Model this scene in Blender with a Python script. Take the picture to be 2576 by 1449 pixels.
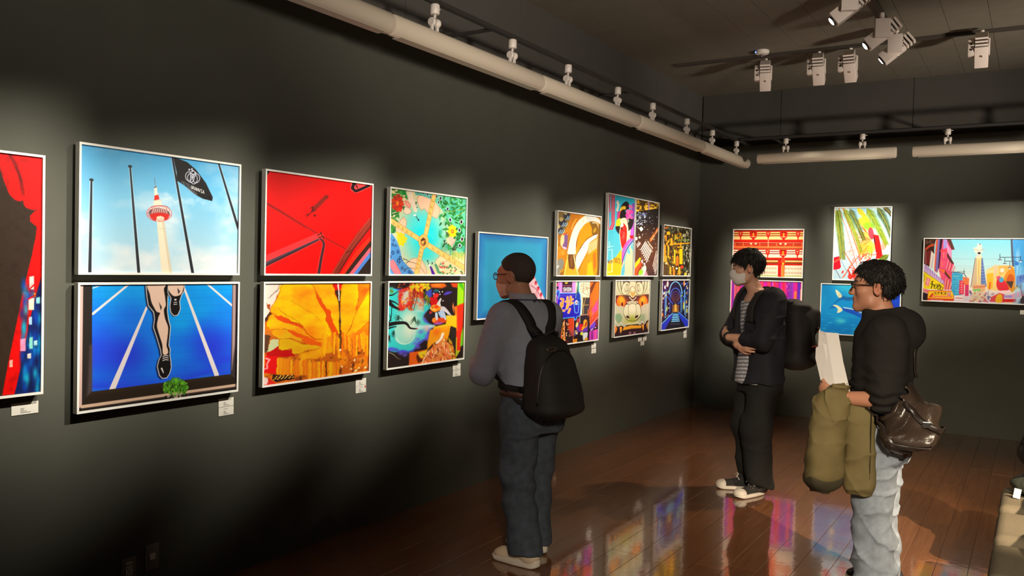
import bpy, bmesh, math, random
import numpy as np
from mathutils import Vector, Matrix
for _o in list(bpy.data.objects): bpy.data.objects.remove(_o, do_unlink=True)
scene = bpy.context.scene
COL = scene.collection
PI = math.pi

# ------------------------------------------------------------------ camera
FPX, YAW, PITCH, ROLL = 2113.24, 0.558782, -0.0271956, 0.0241698
CAMP = Vector((3.41553, 0.0, 1.60))
ROOM_X, ROOM_Y0, ROOM_Y1, ROOM_Z = 7.2, -2.6, 9.58, 3.64
def camera():
    cy, sy, cp, sp = math.cos(YAW), math.sin(YAW), math.cos(PITCH), math.sin(PITCH)
    f = Vector((-sy*cp, cy*cp, sp)); r = Vector((cy, sy, 0)); u = r.cross(f)
    cr, sr = math.cos(ROLL), math.sin(ROLL)
    r2 = r*cr + u*sr; u2 = u*cr - r*sr
    cam = bpy.data.cameras.new('camera'); cam.sensor_width = 36.0; cam.lens = FPX/2576*36.0
    cam.clip_start = 0.05; cam.clip_end = 60
    o = bpy.data.objects.new('camera', cam); COL.objects.link(o)
    m = Matrix((r2, u2, -f)).transposed().to_4x4(); m.translation = CAMP
    o.matrix_world = m; scene.camera = o
camera()

# ------------------------------------------------------------------ view, world, lights
scene.view_settings.view_transform = 'Standard'
scene.view_settings.look = 'None'
scene.view_settings.exposure = 0.0
scene.view_settings.gamma = 1.0
scene.view_settings.use_curve_mapping = False
world = bpy.data.worlds.new('world'); scene.world = world; world.use_nodes = True
world.node_tree.nodes['Background'].inputs[0].default_value = (0.5, 0.45, 0.38, 1)
world.node_tree.nodes['Background'].inputs[1].default_value = 0.0

scene.cycles.max_bounces = 4; scene.cycles.diffuse_bounces = 2; scene.cycles.glossy_bounces = 2; scene.cycles.transmission_bounces = 2; scene.cycles.transparent_max_bounces = 4
WARM = (1.0, 0.935, 0.80)
def spot(name, loc, target, power, angle, blend=0.6, radius=0.03, color=WARM):
    l = bpy.data.lights.new(name, 'SPOT'); l.energy = power; l.spot_size = math.radians(angle)
    l.spot_blend = blend; l.shadow_soft_size = radius; l.color = color
    o = bpy.data.objects.new(name, l); COL.objects.link(o); o.location = loc
    d = Vector(target)-Vector(loc); o.rotation_euler = d.to_track_quat('-Z', 'Y').to_euler()
    return o
def point(name, loc, power, radius, color=WARM):
    l = bpy.data.lights.new(name, 'POINT'); l.energy = power; l.shadow_soft_size = radius; l.color = color
    o = bpy.data.objects.new(name, l); COL.objects.link(o); o.location = loc
    return o
def framed(o, hw, h0, h1, soft):
    """framing shutters of a projector spotlight: a soft-edged oblong beam (tangents of the half angles)"""
    l = o.data; l.use_nodes = True; nt = l.node_tree; N = nt.nodes.new; L = nt.links.new; em = nt.nodes['Emission']
    tc = N('ShaderNodeTexCoord'); sp = N('ShaderNodeSeparateXYZ'); L(tc.outputs['Normal'], sp.inputs[0])
    def m(op, a, b=None):
        n = N('ShaderNodeMath'); n.operation = op
        for i, v in enumerate((a, b)):
            if v is None: continue
            if isinstance(v, (int, float)): n.inputs[i].default_value = v
            else: L(v, n.inputs[i])
        return n.outputs[0]
    az = m('ABSOLUTE', sp.outputs[2]); u = m('ABSOLUTE', m('DIVIDE', sp.outputs[0], az)); v = m('DIVIDE', sp.outputs[1], az)
    def edge(x, e):
        n = N('ShaderNodeMapRange'); n.interpolation_type = 'SMOOTHSTEP'; L(x, n.inputs[0]); n.inputs[1].default_value = e+soft; n.inputs[2].default_value = e-soft; n.inputs[3].default_value = 0; n.inputs[4].default_value = 1; return n.outputs[0]
    vv = m('ABSOLUTE', m('SUBTRACT', v, (h1-h0)/2))
    L(m('MULTIPLY', edge(u, hw), edge(vv, (h0+h1)/2)), em.inputs['Strength'])
PIC = 640.0
# one framing spotlight on the ceiling tracks for each column of pictures
for yc, dy, k, hw, zc in ((1.35, .75, 1.0, .21, 1.50), (2.41, .95, .92, .150, 1.48), (3.40, .95, 1.0, .150, 1.47), (4.37, .9, 1.05, .150, 1.47),
                   (5.43, .8, .72, .17, 1.50), (6.48, .8, 1.1, .150, 1.47), (7.64, .35, 1.08, .205, 1.56), (8.80, -.2, 1.1, .150, 1.47)):
    o_ = spot('spot_lamp_light', (2.32, yc+dy, 3.33), (0, yc, zc), PIC*k, 48, .3); framed(o_, hw+.022, .165, .16 if zc < 1.55 else .185, .075)
for xc, dx, k, hw, zc in ((.82, .35, 1.1, .185, 1.47), (1.82, .1, 1.1, .18, 1.58), (2.90, .3, .88, .22, 1.58)):
    o_ = spot('spot_lamp_light', (xc+dx, 7.93, 3.33), (xc, ROOM_Y1, zc), PIC*.68*k, 60, .3); framed(o_, hw, .18 if xc < 2.5 else .10, .185 if zc < 1.5 else .23, .09)
# added fill lamp behind the viewer, there to brighten the visitors
AMB = (1, .89, .78)
o_ = spot('visitor_fill_light', (4.9, -1.6, 3.3), (2.75, 4.9, .7), 2000, 60, .3, .25, (1, .86, .66)); framed(o_, .24, .34, .155, .15)
# added fill spots, out of view, brightening the ceiling and the upper walls
for loc, tg, pw in (((6.4, .6, 1.5), (.5, 5.4, 4.2), 1600), ((6.2, 5.6, 1.5), (1.2, 9.4, 3.9), 900), ((5.6, -1.8, 1.5), (.4, 2.6, 4.0), 800)):
    spot('upper_fill_light', loc, tg, pw, 42, 1.0, .2, AMB)
spot('floor_spot_light', (5.2, 2.7, 2.7), (2.95, 5.45, 0), 2100, 27, .9, .02, (1, .80, .56))
spot('downlight', (2.75, 7.3, 3.5), (2.1, 6.7, 0), 420, 74, 1.0, .06, (1, .84, .62))

# ------------------------------------------------------------------ helpers
def lin(c):
    c = np.asarray(c, float)/255.0
    return np.where(c <= .04045, c/12.92, ((c+.055)/1.055)**2.4)
MATS = {}
def mat(name, rgb, rough=.6, metal=0.0, spec=.5, noise=0.0, nscale=60, bump=0.0, bscale=200, emit=None, estr=0, coat=0, sheen=0):
    """rgb in sRGB 0-255; noise = value variation, bump = fine relief"""
    if name in MATS: return MATS[name]
    m = bpy.data.materials.new(name); m.use_nodes = True; nt = m.node_tree; b = nt.nodes['Principled BSDF']
    c = [float(v) for v in lin(rgb)]+[1]
    b.inputs['Base Color'].default_value = c; b.inputs['Roughness'].default_value = rough
    b.inputs['Metallic'].default_value = metal; b.inputs['Specular IOR Level'].default_value = spec
    b.inputs['Coat Weight'].default_value = coat
    b.inputs['Sheen Weight'].default_value = sheen
    tc = nt.nodes.new('ShaderNodeTexCoord')
    if noise:
        n = nt.nodes.new('ShaderNodeTexNoise'); n.inputs['Scale'].default_value = nscale; n.inputs['Detail'].default_value = 5
        nt.links.new(tc.outputs['Object'], n.inputs['Vector'])
        r = nt.nodes.new('ShaderNodeMapRange'); r.inputs[1].default_value = .3; r.inputs[2].default_value = .7
        r.inputs[3].default_value = 1-noise; r.inputs[4].default_value = 1+noise
        nt.links.new(n.outputs['Fac'], r.inputs[0])
        mx = nt.nodes.new('ShaderNodeVectorMath'); mx.operation = 'SCALE'; mx.inputs[0].default_value = c[:3]
        nt.links.new(r.outputs[0], mx.inputs['Scale']); nt.links.new(mx.outputs[0], b.inputs['Base Color'])
    if bump:
        n2 = nt.nodes.new('ShaderNodeTexNoise'); n2.inputs['Scale'].default_value = bscale; n2.inputs['Detail'].default_value = 3
        nt.links.new(tc.outputs['Object'], n2.inputs['Vector'])
        bp = nt.nodes.new('ShaderNodeBump'); bp.inputs['Strength'].default_value = bump; bp.inputs['Distance'].default_value = .01
        nt.links.new(n2.outputs['Fac'], bp.inputs['Height']); nt.links.new(bp.outputs[0], b.inputs['Normal'])
    if emit is not None:
        b.inputs['Emission Color'].default_value = [float(v) for v in lin(emit)]+[1]; b.inputs['Emission Strength'].default_value = estr
    MATS[name] = m
    return m
def attr_mat(name, rough=.6, spec=.3, bump=0.0, bscale=200, sheen=0):
    """colour read from the mesh's own colour attribute"""
    if name in MATS: return MATS[name]
    m = mat(name, (255, 255, 255), rough, spec=spec, bump=bump, bscale=bscale, sheen=sheen); nt = m.node_tree
    a = nt.nodes.new('ShaderNodeAttribute'); a.attribute_name = 'Col'
    nt.links.new(a.outputs['Color'], nt.nodes['Principled BSDF'].inputs['Base Color'])
    return m

def link(name, me, m=None, parent=None, smooth=False):
    o = bpy.data.objects.new(name, me); COL.objects.link(o)
    if m is not None and not me.materials: me.materials.append(m)
    if parent is not None: o.parent = parent
    if smooth: me.polygons.foreach_set('use_smooth', [True]*len(me.polygons))
    return o
def tag(o, label=None, cat=None, group=None, kind=None):
    if label: o['label'] = label
    if cat: o['category'] = cat
    if group: o['group'] = group
    if kind: o['kind'] = kind
    return o
def empty(name, loc=(0, 0, 0), rot=(0, 0, 0), parent=None):
    o = bpy.data.objects.new(name, None); COL.objects.link(o); o.location = loc; o.rotation_euler = rot
    o.empty_display_size = .05
    if parent is not None: o.parent = parent
    return o
class MB:
    """collects shapes into one mesh"""
    def __init__(s): s.v = []; s.f = []
    def add(s, vs, fs, M=None):
        k = len(s.v)
        s.v += [tuple(M @ Vector(p)) if M is not None else tuple(p) for p in vs]
        s.f += [tuple(i+k for i in q) for q in fs]; return s
    def box(s, lo, hi, bev=0.0, M=None):
        x0, y0, z0 = lo; x1, y1, z1 = hi
        if bev <= 0:
            vs = [(x, y, z) for x in (x0, x1) for y in (y0, y1) for z in (z0, z1)]
            return s.add(vs, [(0, 1, 3, 2), (4, 6, 7, 5), (0, 4, 5, 1), (2, 3, 7, 6), (0, 2, 6, 4), (1, 5, 7, 3)], M)
        bm = bmesh.new(); bmesh.ops.create_cube(bm, size=1)
        for v in bm.verts: v.co = Vector(((x0+x1)/2+v.co.x*(x1-x0), (y0+y1)/2+v.co.y*(y1-y0), (z0+z1)/2+v.co.z*(z1-z0)))
        bmesh.ops.bevel(bm, geom=bm.edges[:], offset=bev, segments=2, profile=.6, affect='EDGES')
        bm.verts.index_update()
        s.add([v.co.copy() for v in bm.verts], [[v.index for v in f.verts] for f in bm.faces], M); bm.free(); return s
    def lathe(s, prof, n=20, M=None, cap=True):
        """prof: list of (r, z)"""
        vs = []; fs = []
        for r, z in prof:
            vs += [(r*math.cos(2*PI*i/n), r*math.sin(2*PI*i/n), z) for i in range(n)]
        for j in range(len(prof)-1):
            for i in range(n): fs.append((j*n+i, j*n+(i+1) % n, (j+1)*n+(i+1) % n, (j+1)*n+i))
        if cap: fs.append(tuple(range(n))[::-1]); fs.append(tuple((len(prof)-1)*n+i for i in range(n)))
        return s.add(vs, fs, M)
    def tube(s, pts, r, n=8, cap=True):
        P = [Vector(p) for p in pts]; R = r if isinstance(r, (list, tuple)) else [r]*len(P)
        vs = []; fs = []; up = Vector((0, 0, 1)); prev = None
        for i, p in enumerate(P):
            t = (P[min(i+1, len(P)-1)]-P[max(i-1, 0)]).normalized()
            a = prev if prev is not None else (up if abs(t.z) < .9 else Vector((1, 0, 0)))
            b = t.cross(a).normalized(); a = b.cross(t).normalized(); prev = a
            vs += [p+(a*math.cos(2*PI*k/n)+b*math.sin(2*PI*k/n))*R[i] for k in range(n)]
        for i in range(len(P)-1):
            for k in range(n): fs.append((i*n+k, i*n+(k+1) % n, (i+1)*n+(k+1) % n, (i+1)*n+k))
        if cap: fs.append(tuple(range(n))[::-1]); fs.append(tuple((len(P)-1)*n+k for k in range(n)))
        return s.add(vs, fs)
    def ribbon(s, pts, nrm, w, t):
        """flat strap through pts; nrm: outward normal at each point"""
        P = [Vector(p) for p in pts]; vs = []; fs = []
        for i, p in enumerate(P):
            tg = (P[min(i+1, len(P)-1)]-P[max(i-1, 0)]).normalized(); nn = Vector(nrm[i]); nn = (nn-tg*nn.dot(tg)).normalized()
            sd = tg.cross(nn); ww = w[i] if isinstance(w, (list, tuple)) else w
            vs += [p-sd*ww/2, p+sd*ww/2, p+sd*ww*.46+nn*t, p-sd*ww*.46+nn*t]
        for i in range(len(P)-1):
            for k in range(4): fs.append((i*4+k, i*4+(k+1) % 4, (i+1)*4+(k+1) % 4, (i+1)*4+k))
        fs.append((0, 3, 2, 1)); e = (len(P)-1)*4; fs.append((e, e+1, e+2, e+3))
        return s.add(vs, fs)
    def mesh(s, name):
        me = bpy.data.meshes.new(name); me.from_pydata(s.v, [], s.f)
        bm = bmesh.new(); bm.from_mesh(me); bmesh.ops.recalc_face_normals(bm, faces=bm.faces[:]); bm.to_mesh(me); bm.free()
        return me
    def build(s, name, m, parent=None, smooth=False):
        return link(name, s.mesh(name), m, parent, smooth)
def autosmooth(o, deg=40):
    me = o.data; me.polygons.foreach_set('use_smooth', [True]*len(me.polygons))
    bm = bmesh.new(); bm.from_mesh(me)
    for e in bm.edges:
        if len(e.link_faces) == 2 and e.calc_face_angle() > math.radians(deg): e.smooth = False
    bm.to_mesh(me); bm.free(); return o

# ------------------------------------------------------------------ the room
M_WALL = mat('wall_paint', (80, 80, 71), .75, spec=.25, noise=.05, nscale=3, bump=.06, bscale=220)
M_PANEL = mat('upper_panel', (74, 71, 66), .8, spec=.2, noise=.05, nscale=4, bump=.08, bscale=200)
M_CEIL = mat('ceiling_board', (112, 106, 92), .85, spec=.2, noise=.05, nscale=5)
M_JOINT = mat('joint_dark', (66, 62, 54), .9, spec=.1)
M_SHADOW_BAND = mat('shadow_band_dark', (30, 27, 24), .8, spec=.2)  # near-black that imitates shadow on the upper walls
def slab(name, lo, hi, m, kind='structure'):
    return tag(MB().box(lo, hi).build(name, m), kind=kind)
T = .12
wl = slab('wall_left', (-T, ROOM_Y0-T, -T), (0, ROOM_Y1+T, ROOM_Z+T), M_WALL)
wb = slab('wall_back', (.0, ROOM_Y1, -T), (ROOM_X+T, ROOM_Y1+T, ROOM_Z+T), M_WALL)
slab('wall_right', (ROOM_X, ROOM_Y0-T, -T), (ROOM_X+T, ROOM_Y1, ROOM_Z+T), M_WALL)
slab('wall_front', (0, ROOM_Y0-T, -T), (ROOM_X, ROOM_Y0, ROOM_Z+T), M_WALL)
ceil = slab('ceiling', (0, ROOM_Y0, ROOM_Z), (ROOM_X, ROOM_Y1, ROOM_Z+T), M_JOINT)
floor = slab('floor', (0, ROOM_Y0, -T), (ROOM_X, ROOM_Y1, -.006), mat('floor_base', (26, 14, 9), .5))

def floor_mat():
    m = bpy.data.materials.new('floor_wood'); m.use_nodes = True; nt = m.node_tree; b = nt.nodes['Principled BSDF']; N = nt.nodes.new; L = nt.links.new
    tc = N('ShaderNodeTexCoord'); oi = N('ShaderNodeObjectInfo')
    mp = N('ShaderNodeMapping'); mp.inputs['Scale'].default_value = (60, 3.0, 10); L(tc.outputs['Object'], mp.inputs['Vector'])
    ad = N('ShaderNodeVectorMath'); ad.operation = 'ADD'; L(mp.outputs[0], ad.inputs[0])
    mul = N('ShaderNodeMath'); mul.operation = 'MULTIPLY'; mul.inputs[1].default_value = 50; L(oi.outputs['Random'], mul.inputs[0]); L(mul.outputs[0], ad.inputs[1])
    n = N('ShaderNodeTexNoise'); n.inputs['Scale'].default_value = 1.0; n.inputs['Detail'].default_value = 6; L(ad.outputs[0], n.inputs['Vector'])
    cr = N('ShaderNodeValToRGB'); e = cr.color_ramp.elements
    e[0].position = .3; e[0].color = (.135, .050, .020, 1); e[1].position = .75; e[1].color = (.190, .078, .032, 1); L(n.outputs['Fac'], cr.inputs['Fac'])
    hv = N('ShaderNodeHueSaturation'); mr = N('ShaderNodeMapRange'); mr.inputs[3].default_value = .92; mr.inputs[4].default_value = 1.08
    L(oi.outputs['Random'], mr.inputs[0]); L(mr.outputs[0], hv.inputs['Value']); L(cr.outputs[0], hv.inputs['Color']); L(hv.outputs[0], b.inputs['Base Color'])
    b.inputs['Roughness'].default_value = .11; b.inputs['Specular IOR Level'].default_value = .55
    b.inputs['Coat Weight'].default_value = .8; b.inputs['Coat Roughness'].default_value = .05
    n2 = N('ShaderNodeTexNoise'); n2.inputs['Scale'].default_value = 14; n2.inputs['Detail'].default_value = 2; L(tc.outputs['Object'], n2.inputs['Vector'])
    bp = N('ShaderNodeBump'); bp.inputs['Strength'].default_value = .03; bp.inputs['Distance'].default_value = .01; L(n2.outputs['Fac'], bp.inputs['Height'])
    bp2 = N('ShaderNodeBump'); bp2.inputs['Strength'].default_value = .02; bp2.inputs['Distance'].default_value = .004; L(n.outputs['Fac'], bp2.inputs['Height']); L(bp.outputs[0], bp2.inputs['Normal'])
    L(bp2.outputs[0], b.inputs['Normal']); L(bp2.outputs[0], b.inputs['Coat Normal'])
    return m
M_FLOOR = floor_mat()
rnd = random.Random(4)
PW, PL = .1575, 1.2
def plank_mesh(ln, w=PW, nm='plank'):
    return MB().box((-w/2+.0006, -ln/2+.0006, -.012), (w/2-.0006, ln/2-.0006, 0), .0009).mesh(nm)
pm = plank_mesh(PL); pm.materials.append(M_FLOOR)
ncol = 27
def add_plank(x, y0, y1):
    if abs(y1-y0-PL) < 1e-4: me = pm
    else:
        me = plank_mesh(y1-y0); me.materials.append(M_FLOOR)
    o = link('plank', me, None, floor); o.location = (x, (y0+y1)/2, 0)
rest = MB()
for c in range(46):
    x0 = c*PW; x1 = min(x0+PW, ROOM_X); x = (x0+x1)/2; off = rnd.uniform(0, PL); y = ROOM_Y0-off
    while y < ROOM_Y1-.001:
        a, b2 = max(y, ROOM_Y0), min(y+PL, ROOM_Y1); y += PL
        if b2-a < .02: continue
        if c < ncol and b2 > 1.9: add_plank(x0+PW/2, a, b2)
        else: rest.box((x0+.0006, a+.0006, -.012), (x1-.0006, b2-.0006, 0))
ro = rest.build('plank_field', M_FLOOR, floor); ro['kind'] = 'stuff'
# ceiling boards
cm = {}
for i in range(24):
    for j in range(14):
        x0, y0 = i*.303, ROOM_Y0+j*.91
        x1, y1 = min(x0+.303, ROOM_X), min(y0+.91, ROOM_Y1)
        if x1-x0 < .05 or y1-y0 < .05 or y1 < 2.2 or x0 > 5.3: continue
        key = (round(x1-x0, 3), round(y1-y0, 3))
        if key not in cm:
            cm[key] = MB().box((-key[0]/2+.0015, -key[1]/2+.0015, -.008), (key[0]/2-.0015, key[1]/2-.0015, 0)).mesh('ceiling_board'); cm[key].materials.append(M_CEIL)
        o = link('ceiling_board', cm[key], None, ceil); o.location = ((x0+x1)/2, (y0+y1)/2, ROOM_Z)
o = MB().box((5.46, ROOM_Y0, ROOM_Z-.008), (ROOM_X, ROOM_Y1, ROOM_Z)).box((0, ROOM_Y0, ROOM_Z-.008), (5.45, 1.94, ROOM_Z)).build('ceiling_field', M_CEIL, ceil); o['kind'] = 'stuff'
# upper wall panels with open joints
edges = [1.36*k+5.467-1.36*6 for k in range(0, 11)]
for k in range(len(edges)-1):
    a, b2 = max(edges[k], ROOM_Y0), min(edges[k+1], ROOM_Y1-.015)
    if b2-a > .1: MB().box((0, a+.003, 3.12), (.014, b2-.003, ROOM_Z-.008)).build('wall_panel', M_PANEL, wl)
edges = [.92+1.345*k for k in range(-1, 6)]
for k in range(len(edges)-1):
    a, b2 = max(edges[k], .02), min(edges[k+1], ROOM_X)
    if b2-a > .1: MB().box((a+.003, ROOM_Y1-.014, 3.12), (b2-.003, ROOM_Y1, ROOM_Z-.008)).build('wall_panel', M_PANEL, wb)
tag(MB().box((0, ROOM_Y0, 3.03), (.03, ROOM_Y1-.03, 3.11)).build('shadow_band_1', M_SHADOW_BAND), kind='structure')  # dark strips stand in for the shadow the tubes cast on the walls
tag(MB().box((0, ROOM_Y1-.03, 3.03), (ROOM_X, ROOM_Y1, 3.11)).build('shadow_band_2', M_SHADOW_BAND), kind='structure')

# ------------------------------------------------------------------ printed pictures (drawn in code, stored as the print's own colours)
def homog(src, dst):
    A = []
    for (x, y), (u, v) in zip(src, dst):
        A.append([x, y, 1, 0, 0, 0, -u*x, -u*y, -u]); A.append([0, 0, 0, x, y, 1, -v*x, -v*y, -v])
    return np.linalg.svd(np.array(A, float))[2][-1].reshape(3, 3)
class Art:
    """quad: the print's corners TL TR BR BL in drawing units; everything is drawn in those units"""
    def __init__(s, quad, k, seed=1):
        q = np.array(quad, float); d = lambda a, b: np.hypot(*(q[a]-q[b]))
        s.nx = int((d(0, 1)+d(2, 3))/2*k); s.ny = int((d(0, 3)+d(1, 2))/2*k); s.k = k
        s.H = homog(quad, [(0, 0), (s.nx, 0), (s.nx, s.ny), (0, s.ny)])
        s.I = np.zeros((s.ny, s.nx, 3), np.float32); s.r = np.random.RandomState(seed)
        s.X, s.Y = np.meshgrid(np.arange(s.nx, dtype=np.float32)+.5, np.arange(s.ny, dtype=np.float32)+.5)
        s.u = s.X/s.nx; s.v = s.Y/s.ny
    def T(s, p):
        p = np.atleast_2d(np.array(p, float)); h = np.c_[p, np.ones(len(p))] @ s.H.T
        return h[:, :2]/h[:, 2:]
    def win(s, lo, hi, m):
        x0, y0 = np.floor(lo-m).astype(int); x1, y1 = np.ceil(hi+m).astype(int)
        x0, y0 = max(x0, 0), max(y0, 0); x1, y1 = min(x1, s.nx), min(y1, s.ny)
        return None if x1 <= x0 or y1 <= y0 else (slice(y0, y1), slice(x0, x1))
    def blend(s, w, m, col, mode='n'):
        c = np.asarray(col, np.float32)
        if c.ndim == 3 and c.shape[:2] == s.I.shape[:2]: c = c[w]
        m = m[..., None]
        if mode == 'n': s.I[w] += (c-s.I[w])*m
        elif mode == 'a': s.I[w] += c*m
        else: s.I[w] *= 1+(c/255.0-1)*m
    def fill(s, col, a=1.0): s.I += (np.asarray(col, np.float32)-s.I)*a
    def grad(s, stops, t=None):
        t = s.v if t is None else t
        for c in range(3): s.I[..., c] = np.interp(t, [x[0] for x in stops], [x[1][c] for x in stops])
    def noise(s, cell, oct=3, seed=0):
        out = np.zeros((s.ny, s.nx), np.float32); amp = 1; tot = 0; r = np.random.RandomState(seed+77); cell = np.array(cell if hasattr(cell, '__len__') else (cell, cell), float)*s.k
        for o in range(oct):
            gx, gy = int(s.nx/cell[0])+3, int(s.ny/cell[1])+3; g = r.rand(gy, gx).astype(np.float32)
            fx, fy = s.X/cell[0], s.Y/cell[1]; ix, iy = fx.astype(int), fy.astype(int); fx, fy = fx-ix, fy-iy
            fx = fx*fx*(3-2*fx); fy = fy*fy*(3-2*fy)
            out += amp*((g[iy, ix]*(1-fx)+g[iy, ix+1]*fx)*(1-fy)+(g[iy+1, ix]*(1-fx)+g[iy+1, ix+1]*fx)*fy)
            tot += amp; amp *= .5; cell = np.maximum(cell/2, 1.2)
        return out/tot
    def smooth(s, P, closed, n=5):
        P = np.array(P, float); N = len(P); out = []
        for i in range(N if closed else N-1):
            g = lambda j: P[j % N] if closed else P[min(max(j, 0), N-1)]
            a, b, c, d = g(i-1), g(i), g(i+1), g(i+2)
            for t in np.arange(n)/n: out.append(.5*((2*b)+(c-a)*t+(2*a-5*b+4*c-d)*t*t+(3*b-a-3*c+d)*t**3))
        if not closed: out.append(P[-1])
        return np.array(out)
    def poly(s, pts, col, a=1.0, soft=1.0, sm=False, mode='n'):
        soft = max(1.0, soft*s.k*1.3)
        if sm: pts = s.smooth(pts, True, 4)
        P = s.T(pts); w = s.win(P.min(0), P.max(0), soft)
        if w is None: return
        X, Y = s.X[w], s.Y[w]; ins = np.zeros(X.shape, bool); D = np.full(X.shape, 1e9, np.float32)
        for i in range(len(P)):
            (x0, y0), (x1, y1) = P[i-1], P[i]; ex, ey = x1-x0, y1-y0; L = ex*ex+ey*ey
            if L < 1e-9: continue
            t = np.clip(((X-x0)*ex+(Y-y0)*ey)/L, 0, 1); D = np.minimum(D, (X-x0-t*ex)**2+(Y-y0-t*ey)**2)
            if ey != 0: ins ^= ((y0 > Y) != (y1 > Y)) & (X < x0+(Y-y0)*ex/ey)
        D = np.sqrt(D)*np.where(ins, 1, -1)
        s.blend(w, np.clip(.5+D/soft, 0, 1)*a, col, mode)
    def line(s, pts, wd, col, a=1.0, soft=1.0, wd2=None, sm=False, mode='n'):
        soft = max(1.0, soft*s.k*1.3)
        if sm: pts = s.smooth(pts, False, 4)
        P = s.T(pts); wd = wd*s.k; wd2 = wd if wd2 is None else wd2*s.k; w0 = s.win(P.min(0), P.max(0), max(wd, wd2)+soft)
        if w0 is None: return
        X0, Y0 = s.X[w0], s.Y[w0]; M = np.zeros(X0.shape, np.float32); n = len(P)-1
        oy, ox = w0[0].start, w0[1].start
        for i in range(n):
            lo, hi = np.minimum(P[i], P[i+1]), np.maximum(P[i], P[i+1]); w = s.win(lo, hi, max(wd, wd2)+soft)
            if w is None: continue
            X, Y = s.X[w], s.Y[w]; e = P[i+1]-P[i]; L = max(e @ e, 1e-9)
            t = np.clip(((X-P[i][0])*e[0]+(Y-P[i][1])*e[1])/L, 0, 1); d = np.hypot(X-P[i][0]-t*e[0], Y-P[i][1]-t*e[1])
            r = (wd+(wd2-wd)*(i+t)/n)/2; v = (slice(w[0].start-oy, w[0].stop-oy), slice(w[1].start-ox, w[1].stop-ox))
            M[v] = np.maximum(M[v], np.clip(.5+(r-d)/soft, 0, 1)*np.minimum(1, 2*r+.15))
        s.blend(w0, M*a, col, mode)
    def dab(s, x, y, rx, ry, ang, col, a=1.0, soft=1.0, mode='n'):
        soft = max(1.0, soft*s.k*1.3); c = s.T([(x, y)])[0]; rx, ry = rx*s.k, ry*s.k; R = max(rx, ry)+soft; w = s.win(c, c, R)
        if w is None: return
        X, Y = s.X[w]-c[0], s.Y[w]-c[1]; ca, sa = math.cos(ang), math.sin(ang)
        q = np.sqrt(((X*ca+Y*sa)/max(rx, .1))**2+((-X*sa+Y*ca)/max(ry, .1))**2)
        s.blend(w, np.clip(.5+(1-q)*min(rx, ry)/soft, 0, 1)*a, col, mode)
    def glow(s, x, y, rx, ry, col, a=1.0, mode='n'):
        c = s.T([(x, y)])[0]; rx, ry = rx*s.k, ry*s.k; w = s.win(c, c, 2.2*max(rx, ry))
        if w is None: return
        s.blend(w, np.exp(-((s.X[w]-c[0])/rx)**2-((s.Y[w]-c[1])/ry)**2)*a, col, mode)
    def mask(s, m, col, mode='n'): s.blend((slice(None), slice(None)), np.clip(m, 0, 1).astype(np.float32), col, mode)
    def warp(s, amp, cell, seed=0):
        dx = (s.noise(cell, 2, seed)-.5)*2*amp*s.k; dy = (s.noise(cell, 2, seed+9)-.5)*2*amp*s.k
        s.I = s.I[np.clip(s.Y+dy, 0, s.ny-1).astype(int), np.clip(s.X+dx, 0, s.nx-1).astype(int)]
    def glyph(s, strokes, o, r, d, wd, col, a=1.0, soft=1.0):
        """strokes in a 0..1 box placed at o with right vector r and down vector d"""
        for st in strokes: s.line([(o[0]+x*r[0]+y*d[0], o[1]+x*r[1]+y*d[1]) for x, y in st], wd, col, a, soft)
    def text(s, txt, o, r, d, wd, col, gap=1.25, a=1.0, soft=1.0):
        for i, ch in enumerate(txt):
            if ch in FONT: s.glyph(FONT[ch], (o[0]+r[0]*gap*i, o[1]+r[1]*gap*i), r, d, wd, col, a, soft)
_arc = lambda cx, cy, rx, ry, a0, a1, n=8: [(cx+rx*math.cos(math.radians(a0+(a1-a0)*i/n)), cy+ry*math.sin(math.radians(a0+(a1-a0)*i/n))) for i in range(n+1)]
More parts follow.
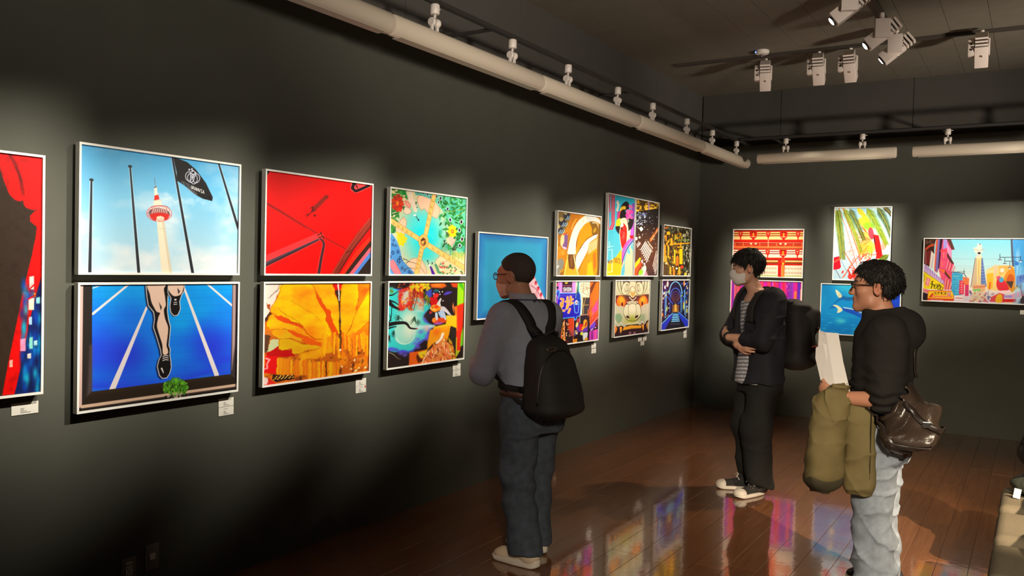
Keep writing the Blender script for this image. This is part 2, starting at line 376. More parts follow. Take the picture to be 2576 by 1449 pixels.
FONT = {'H': [[(0, 0), (0, 1)], [(1, 0), (1, 1)], [(0, .5), (1, .5)]], 'O': [_arc(.5, .5, .5, .5, 0, 360, 12)], 'T': [[(0, 0), (1, 0)], [(.5, 0), (.5, 1)]],
 'E': [[(1, 0), (0, 0), (0, 1), (1, 1)], [(0, .5), (.8, .5)]], 'L': [[(0, 0), (0, 1), (1, 1)]], 'G': [_arc(.5, .5, .5, .5, -45, -360, 10)+[(.6, .5)]],
 'R': [[(0, 1), (0, 0), (.7, 0), (1, .25), (.7, .5), (0, .5)], [(.5, .5), (1, 1)]], 'A': [[(0, 1), (.5, 0), (1, 1)], [(.2, .65), (.8, .65)]], 'N': [[(0, 1), (0, 0), (1, 1), (1, 0)]],
 'V': [[(0, 0), (.5, 1), (1, 0)]], 'I': [[(.5, 0), (.5, 1)], [(.2, 0), (.8, 0)], [(.2, 1), (.8, 1)]], 'K': [[(0, 0), (0, 1)], [(1, 0), (0, .5), (1, 1)]], 'Y': [[(0, 0), (.5, .5), (1, 0)], [(.5, .5), (.5, 1)]],
 'S': [[(1, .12), (.5, 0), (0, .2), (.2, .45), (.8, .55), (1, .8), (.5, 1), (0, .88)]], '1': [[(.2, .2), (.5, 0), (.5, 1)]], '8': [_arc(.5, .25, .38, .25, 0, 360, 10), _arc(.5, .75, .45, .25, 0, 360, 10)],
 '7': [[(0, 0), (1, 0), (.35, 1)]], '2': [[(0, .2), (.4, 0), (.9, .15), (.8, .45), (0, 1), (1, 1)]], 'n': [[(0, .4), (0, 1)], [(0, .55), (.5, .38), (.9, .55), (.9, 1)]],
 'c': [_arc(.5, .7, .45, .32, -50, -310, 8)], 'e': [[(.05, .7), (.95, .7)]+_arc(.5, .7, .45, .32, 0, -300, 8)], 'i': [[(.5, .4), (.5, 1)], [(.5, .12), (.5, .18)]],
 's': [[(.9, .45), (.4, .38), (.1, .55), (.8, .8), (.5, 1), (0, .92)]],
 # kana and other signs
 'chi': [[(.75, 0), (.2, .15)], [(0, .42), (1, .42)], [(.55, .1), (.55, .6), (.25, 1)]], 'ya': [[(.05, .5), (.9, .35), (.7, .62)], [(.3, .25), (.5, 1)]], 'nn': [[(.1, .15), (.35, .3)], [(.1, .95), (.6, .75), (.95, .25)]],
 'pi': [[(.15, 0), (.15, .9), (.9, .9)], [(.8, .3), (.15, .5)], _arc(.9, .08, .1, .1, 0, 360, 6)], 'o': [[(0, .3), (1, .3)], [(.65, 0), (.65, 1)], [(.6, .35), (.05, .85)]],
 'su': [[(.05, .08), (.85, .08), (.1, .95)], [(.5, .55), (.95, .95)]], 'gu': [[(.35, 0), (.1, .4)], [(.3, .15), (.85, .15), (.3, 1)], [(.85, -.1), (.95, .05)]], 'so': [[(.15, .1), (.8, .1), (.1, .45), (.95, .4), (.5, .6), (.5, .9), (.8, .95)]],
 'ko': [[(.1, .12), (.85, .12), (.85, .85)], [(.05, .85), (.95, .85)]], '!': [[(.5, 0), (.5, .7)], [(.5, .9), (.5, .95)]]}
ARTS = {}
def art_tower():
    c = Art([(62, 82), (1662, 310), (1650, 1398), (50, 1390)], .25*.95)
    c.grad([(0, (78, 170, 225)), (.35, (120, 192, 230)), (.7, (160, 208, 232)), (1, (190, 218, 232))])
    n = c.noise((420, 260), 4, 3); c.mask((n-.52)*3.2*(.35+.9*c.v), (226, 232, 236))
    c.mask((c.noise((200, 110), 4, 8)-.56)*5*np.exp(-((c.u-.62)/.16)**2-((c.v-.42)/.18)**2), (238, 240, 240))
    c.mask((c.noise((240, 160), 4, 5)-.4)*2.5*np.exp(-((c.u-.95)/.13)**2-((c.v-.4)/.3)**2), (228, 234, 238))
    c.mask(np.exp(-((c.u-.92)/.25)**2-((c.v-.98)/.14)**2)*.8, (232, 236, 238))
    for p, w0, w1 in (([(174, 455), (158, 1395)], 17, 30), ([(565, 320), (655, 1395)], 16, 30), ([(990, 215), (1200, 1395)], 20, 32), ([(1458, 285), (1660, 950)], 20, 32)):
        c.line(p, w0+13, (225, 238, 245), .55, 3, w1+13); c.line(p, w0, (40, 42, 50), 1, 1, w1)
    for x, y in ((174, 447), (564, 311)): c.dab(x, y, 19, 14, 0, (44, 46, 52))
    c.poly([(834, 850), (908, 850), (992, 1395), (884, 1395)], (233, 222, 196)); c.poly([(885, 850), (908, 850), (992, 1395), (965, 1395)], (205, 190, 164), .7, 3)
    c.line([(855, 945), (912, 940)], 5, (200, 186, 160))
    c.line([(812, 430), (818, 500)], 6, (120, 120, 125)); c.poly([(806, 520), (832, 505), (846, 605), (810, 610)], (236, 228, 208)); c.poly([(806, 522), (832, 507), (834, 522), (807, 534)], (90, 90, 95))
    c.poly([(812, 606), (850, 598), (862, 645), (808, 655)], (216, 48, 30)); c.line([(806, 655), (880, 655)], 5, (150, 60, 40)); c.poly([(806, 655), (878, 652), (888, 715), (800, 720)], (232, 222, 200))
    c.dab(860, 790, 128, 80, 0, (214, 150, 148), .55, 2); c.dab(862, 775, 112, 62, 0, (238, 230, 222))
    c.dab(862, 786, 106, 52, 0, (84, 78, 92))
    for k in range(15):
        t = -1+2*k/14; c.line([(862+t*66, 742), (862+t*98, 812)], 7, (235, 205, 195) if k % 2 else (190, 90, 70))
    c.line(_arc(862, 752, 106, 34, 180, 360), 8, (200, 190, 184)); c.line(_arc(862, 735, 92, 28, 180, 360), 6, (170, 90, 90))
    c.poly([(768, 800), (830, 782), (890, 782), (958, 800), (945, 845), (912, 862), (828, 866), (790, 850)], (206, 40, 32), sm=True); c.poly([(828, 868), (834, 822), (870, 812), (908, 826), (912, 862)], (228, 210, 186))
    for k in range(14):
        a0 = 10+k*24; c.line([(860+128*math.cos(math.radians(a0)), 790+80*math.sin(math.radians(a0))), (860+104*math.cos(math.radians(a0+24)), 785+58*math.sin(math.radians(a0+24)))], 5, (205, 90, 95), .8)
    c.line(_arc(860, 790, 128, 80, 0, 360, 30), 5, (214, 110, 112))
    c.poly([(1002, 220), (1050, 232), (1140, 268), (1230, 345), (1330, 480), (1400, 625), (1394, 664), (1300, 640), (1225, 600), (1120, 510), (1036, 455), (1036, 380), (1018, 300)], (30, 28, 30), soft=1.2)
    w = (205, 206, 225)
    for x, y, rx, ry in ((1158, 412, 34, 46), (1178, 428, 34, 46), (1208, 440, 36, 50), (1232, 432, 36, 46), (1198, 392, 26, 36)): c.line(_arc(x, y, rx, ry, 0, 360, 16), 7, w)
    for x, y in ((1162, 345), (1188, 340), (1196, 358), (1224, 378)): c.dab(x, y, 9, 11, .5, w)
    c.text('HOTEL', (1088, 458), (17, 9), (-3, 24), 4, (120, 118, 128), 1.15); c.text('GRANVIA', (1180, 506), (15, 6), (1, 30), 5, (226, 226, 226), 1.3); c.text('KYOTO', (1148, 526), (15, 10), (-1, 22), 4, (150, 148, 152), 1.25)
    return c
def art_runner():
    c = Art([(97, 64), (1738, 54), (1722, 1168), (84, 1386)], .2415*.95)
    c.fill((34, 28, 26))
    B = np.zeros_like(c.I); n = c.noise((500, 300), 2, 2); t = np.clip(.15+.9*c.v+(n-.5)*.9-.25*np.exp(-((c.u-.45)/.3)**2), 0, 1)
    for k in range(3): B[..., k] = np.interp(t, [0, .45, .8, 1], [(10, 18, 36, 18)[k2] for k2 in range(4)] if k == 0 else ([150, 112, 70, 118] if k == 1 else [232, 228, 226, 224]))
    for x, y in ((570, 800), (1480, 720)):
        cc = c.T([(x, y)])[0]; g = np.exp(-((c.X-cc[0])/(230*c.k))**2-((c.Y-cc[1])/(220*c.k))**2)[..., None]*.75; B = B*(1-g)+np.array((38, 44, 206))*g
    quad = [(232, 64), (1684, 54), (1668, 1004), (228, 1178)]
    c.poly(quad, B)
    for y in range(120, 1150, 82): c.line([(232, y+18), (1675, y-14*(y/500))], 3, (12, 60, 160), .35)
    for j, y in enumerate(range(80, 1100, 82)):
        for x in range(300+(j % 2)*90, 1660, 180): c.line([(x, y), (x, y+80)], 2.5, (12, 60, 160), .28)
    W = (224, 214, 214)
    for p, a, b in (([(240, 100), (330, 68)], 9, 9), ([(238, 368), (608, 62)], 24, 20), ([(440, 1150), (800, 290)], 56, 22), ([(1186, 110), (1522, 1012)], 22, 52), ([(1422, 58), (1682, 284)], 20, 22), ([(1650, 56), (1682, 66)], 8, 8)): c.line(p, a, W, 1, 1, b)
    # a runner's legs, cut-out style
    leg = [(790, 62), (800, 190), (815, 280), (870, 350), (880, 420), (868, 510), (905, 620), (940, 740), (950, 800), (925, 850), (908, 920), (930, 1010), (958, 1040), (1000, 1036), (1030, 990), (1046, 930), (1040, 850), (1030, 790), (1036, 740), (1020, 700), (1030, 600), (1038, 510), (1015, 420), (1005, 340), (1010, 200), (1020, 62)]
    c.poly([(x-24, y+14) for x, y in leg], (10, 16, 50), .8, 4); c.line(leg, 14, (226, 216, 206)); c.poly(leg, (18, 16, 18))
    c.poly([(806, 62), (985, 62), (972, 110), (985, 200), (992, 280), (972, 330), (985, 420), (1016, 510), (1010, 610), (1000, 700), (1014, 745), (1012, 785), (965, 790), (955, 690), (925, 590), (900, 490), (915, 390), (880, 320), (845, 250), (825, 160)], (220, 186, 166), sm=True)
    c.poly([(890, 345), (935, 360), (905, 425)], (30, 20, 20)); c.poly([(920, 245), (952, 300), (940, 335)], (40, 24, 22))
    for k in range(3): c.line([(962, 858-22*k), (990, 846-22*k), (1018, 852-22*k)], 8, W)
    c.line([(950, 940), (968, 985)], 16, W, 1, 1, 8)
    foot = [(1020, 62), (1018, 150), (1050, 205), (1038, 290), (1048, 355), (1078, 388), (1115, 378), (1140, 320), (1132, 240), (1150, 180), (1180, 130), (1186, 62)]
    c.poly([(x-10, y+14) for x, y in foot], (10, 16, 50), .8, 4); c.line(foot, 14, (226, 216, 206)); c.poly(foot, (18, 16, 18))
    c.poly([(1030, 62), (1022, 120), (1060, 175), (1100, 186), (1150, 165), (1170, 120), (1170, 62)], (220, 186, 166), sm=True); c.poly([(1112, 98), (1140, 135), (1122, 165)], (40, 24, 22))
    c.dab(1092, 222, 13, 9, 0, W); c.line([(1076, 252), (1106, 250)], 7, W); c.line([(1076, 272), (1106, 270)], 7, W)
    # the moulded surround of the mural and a plant on its ledge
    c.poly([(96, 64), (232, 64), (228, 1178), (130, 1320), (84, 1386)], (38, 32, 30)); c.poly([(108, 64), (140, 64), (126, 1325), (96, 1350)], (200, 168, 160)); c.poly([(215, 700), (230, 700), (228, 1178), (185, 1230)], (96, 80, 84), .8, 30)
    c.poly([(228, 1178), (1668, 1004), (1722, 1062), (1722, 1110), (130, 1330), (150, 1260)], (40, 30, 22)); c.poly([(228, 1178), (1668, 1004), (1690, 1030), (200, 1215)], (52, 38, 28), .7, 10)
    c.line([(128, 1332), (1724, 1118)], 30, (205, 172, 148)); c.line([(110, 1372), (1726, 1158)], 26, (26, 20, 20)); c.line([(120, 1352), (1726, 1138)], 6, (120, 92, 80), .7)
    c.poly([(1684, 54), (1738, 54), (1722, 1060), (1668, 1004)], (54, 44, 44)); c.poly([(1688, 54), (1730, 54), (1712, 700), (1680, 960)], (190, 160, 160), .8, 16); c.line([(1726, 60), (1716, 1050)], 10, (30, 22, 22))
    r = c.r
    for k in range(260):
        a, d = r.rand()*6.28, math.sqrt(r.rand()); x, y = 1095+d*125*math.cos(a), 1140+d*100*math.sin(a)
        if y > 1190 and abs(x-1080) < 90 and r.rand() < .7: continue
        g = r.rand(); c.dab(x, y, 16, 8, r.rand()*3.1, (40+70*g, 84+110*g, 16+30*g), .9, 1)
    for k in range(30): c.dab(1085+r.randn()*60, 1235+r.randn()*14, 16, 8, r.rand()*3, (160, 140, 130) if k % 2 else (40, 30, 22))
    return c
def art_red():
    c = Art([(98, 66), (1430, 252), (1414, 1372), (82, 1366)], .2*.95)
    c.fill((236, 4, 2)); c.mask((c.noise(400, 2, 3)-.5)*.5, (214, 0, 0))
    D = (62, 40, 46); G = (255, 70, 70)
    c.line([(90, 470), (760, 870), (1100, 1060)], 44, (255, 40, 34), .6, 4, 30); c.line([(90, 468), (300, 590), (760, 868), (1100, 1052)], 30, (168, 14, 12), 1, 2, 22); c.line([(90, 480), (300, 602), (600, 790)], 8, (120, 12, 16), .8)
    c.poly([(80, 1140), (740, 858), (790, 925), (780, 950), (82, 1270)], (238, 52, 58), 1, 3); c.line([(82, 1250), (500, 1060), (770, 930)], 78, G, .6, 8, 40); c.line([(82, 1254), (460, 1078), (770, 930)], 52, D, 1, 1.4, 26); c.line([(82, 1240), (460, 1064), (770, 922)], 12, (110, 84, 110), .8, 2, 8)
    c.line([(762, 1372), (800, 1150), (830, 1000), (815, 945), (780, 920)], 62, G, .55, 8, 40); c.line([(766, 1372), (802, 1150), (832, 1000), (822, 960), (790, 925)], 34, D, 1, 1.4, 26)
    c.poly([(752, 868), (790, 842), (825, 870), (832, 925), (770, 915)], (236, 60, 50)); [c.line(p, 12, (70, 20, 20)) for p in ([(755, 885), (800, 850)], [(790, 845), (830, 930)], [(765, 910), (825, 895)])]
    c.line([(700, 560), (850, 405)], 60, (150, 24, 14), .95, 10, 48); c.line([(720, 530), (860, 400)], 34, (128, 34, 24), .8, 8); c.dab(858, 402, 34, 26, -.7, (132, 26, 20), .9, 8)
    for p in ([(715, 560), (640, 620), (590, 640)], [(690, 520), (650, 545)], [(690, 520), (680, 585)], [(640, 615), (615, 660)], [(640, 615), (600, 615)], [(700, 545), (665, 590)]): c.line(p, 11, (74, 10, 12), 1, 1.4, 5)
    c.poly([(700, 628), (722, 608), (726, 640), (705, 652)], (74, 10, 12)); c.dab(655, 222, 8, 12, 0, (255, 80, 70), .8); c.dab(655, 224, 5, 8, 0, (150, 10, 10))
    c.poly([(98, 66), (150, 74), (102, 150)], (20, 12, 14)); c.line([(155, 74), (100, 160)], 6, G, .7)
    c.poly([(1160, 222), (1390, 258), (1230, 350), (1165, 320)], (240, 70, 74), .9, 6); c.line([(1205, 228), (1185, 290), (1225, 325), (1280, 310), (1395, 258)], 62, (255, 90, 90), .6, 6); c.line([(1205, 232), (1185, 290), (1225, 328), (1280, 308), (1395, 256)], 42, (30, 16, 22), 1, 1.4, 32)
    c.dab(1245, 275, 22, 20, 0, (235, 70, 74)); c.line([(1225, 235), (1250, 285)], 16, (30, 14, 20))
    c.poly([(1424, 640), (1424, 770), (1200, 1060), (1010, 1372), (920, 1372), (1090, 1085), (1250, 850)], (128, 38, 26), 1, 2); c.line([(1424, 655), (1250, 880), (1100, 1090), (935, 1372)], 8, (255, 80, 60), .6, 3); c.line([(1424, 700), (1240, 950), (1080, 1180)], 20, (160, 60, 40), .5, 8)
    c.line([(1424, 770), (1200, 1060), (1010, 1372)], 12, (60, 16, 14)); c.line([(1110, 1100), (1165, 1075)], 9, (74, 20, 16))
    c.poly([(1424, 880), (1424, 980), (1180, 1270), (1120, 1372), (1040, 1372), (1230, 1090)], (214, 40, 16), .9, 6); c.poly([(1424, 940), (1424, 1020), (1150, 1372), (1090, 1372), (1230, 1180)], (46, 28, 20), 1, 4)
    c.poly([(1424, 1015), (1424, 1085), (1205, 1372), (1145, 1372)], (236, 88, 104), 1, 2); c.poly([(1424, 1075), (1424, 1150), (1260, 1372), (1200, 1372)], (66, 116, 190), 1, 2); c.poly([(1424, 1145), (1424, 1372), (1250, 1372)], (36, 24, 18), 1, 2)
    return c
def art_orange():
    c = Art([(78, 62), (1432, 60), (1420, 1204), (66, 1384)], .197*.95)
    c.fill((196, 92, 16)); c.mask((c.noise(90, 3, 4)-.45)*4, (234, 130, 10)); c.mask((c.noise(60, 3, 6)-.62)*5, (90, 40, 20))
    c.poly([(70, 60), (312, 64), (170, 400), (76, 560)], (232, 216, 204)); [c.line(p, 6, (120, 96, 84), .7) for p in ([(310, 80), (130, 260)], [(250, 150), (150, 250)], [(110, 310), (130, 370), (160, 420)], [(290, 70), (240, 160)])]
    c.poly([(120, 330), (165, 330), (160, 400), (125, 380)], (170, 70, 30)); c.line([(165, 455), (70, 555)], 30, (70, 40, 26)); c.poly([(75, 640), (190, 690), (285, 775), (250, 770), (75, 700)], (206, 110, 30)); c.poly([(90, 720), (160, 735), (120, 950), (70, 950)], (90, 56, 36))
    c.poly([(160, 790), (270, 780), (270, 880), (120, 950)], (196, 200, 150)); c.poly([(120, 960), (290, 860), (480, 960), (470, 1010), (290, 1010), (120, 1000)], (190, 14, 14)); c.poly([(110, 1000), (260, 1000), (250, 1240), (80, 1220)], (226, 16, 18)); c.line([(110, 1030), (150, 1050), (120, 1100), (125, 1160), (90, 1165)], 18, (240, 150, 150))
    Y, O, R = (240, 186, 6), (244, 132, 4), (232, 70, 8)
    n = c.noise((260, 120), 4, 12); n2 = c.noise((70, 300), 3, 15)
    def petal(pts, a, b, sw=0.0):
        F = np.zeros_like(c.I); t = np.clip((n-.5)*1.9+.5+sw*(c.v-.4)+(n2-.5)*.4, 0, 1)[..., None]; F[:] = np.array(a)*(1-t)+np.array(b)*t; c.poly(pts, F, 1, 1.3, True)
        c.line(list(pts)+[pts[0]], 7, (176, 66, 0), .55, 3, sm=True)
    petal([(160, 470), (110, 600), (200, 660), (380, 660), (560, 800), (700, 870), (890, 800), (640, 640), (300, 480)], Y, O, .3)
    petal([(200, 660), (185, 720), (290, 780), (420, 770), (610, 830), (760, 840), (600, 740), (380, 660)], (214, 190, 20), O, .5)
    petal([(280, 780), (270, 900), (330, 925), (430, 905), (445, 970), (580, 970), (600, 935), (800, 900), (860, 830), (600, 850), (420, 780)], (226, 190, 10), (220, 160, 10), .5)
    petal([(560, 960), (540, 1050), (590, 1060), (620, 1040), (750, 1040), (840, 990), (960, 950), (900, 780), (800, 900)], (236, 176, 6), (226, 140, 10), .2)
    petal([(320, 60), (660, 60), (720, 140), (770, 300), (860, 440), (900, 590), (950, 720), (830, 800), (700, 770), (560, 640), (400, 540), (240, 470), (160, 410), (260, 220)], (246, 198, 0), (240, 128, 6), .75)
    c.poly([(210, 480), (330, 490), (430, 550), (580, 610), (560, 640), (420, 585), (360, 570), (280, 540)], R, .95, 4, True); c.line([(420, 560), (560, 600), (620, 700), (720, 770), (830, 790)], 10, (190, 60, 0), .8, 4, sm=True); c.line([(265, 375), (300, 430), (420, 500), (560, 590)], 7, (180, 90, 0), .6, 3, sm=True); c.line([(420, 280), (640, 420), (820, 560)], 7, (200, 120, 0), .5, 4, sm=True)
    c.poly([(380, 660), (470, 690), (640, 760), (760, 800), (640, 790), (450, 730)], R, .9, 5, True); c.poly([(560, 780), (700, 800), (830, 830), (820, 880), (700, 860), (600, 830)], (226, 80, 6), .9, 5, True)
    petal([(690, 60), (950, 60), (985, 200), (1035, 320), (1055, 560), (1050, 720), (980, 640), (930, 480), (850, 350), (760, 200)], (246, 190, 4), (238, 140, 8), -.2)
    c.poly([(720, 120), (770, 230), (850, 350), (935, 430), (930, 500), (1000, 640), (1020, 700), (985, 760), (930, 640), (860, 540), (880, 470), (780, 320)], (230, 74, 4), 1, 4, True)
    c.poly([(950, 62), (1095, 62), (1070, 160), (1050, 280), (1030, 300), (985, 190)], (214, 24, 14)); c.poly([(985, 160), (1075, 150), (1050, 290), (1032, 305)], (56, 34, 24))
    petal([(1095, 60), (1280, 60), (1290, 200), (1260, 420), (1200, 600), (1110, 750), (1070, 700), (1060, 420), (1055, 250)], (246, 192, 2), (242, 150, 6), .3)
    petal([(1280, 60), (1432, 60), (1430, 160), (1340, 300), (1250, 420), (1290, 250)], (238, 130, 6), (226, 70, 4), .3)
    petal([(1432, 160), (1430, 560), (1280, 700), (1120, 760), (1200, 620), (1260, 440), (1340, 300)], (248, 196, 0), (240, 140, 8), .6)
    petal([(1425, 560), (1425, 760), (1250, 790), (1120, 760), (1260, 700)], O, (220, 100, 6), .2)
    for x in range(830, 1440, 26):
        h0 = 730+30*math.sin(x*.05); h1 = 960+60*math.sin(x*.031+1)
        if 1050 < x < 1075: continue
        g = c.r.rand(); c.line([(x, h0), (x+c.r.randn()*12, h1)], 25, (246-12*g, 184-80*g, 6+10*g), .9, 5); c.line([(x+13, h0), (x+13, h1-30)], 4, (190, 84, 0), .35, 2)
    for x0, x1, y0, y1 in ((250, 440, 1040, 1240), (470, 640, 1060, 1250), (650, 870, 1080, 1290), (890, 1030, 1090, 1260)):
        for x in range(x0, x1, 22): g = c.r.rand(); c.line([(x+10, y0+c.r.randn()*8), (x+10, y1-(x-x0)*.14)], 24, (244-16*g, 182-76*g, 14), .95, 6)
    c.line([(1018, 62), (1040, 300)], 13, (240, 236, 226)); c.line([(1040, 300), (1062, 920)], 20, (74, 42, 18), 1, 3); c.line([(1052, 380), (1066, 600)], 5, (220, 190, 110)); c.dab(1062, 920, 13, 15, 0, (250, 240, 200), 1, 3); c.line([(1062, 760), (1062, 880)], 30, (110, 60, 20), .8, 6)
    c.line([(875, 1080), (880, 1260)], 14, (70, 28, 10)); c.line([(548, 1250), (546, 1310)], 10, (70, 28, 10))
    for x, y in ((1085, 1140), (1200, 1170), (1260, 1195), (1300, 1160), (1245, 1060), (1380, 1150)): c.dab(x, y, 16, 14, 0, (246, 220, 150), .95, 3)
    for k in range(40): c.dab(1060+c.r.rand()*360, 1040+c.r.rand()*150, 8+8*c.r.rand(), 7, 0, ((230, 160, 70), (90, 40, 14), (200, 100, 20))[k % 3], .8, 3)
    c.poly([(190, 1240), (470, 1250), (470, 1300), (230, 1340), (190, 1300)], (56, 26, 12))
    for k in range(16): c.dab(215+k*16, 1300-(k % 3)*16-k*1.5, 8, 8, 0, (246, 200, 90), 1, 2)
    c.poly([(66, 1270), (160, 1290), (240, 1360), (66, 1384)], (206, 40, 30)); c.dab(95, 1320, 36, 50, -.3, (240, 220, 215), .9, 8)
    c.warp(10, 40, 3); return c
def art_floral():
    c = Art([(110, 52), (1290, 206), (1262, 1394), (84, 1390)], .162)
    c.fill((236, 204, 150)); c.mask((c.noise(240, 3, 4)-.45)*2, (222, 190, 150)); r = c.r
    c.glow(640, 780, 310, 370, (30, 206, 214), 1.25); c.glow(560, 560, 190, 150, (70, 210, 214), .7); c.glow(660, 1090, 190, 100, (40, 204, 210), .8)
    c.mask((c.noise(160, 3, 9)-.5)*1.6*np.exp(-((c.u-.47)/.2)**2-((c.v-.55)/.25)**2), (130, 220, 220))
    def blob(pts, f, o=(120, 80, 60)): c.poly(pts, f, 1, 1.2, True); c.line(list(pts)+[pts[0]], 5, o, .8, 1.5, sm=True)
    P = (240, 192, 158)
    blob([(560, 160), (720, 200), (840, 290), (880, 390), (860, 480), (820, 515), (750, 480), (690, 440), (640, 370), (590, 390), (540, 300), (530, 210)], P); blob([(310, 500), (360, 560), (350, 660), (320, 800), (240, 760), (190, 680), (250, 580)], P); blob([(310, 330), (390, 360), (440, 420), (370, 460), (320, 420)], (238, 204, 180))
    blob([(930, 960), (1020, 980), (1050, 1060), (990, 1180), (900, 1200), (840, 1270), (810, 1180), (900, 1080)], (240, 208, 160)); blob([(440, 1150), (560, 1140), (640, 1230), (670, 1390), (480, 1390), (360, 1250)], P)
    c.poly([(820, 150), (1290, 210), (1270, 1030), (1150, 1040), (1110, 900), (1150, 700), (1000, 560), (920, 400), (800, 250)], (96, 196, 160), 1, 3, True); c.mask((c.noise(120, 3, 11)-.5)*3*(c.u > .62)*(c.v < .75), (46, 160, 128), 'n')
    c.poly([(490, 105), (800, 150), (760, 230), (600, 165), (500, 160)], (70, 170, 150), 1, 2)
    for k in range(150):
        x, y = r.uniform(880, 1280), r.uniform(180, 1000); x += max(0, (y-400)*.25)*(r.rand() < .6)
        if x > 1285: continue
        g = r.rand(); c.dab(x, y, 34, 13, r.rand()*3.1, (16+40*g, 84+70*g, 30+24*g), .95, 1.5)
    for x, y, s2 in ((890, 205, 1), (860, 268, .8), (1000, 370, 1), (1040, 540, 1.1), (1185, 700, 1.1), (1190, 940, 1.1), (1225, 840, 1.2), (1215, 570, 1.2), (685, 150, .8), (735, 185, .7), (620, 132, .6), (540, 130, .5), (830, 180, .8)):
        c.dab(x, y, 24*s2, 34*s2, 0, (212, 232, 220)); c.dab(x, y, 15*s2, 24*s2, 0, (20, 26, 70) if s2 < 1.15 else (40, 26, 24))
    for p in ([(940, 430), (1290, 360)], [(1140, 480), (1290, 400)]): c.line(p, 7, (190, 200, 90), .9)
    for k in range(90):
        x, y = 100+abs(r.randn())*90, r.uniform(70, 740)
        if y > 420: x = 100+r.rand()*(140 if y < 620 else 100)
        g = r.rand(); c.dab(x, y, 30, 13, r.rand()*3.1, (20+50*g, 90+70*g, 40+20*g), .95, 1.5)
    for k in range(30): g = r.rand(); c.dab(340+r.randn()*36, 130+r.randn()*50, 28, 12, r.rand()*3, (24, 100+60*g, 44), .95, 1.5)
    for k in range(26):
        a = k*2.4; d = 26+64*math.sqrt(k/26); c.dab(225+d*.8*math.cos(a), 285+d*1.3*math.sin(a), 34, 22, a, (226-30*(k % 3), 40+14*(k % 2), 16), 1, 1.5)
    c.dab(222, 285, 20, 34, 0, (240, 120, 30))
    for x, y, a in ((380, 300, .9), (455, 260, 1.2)): c.dab(x, y, 62, 30, a, (226, 110, 96)); c.dab(x, y, 44, 16, a, (240, 160, 146))
    for k in range(8): c.dab(480+r.randn()*20, 320+r.randn()*26, 22, 9, r.rand()*3, (36, 60, 36))
    c.line([(500, 400), (470, 300), (430, 220), (400, 110)], 50, (240, 214, 190), .9, 3, 90, sm=True); c.line([(478, 460), (510, 490), (545, 545)], 12, (70, 56, 50)); c.dab(490, 470, 18, 15, 0, (250, 246, 240)); c.dab(546, 545, 12, 14, 0, (20, 20, 30))
    for k in range(16):
        a = k*2.4; d = 70*math.sqrt(k/16); c.dab(285+d*.9*math.cos(a), 855+d*1.2*math.sin(a), 34, 20, a, (232-20*(k % 2), 204, 20), 1, 1.5)
    c.dab(240, 770, 50, 18, .8, (220, 196, 30))
    for k in range(8): a = k*.785; c.dab(1073+44*math.cos(a), 720+72*math.sin(a), 34, 28, a*1.0, (240, 216, 16), 1, 1.5); c.line([(1073, 720), (1073+44*math.cos(a+.39), 720+70*math.sin(a+.39))], 4, (170, 130, 0), .6)
    c.dab(1074, 720, 24, 32, 0, (206, 90, 24)); c.dab(1074, 720, 10, 14, 0, (240, 200, 60))
    for k in range(14): a = k*2.4; d = 52*math.sqrt(k/14); c.dab(1050+d*math.cos(a), 870+d*1.2*math.sin(a), 28, 20, a, (246-6*(k % 3), 196-14*(k % 3), 160), 1, 1.5)
    for x, y in ((965, 880), (990, 770), (1140, 800), (1110, 980), (1080, 1000)): [c.dab(x+r.randn()*14, y+r.randn()*18, 24, 10, r.rand()*3, (46, 70, 40), .9) for _ in range(4)]
    c.poly([(90, 780), (200, 850), (260, 1000), (310, 1180), (480, 1392), (90, 1392)], (74, 140, 204), 1, 3, True); c.mask((c.noise(80, 3, 21)-.5)*3*(c.u < .3)*(c.v > .6)*(c.v > .45+c.u), (150, 196, 220))
    for x, y, s2 in ((103, 840, .9), (163, 865, .7), (150, 930, .9), (192, 945, .7), (228, 1040, 1), (150, 1055, 1.1), (105, 1115, 1.1), (265, 1135, 1.1), (235, 1180, 1.2), (295, 1295, 1), (335, 1330, .8), (400, 1350, .9), (430, 1370, .8)): c.line(_arc(x, y, 15*s2, 22*s2, 0, 360, 12), 9*s2, (16, 26, 80))
    blob([(110, 1200), (150, 1160), (200, 1230), (280, 1392), (190, 1392), (120, 1290)], (240, 120, 130), (180, 60, 70))
    for p in ([(310, 1140), (400, 1190), (540, 1240), (660, 1390)], [(400, 1190), (340, 1215)], [(330, 1310), (420, 1290), (540, 1320)], [(230, 1240), (300, 1170), (380, 1160)]): c.line(p, 9, (70, 50, 40), .95, 1.2, 4, sm=True)
    B0, B1 = (236, 190, 104), (170, 112, 50)
    for p, w in (([(100, 548), (560, 845)], 66), ([(690, 930), (1262, 1290)], 74), ([(792, 150), (655, 785)], 56), ([(600, 985), (510, 1392)], 58)):
        c.line(p, w+10, B1, 1, 1.4); c.line(p, w, B0, 1, 1.4); (x0, y0), (x1, y1) = p
        for t in (.15, .3, .45, .6, .75): c.line(_arc(x0+(x1-x0)*t, y0+(y1-y0)*t, 15, 16, 20+t*60, 230+t*60), 8, (150, 96, 36), .85)
    o8 = [(545, 860), (570, 800), (620, 765), (670, 790), (700, 850), (690, 930), (650, 990), (600, 990), (560, 940)]
    blob(o8, (230, 180, 90), (130, 80, 30)); c.poly([(580, 850), (620, 810), (665, 845), (665, 920), (620, 960), (580, 920)], (170, 104, 40)); c.poly([(585, 850), (625, 820), (650, 850), (610, 880), (600, 915)], (80, 46, 22)); c.poly([(620, 890), (662, 880), (640, 945)], (96, 54, 24)); c.dab(615, 890, 18, 26, .4, (226, 176, 90))
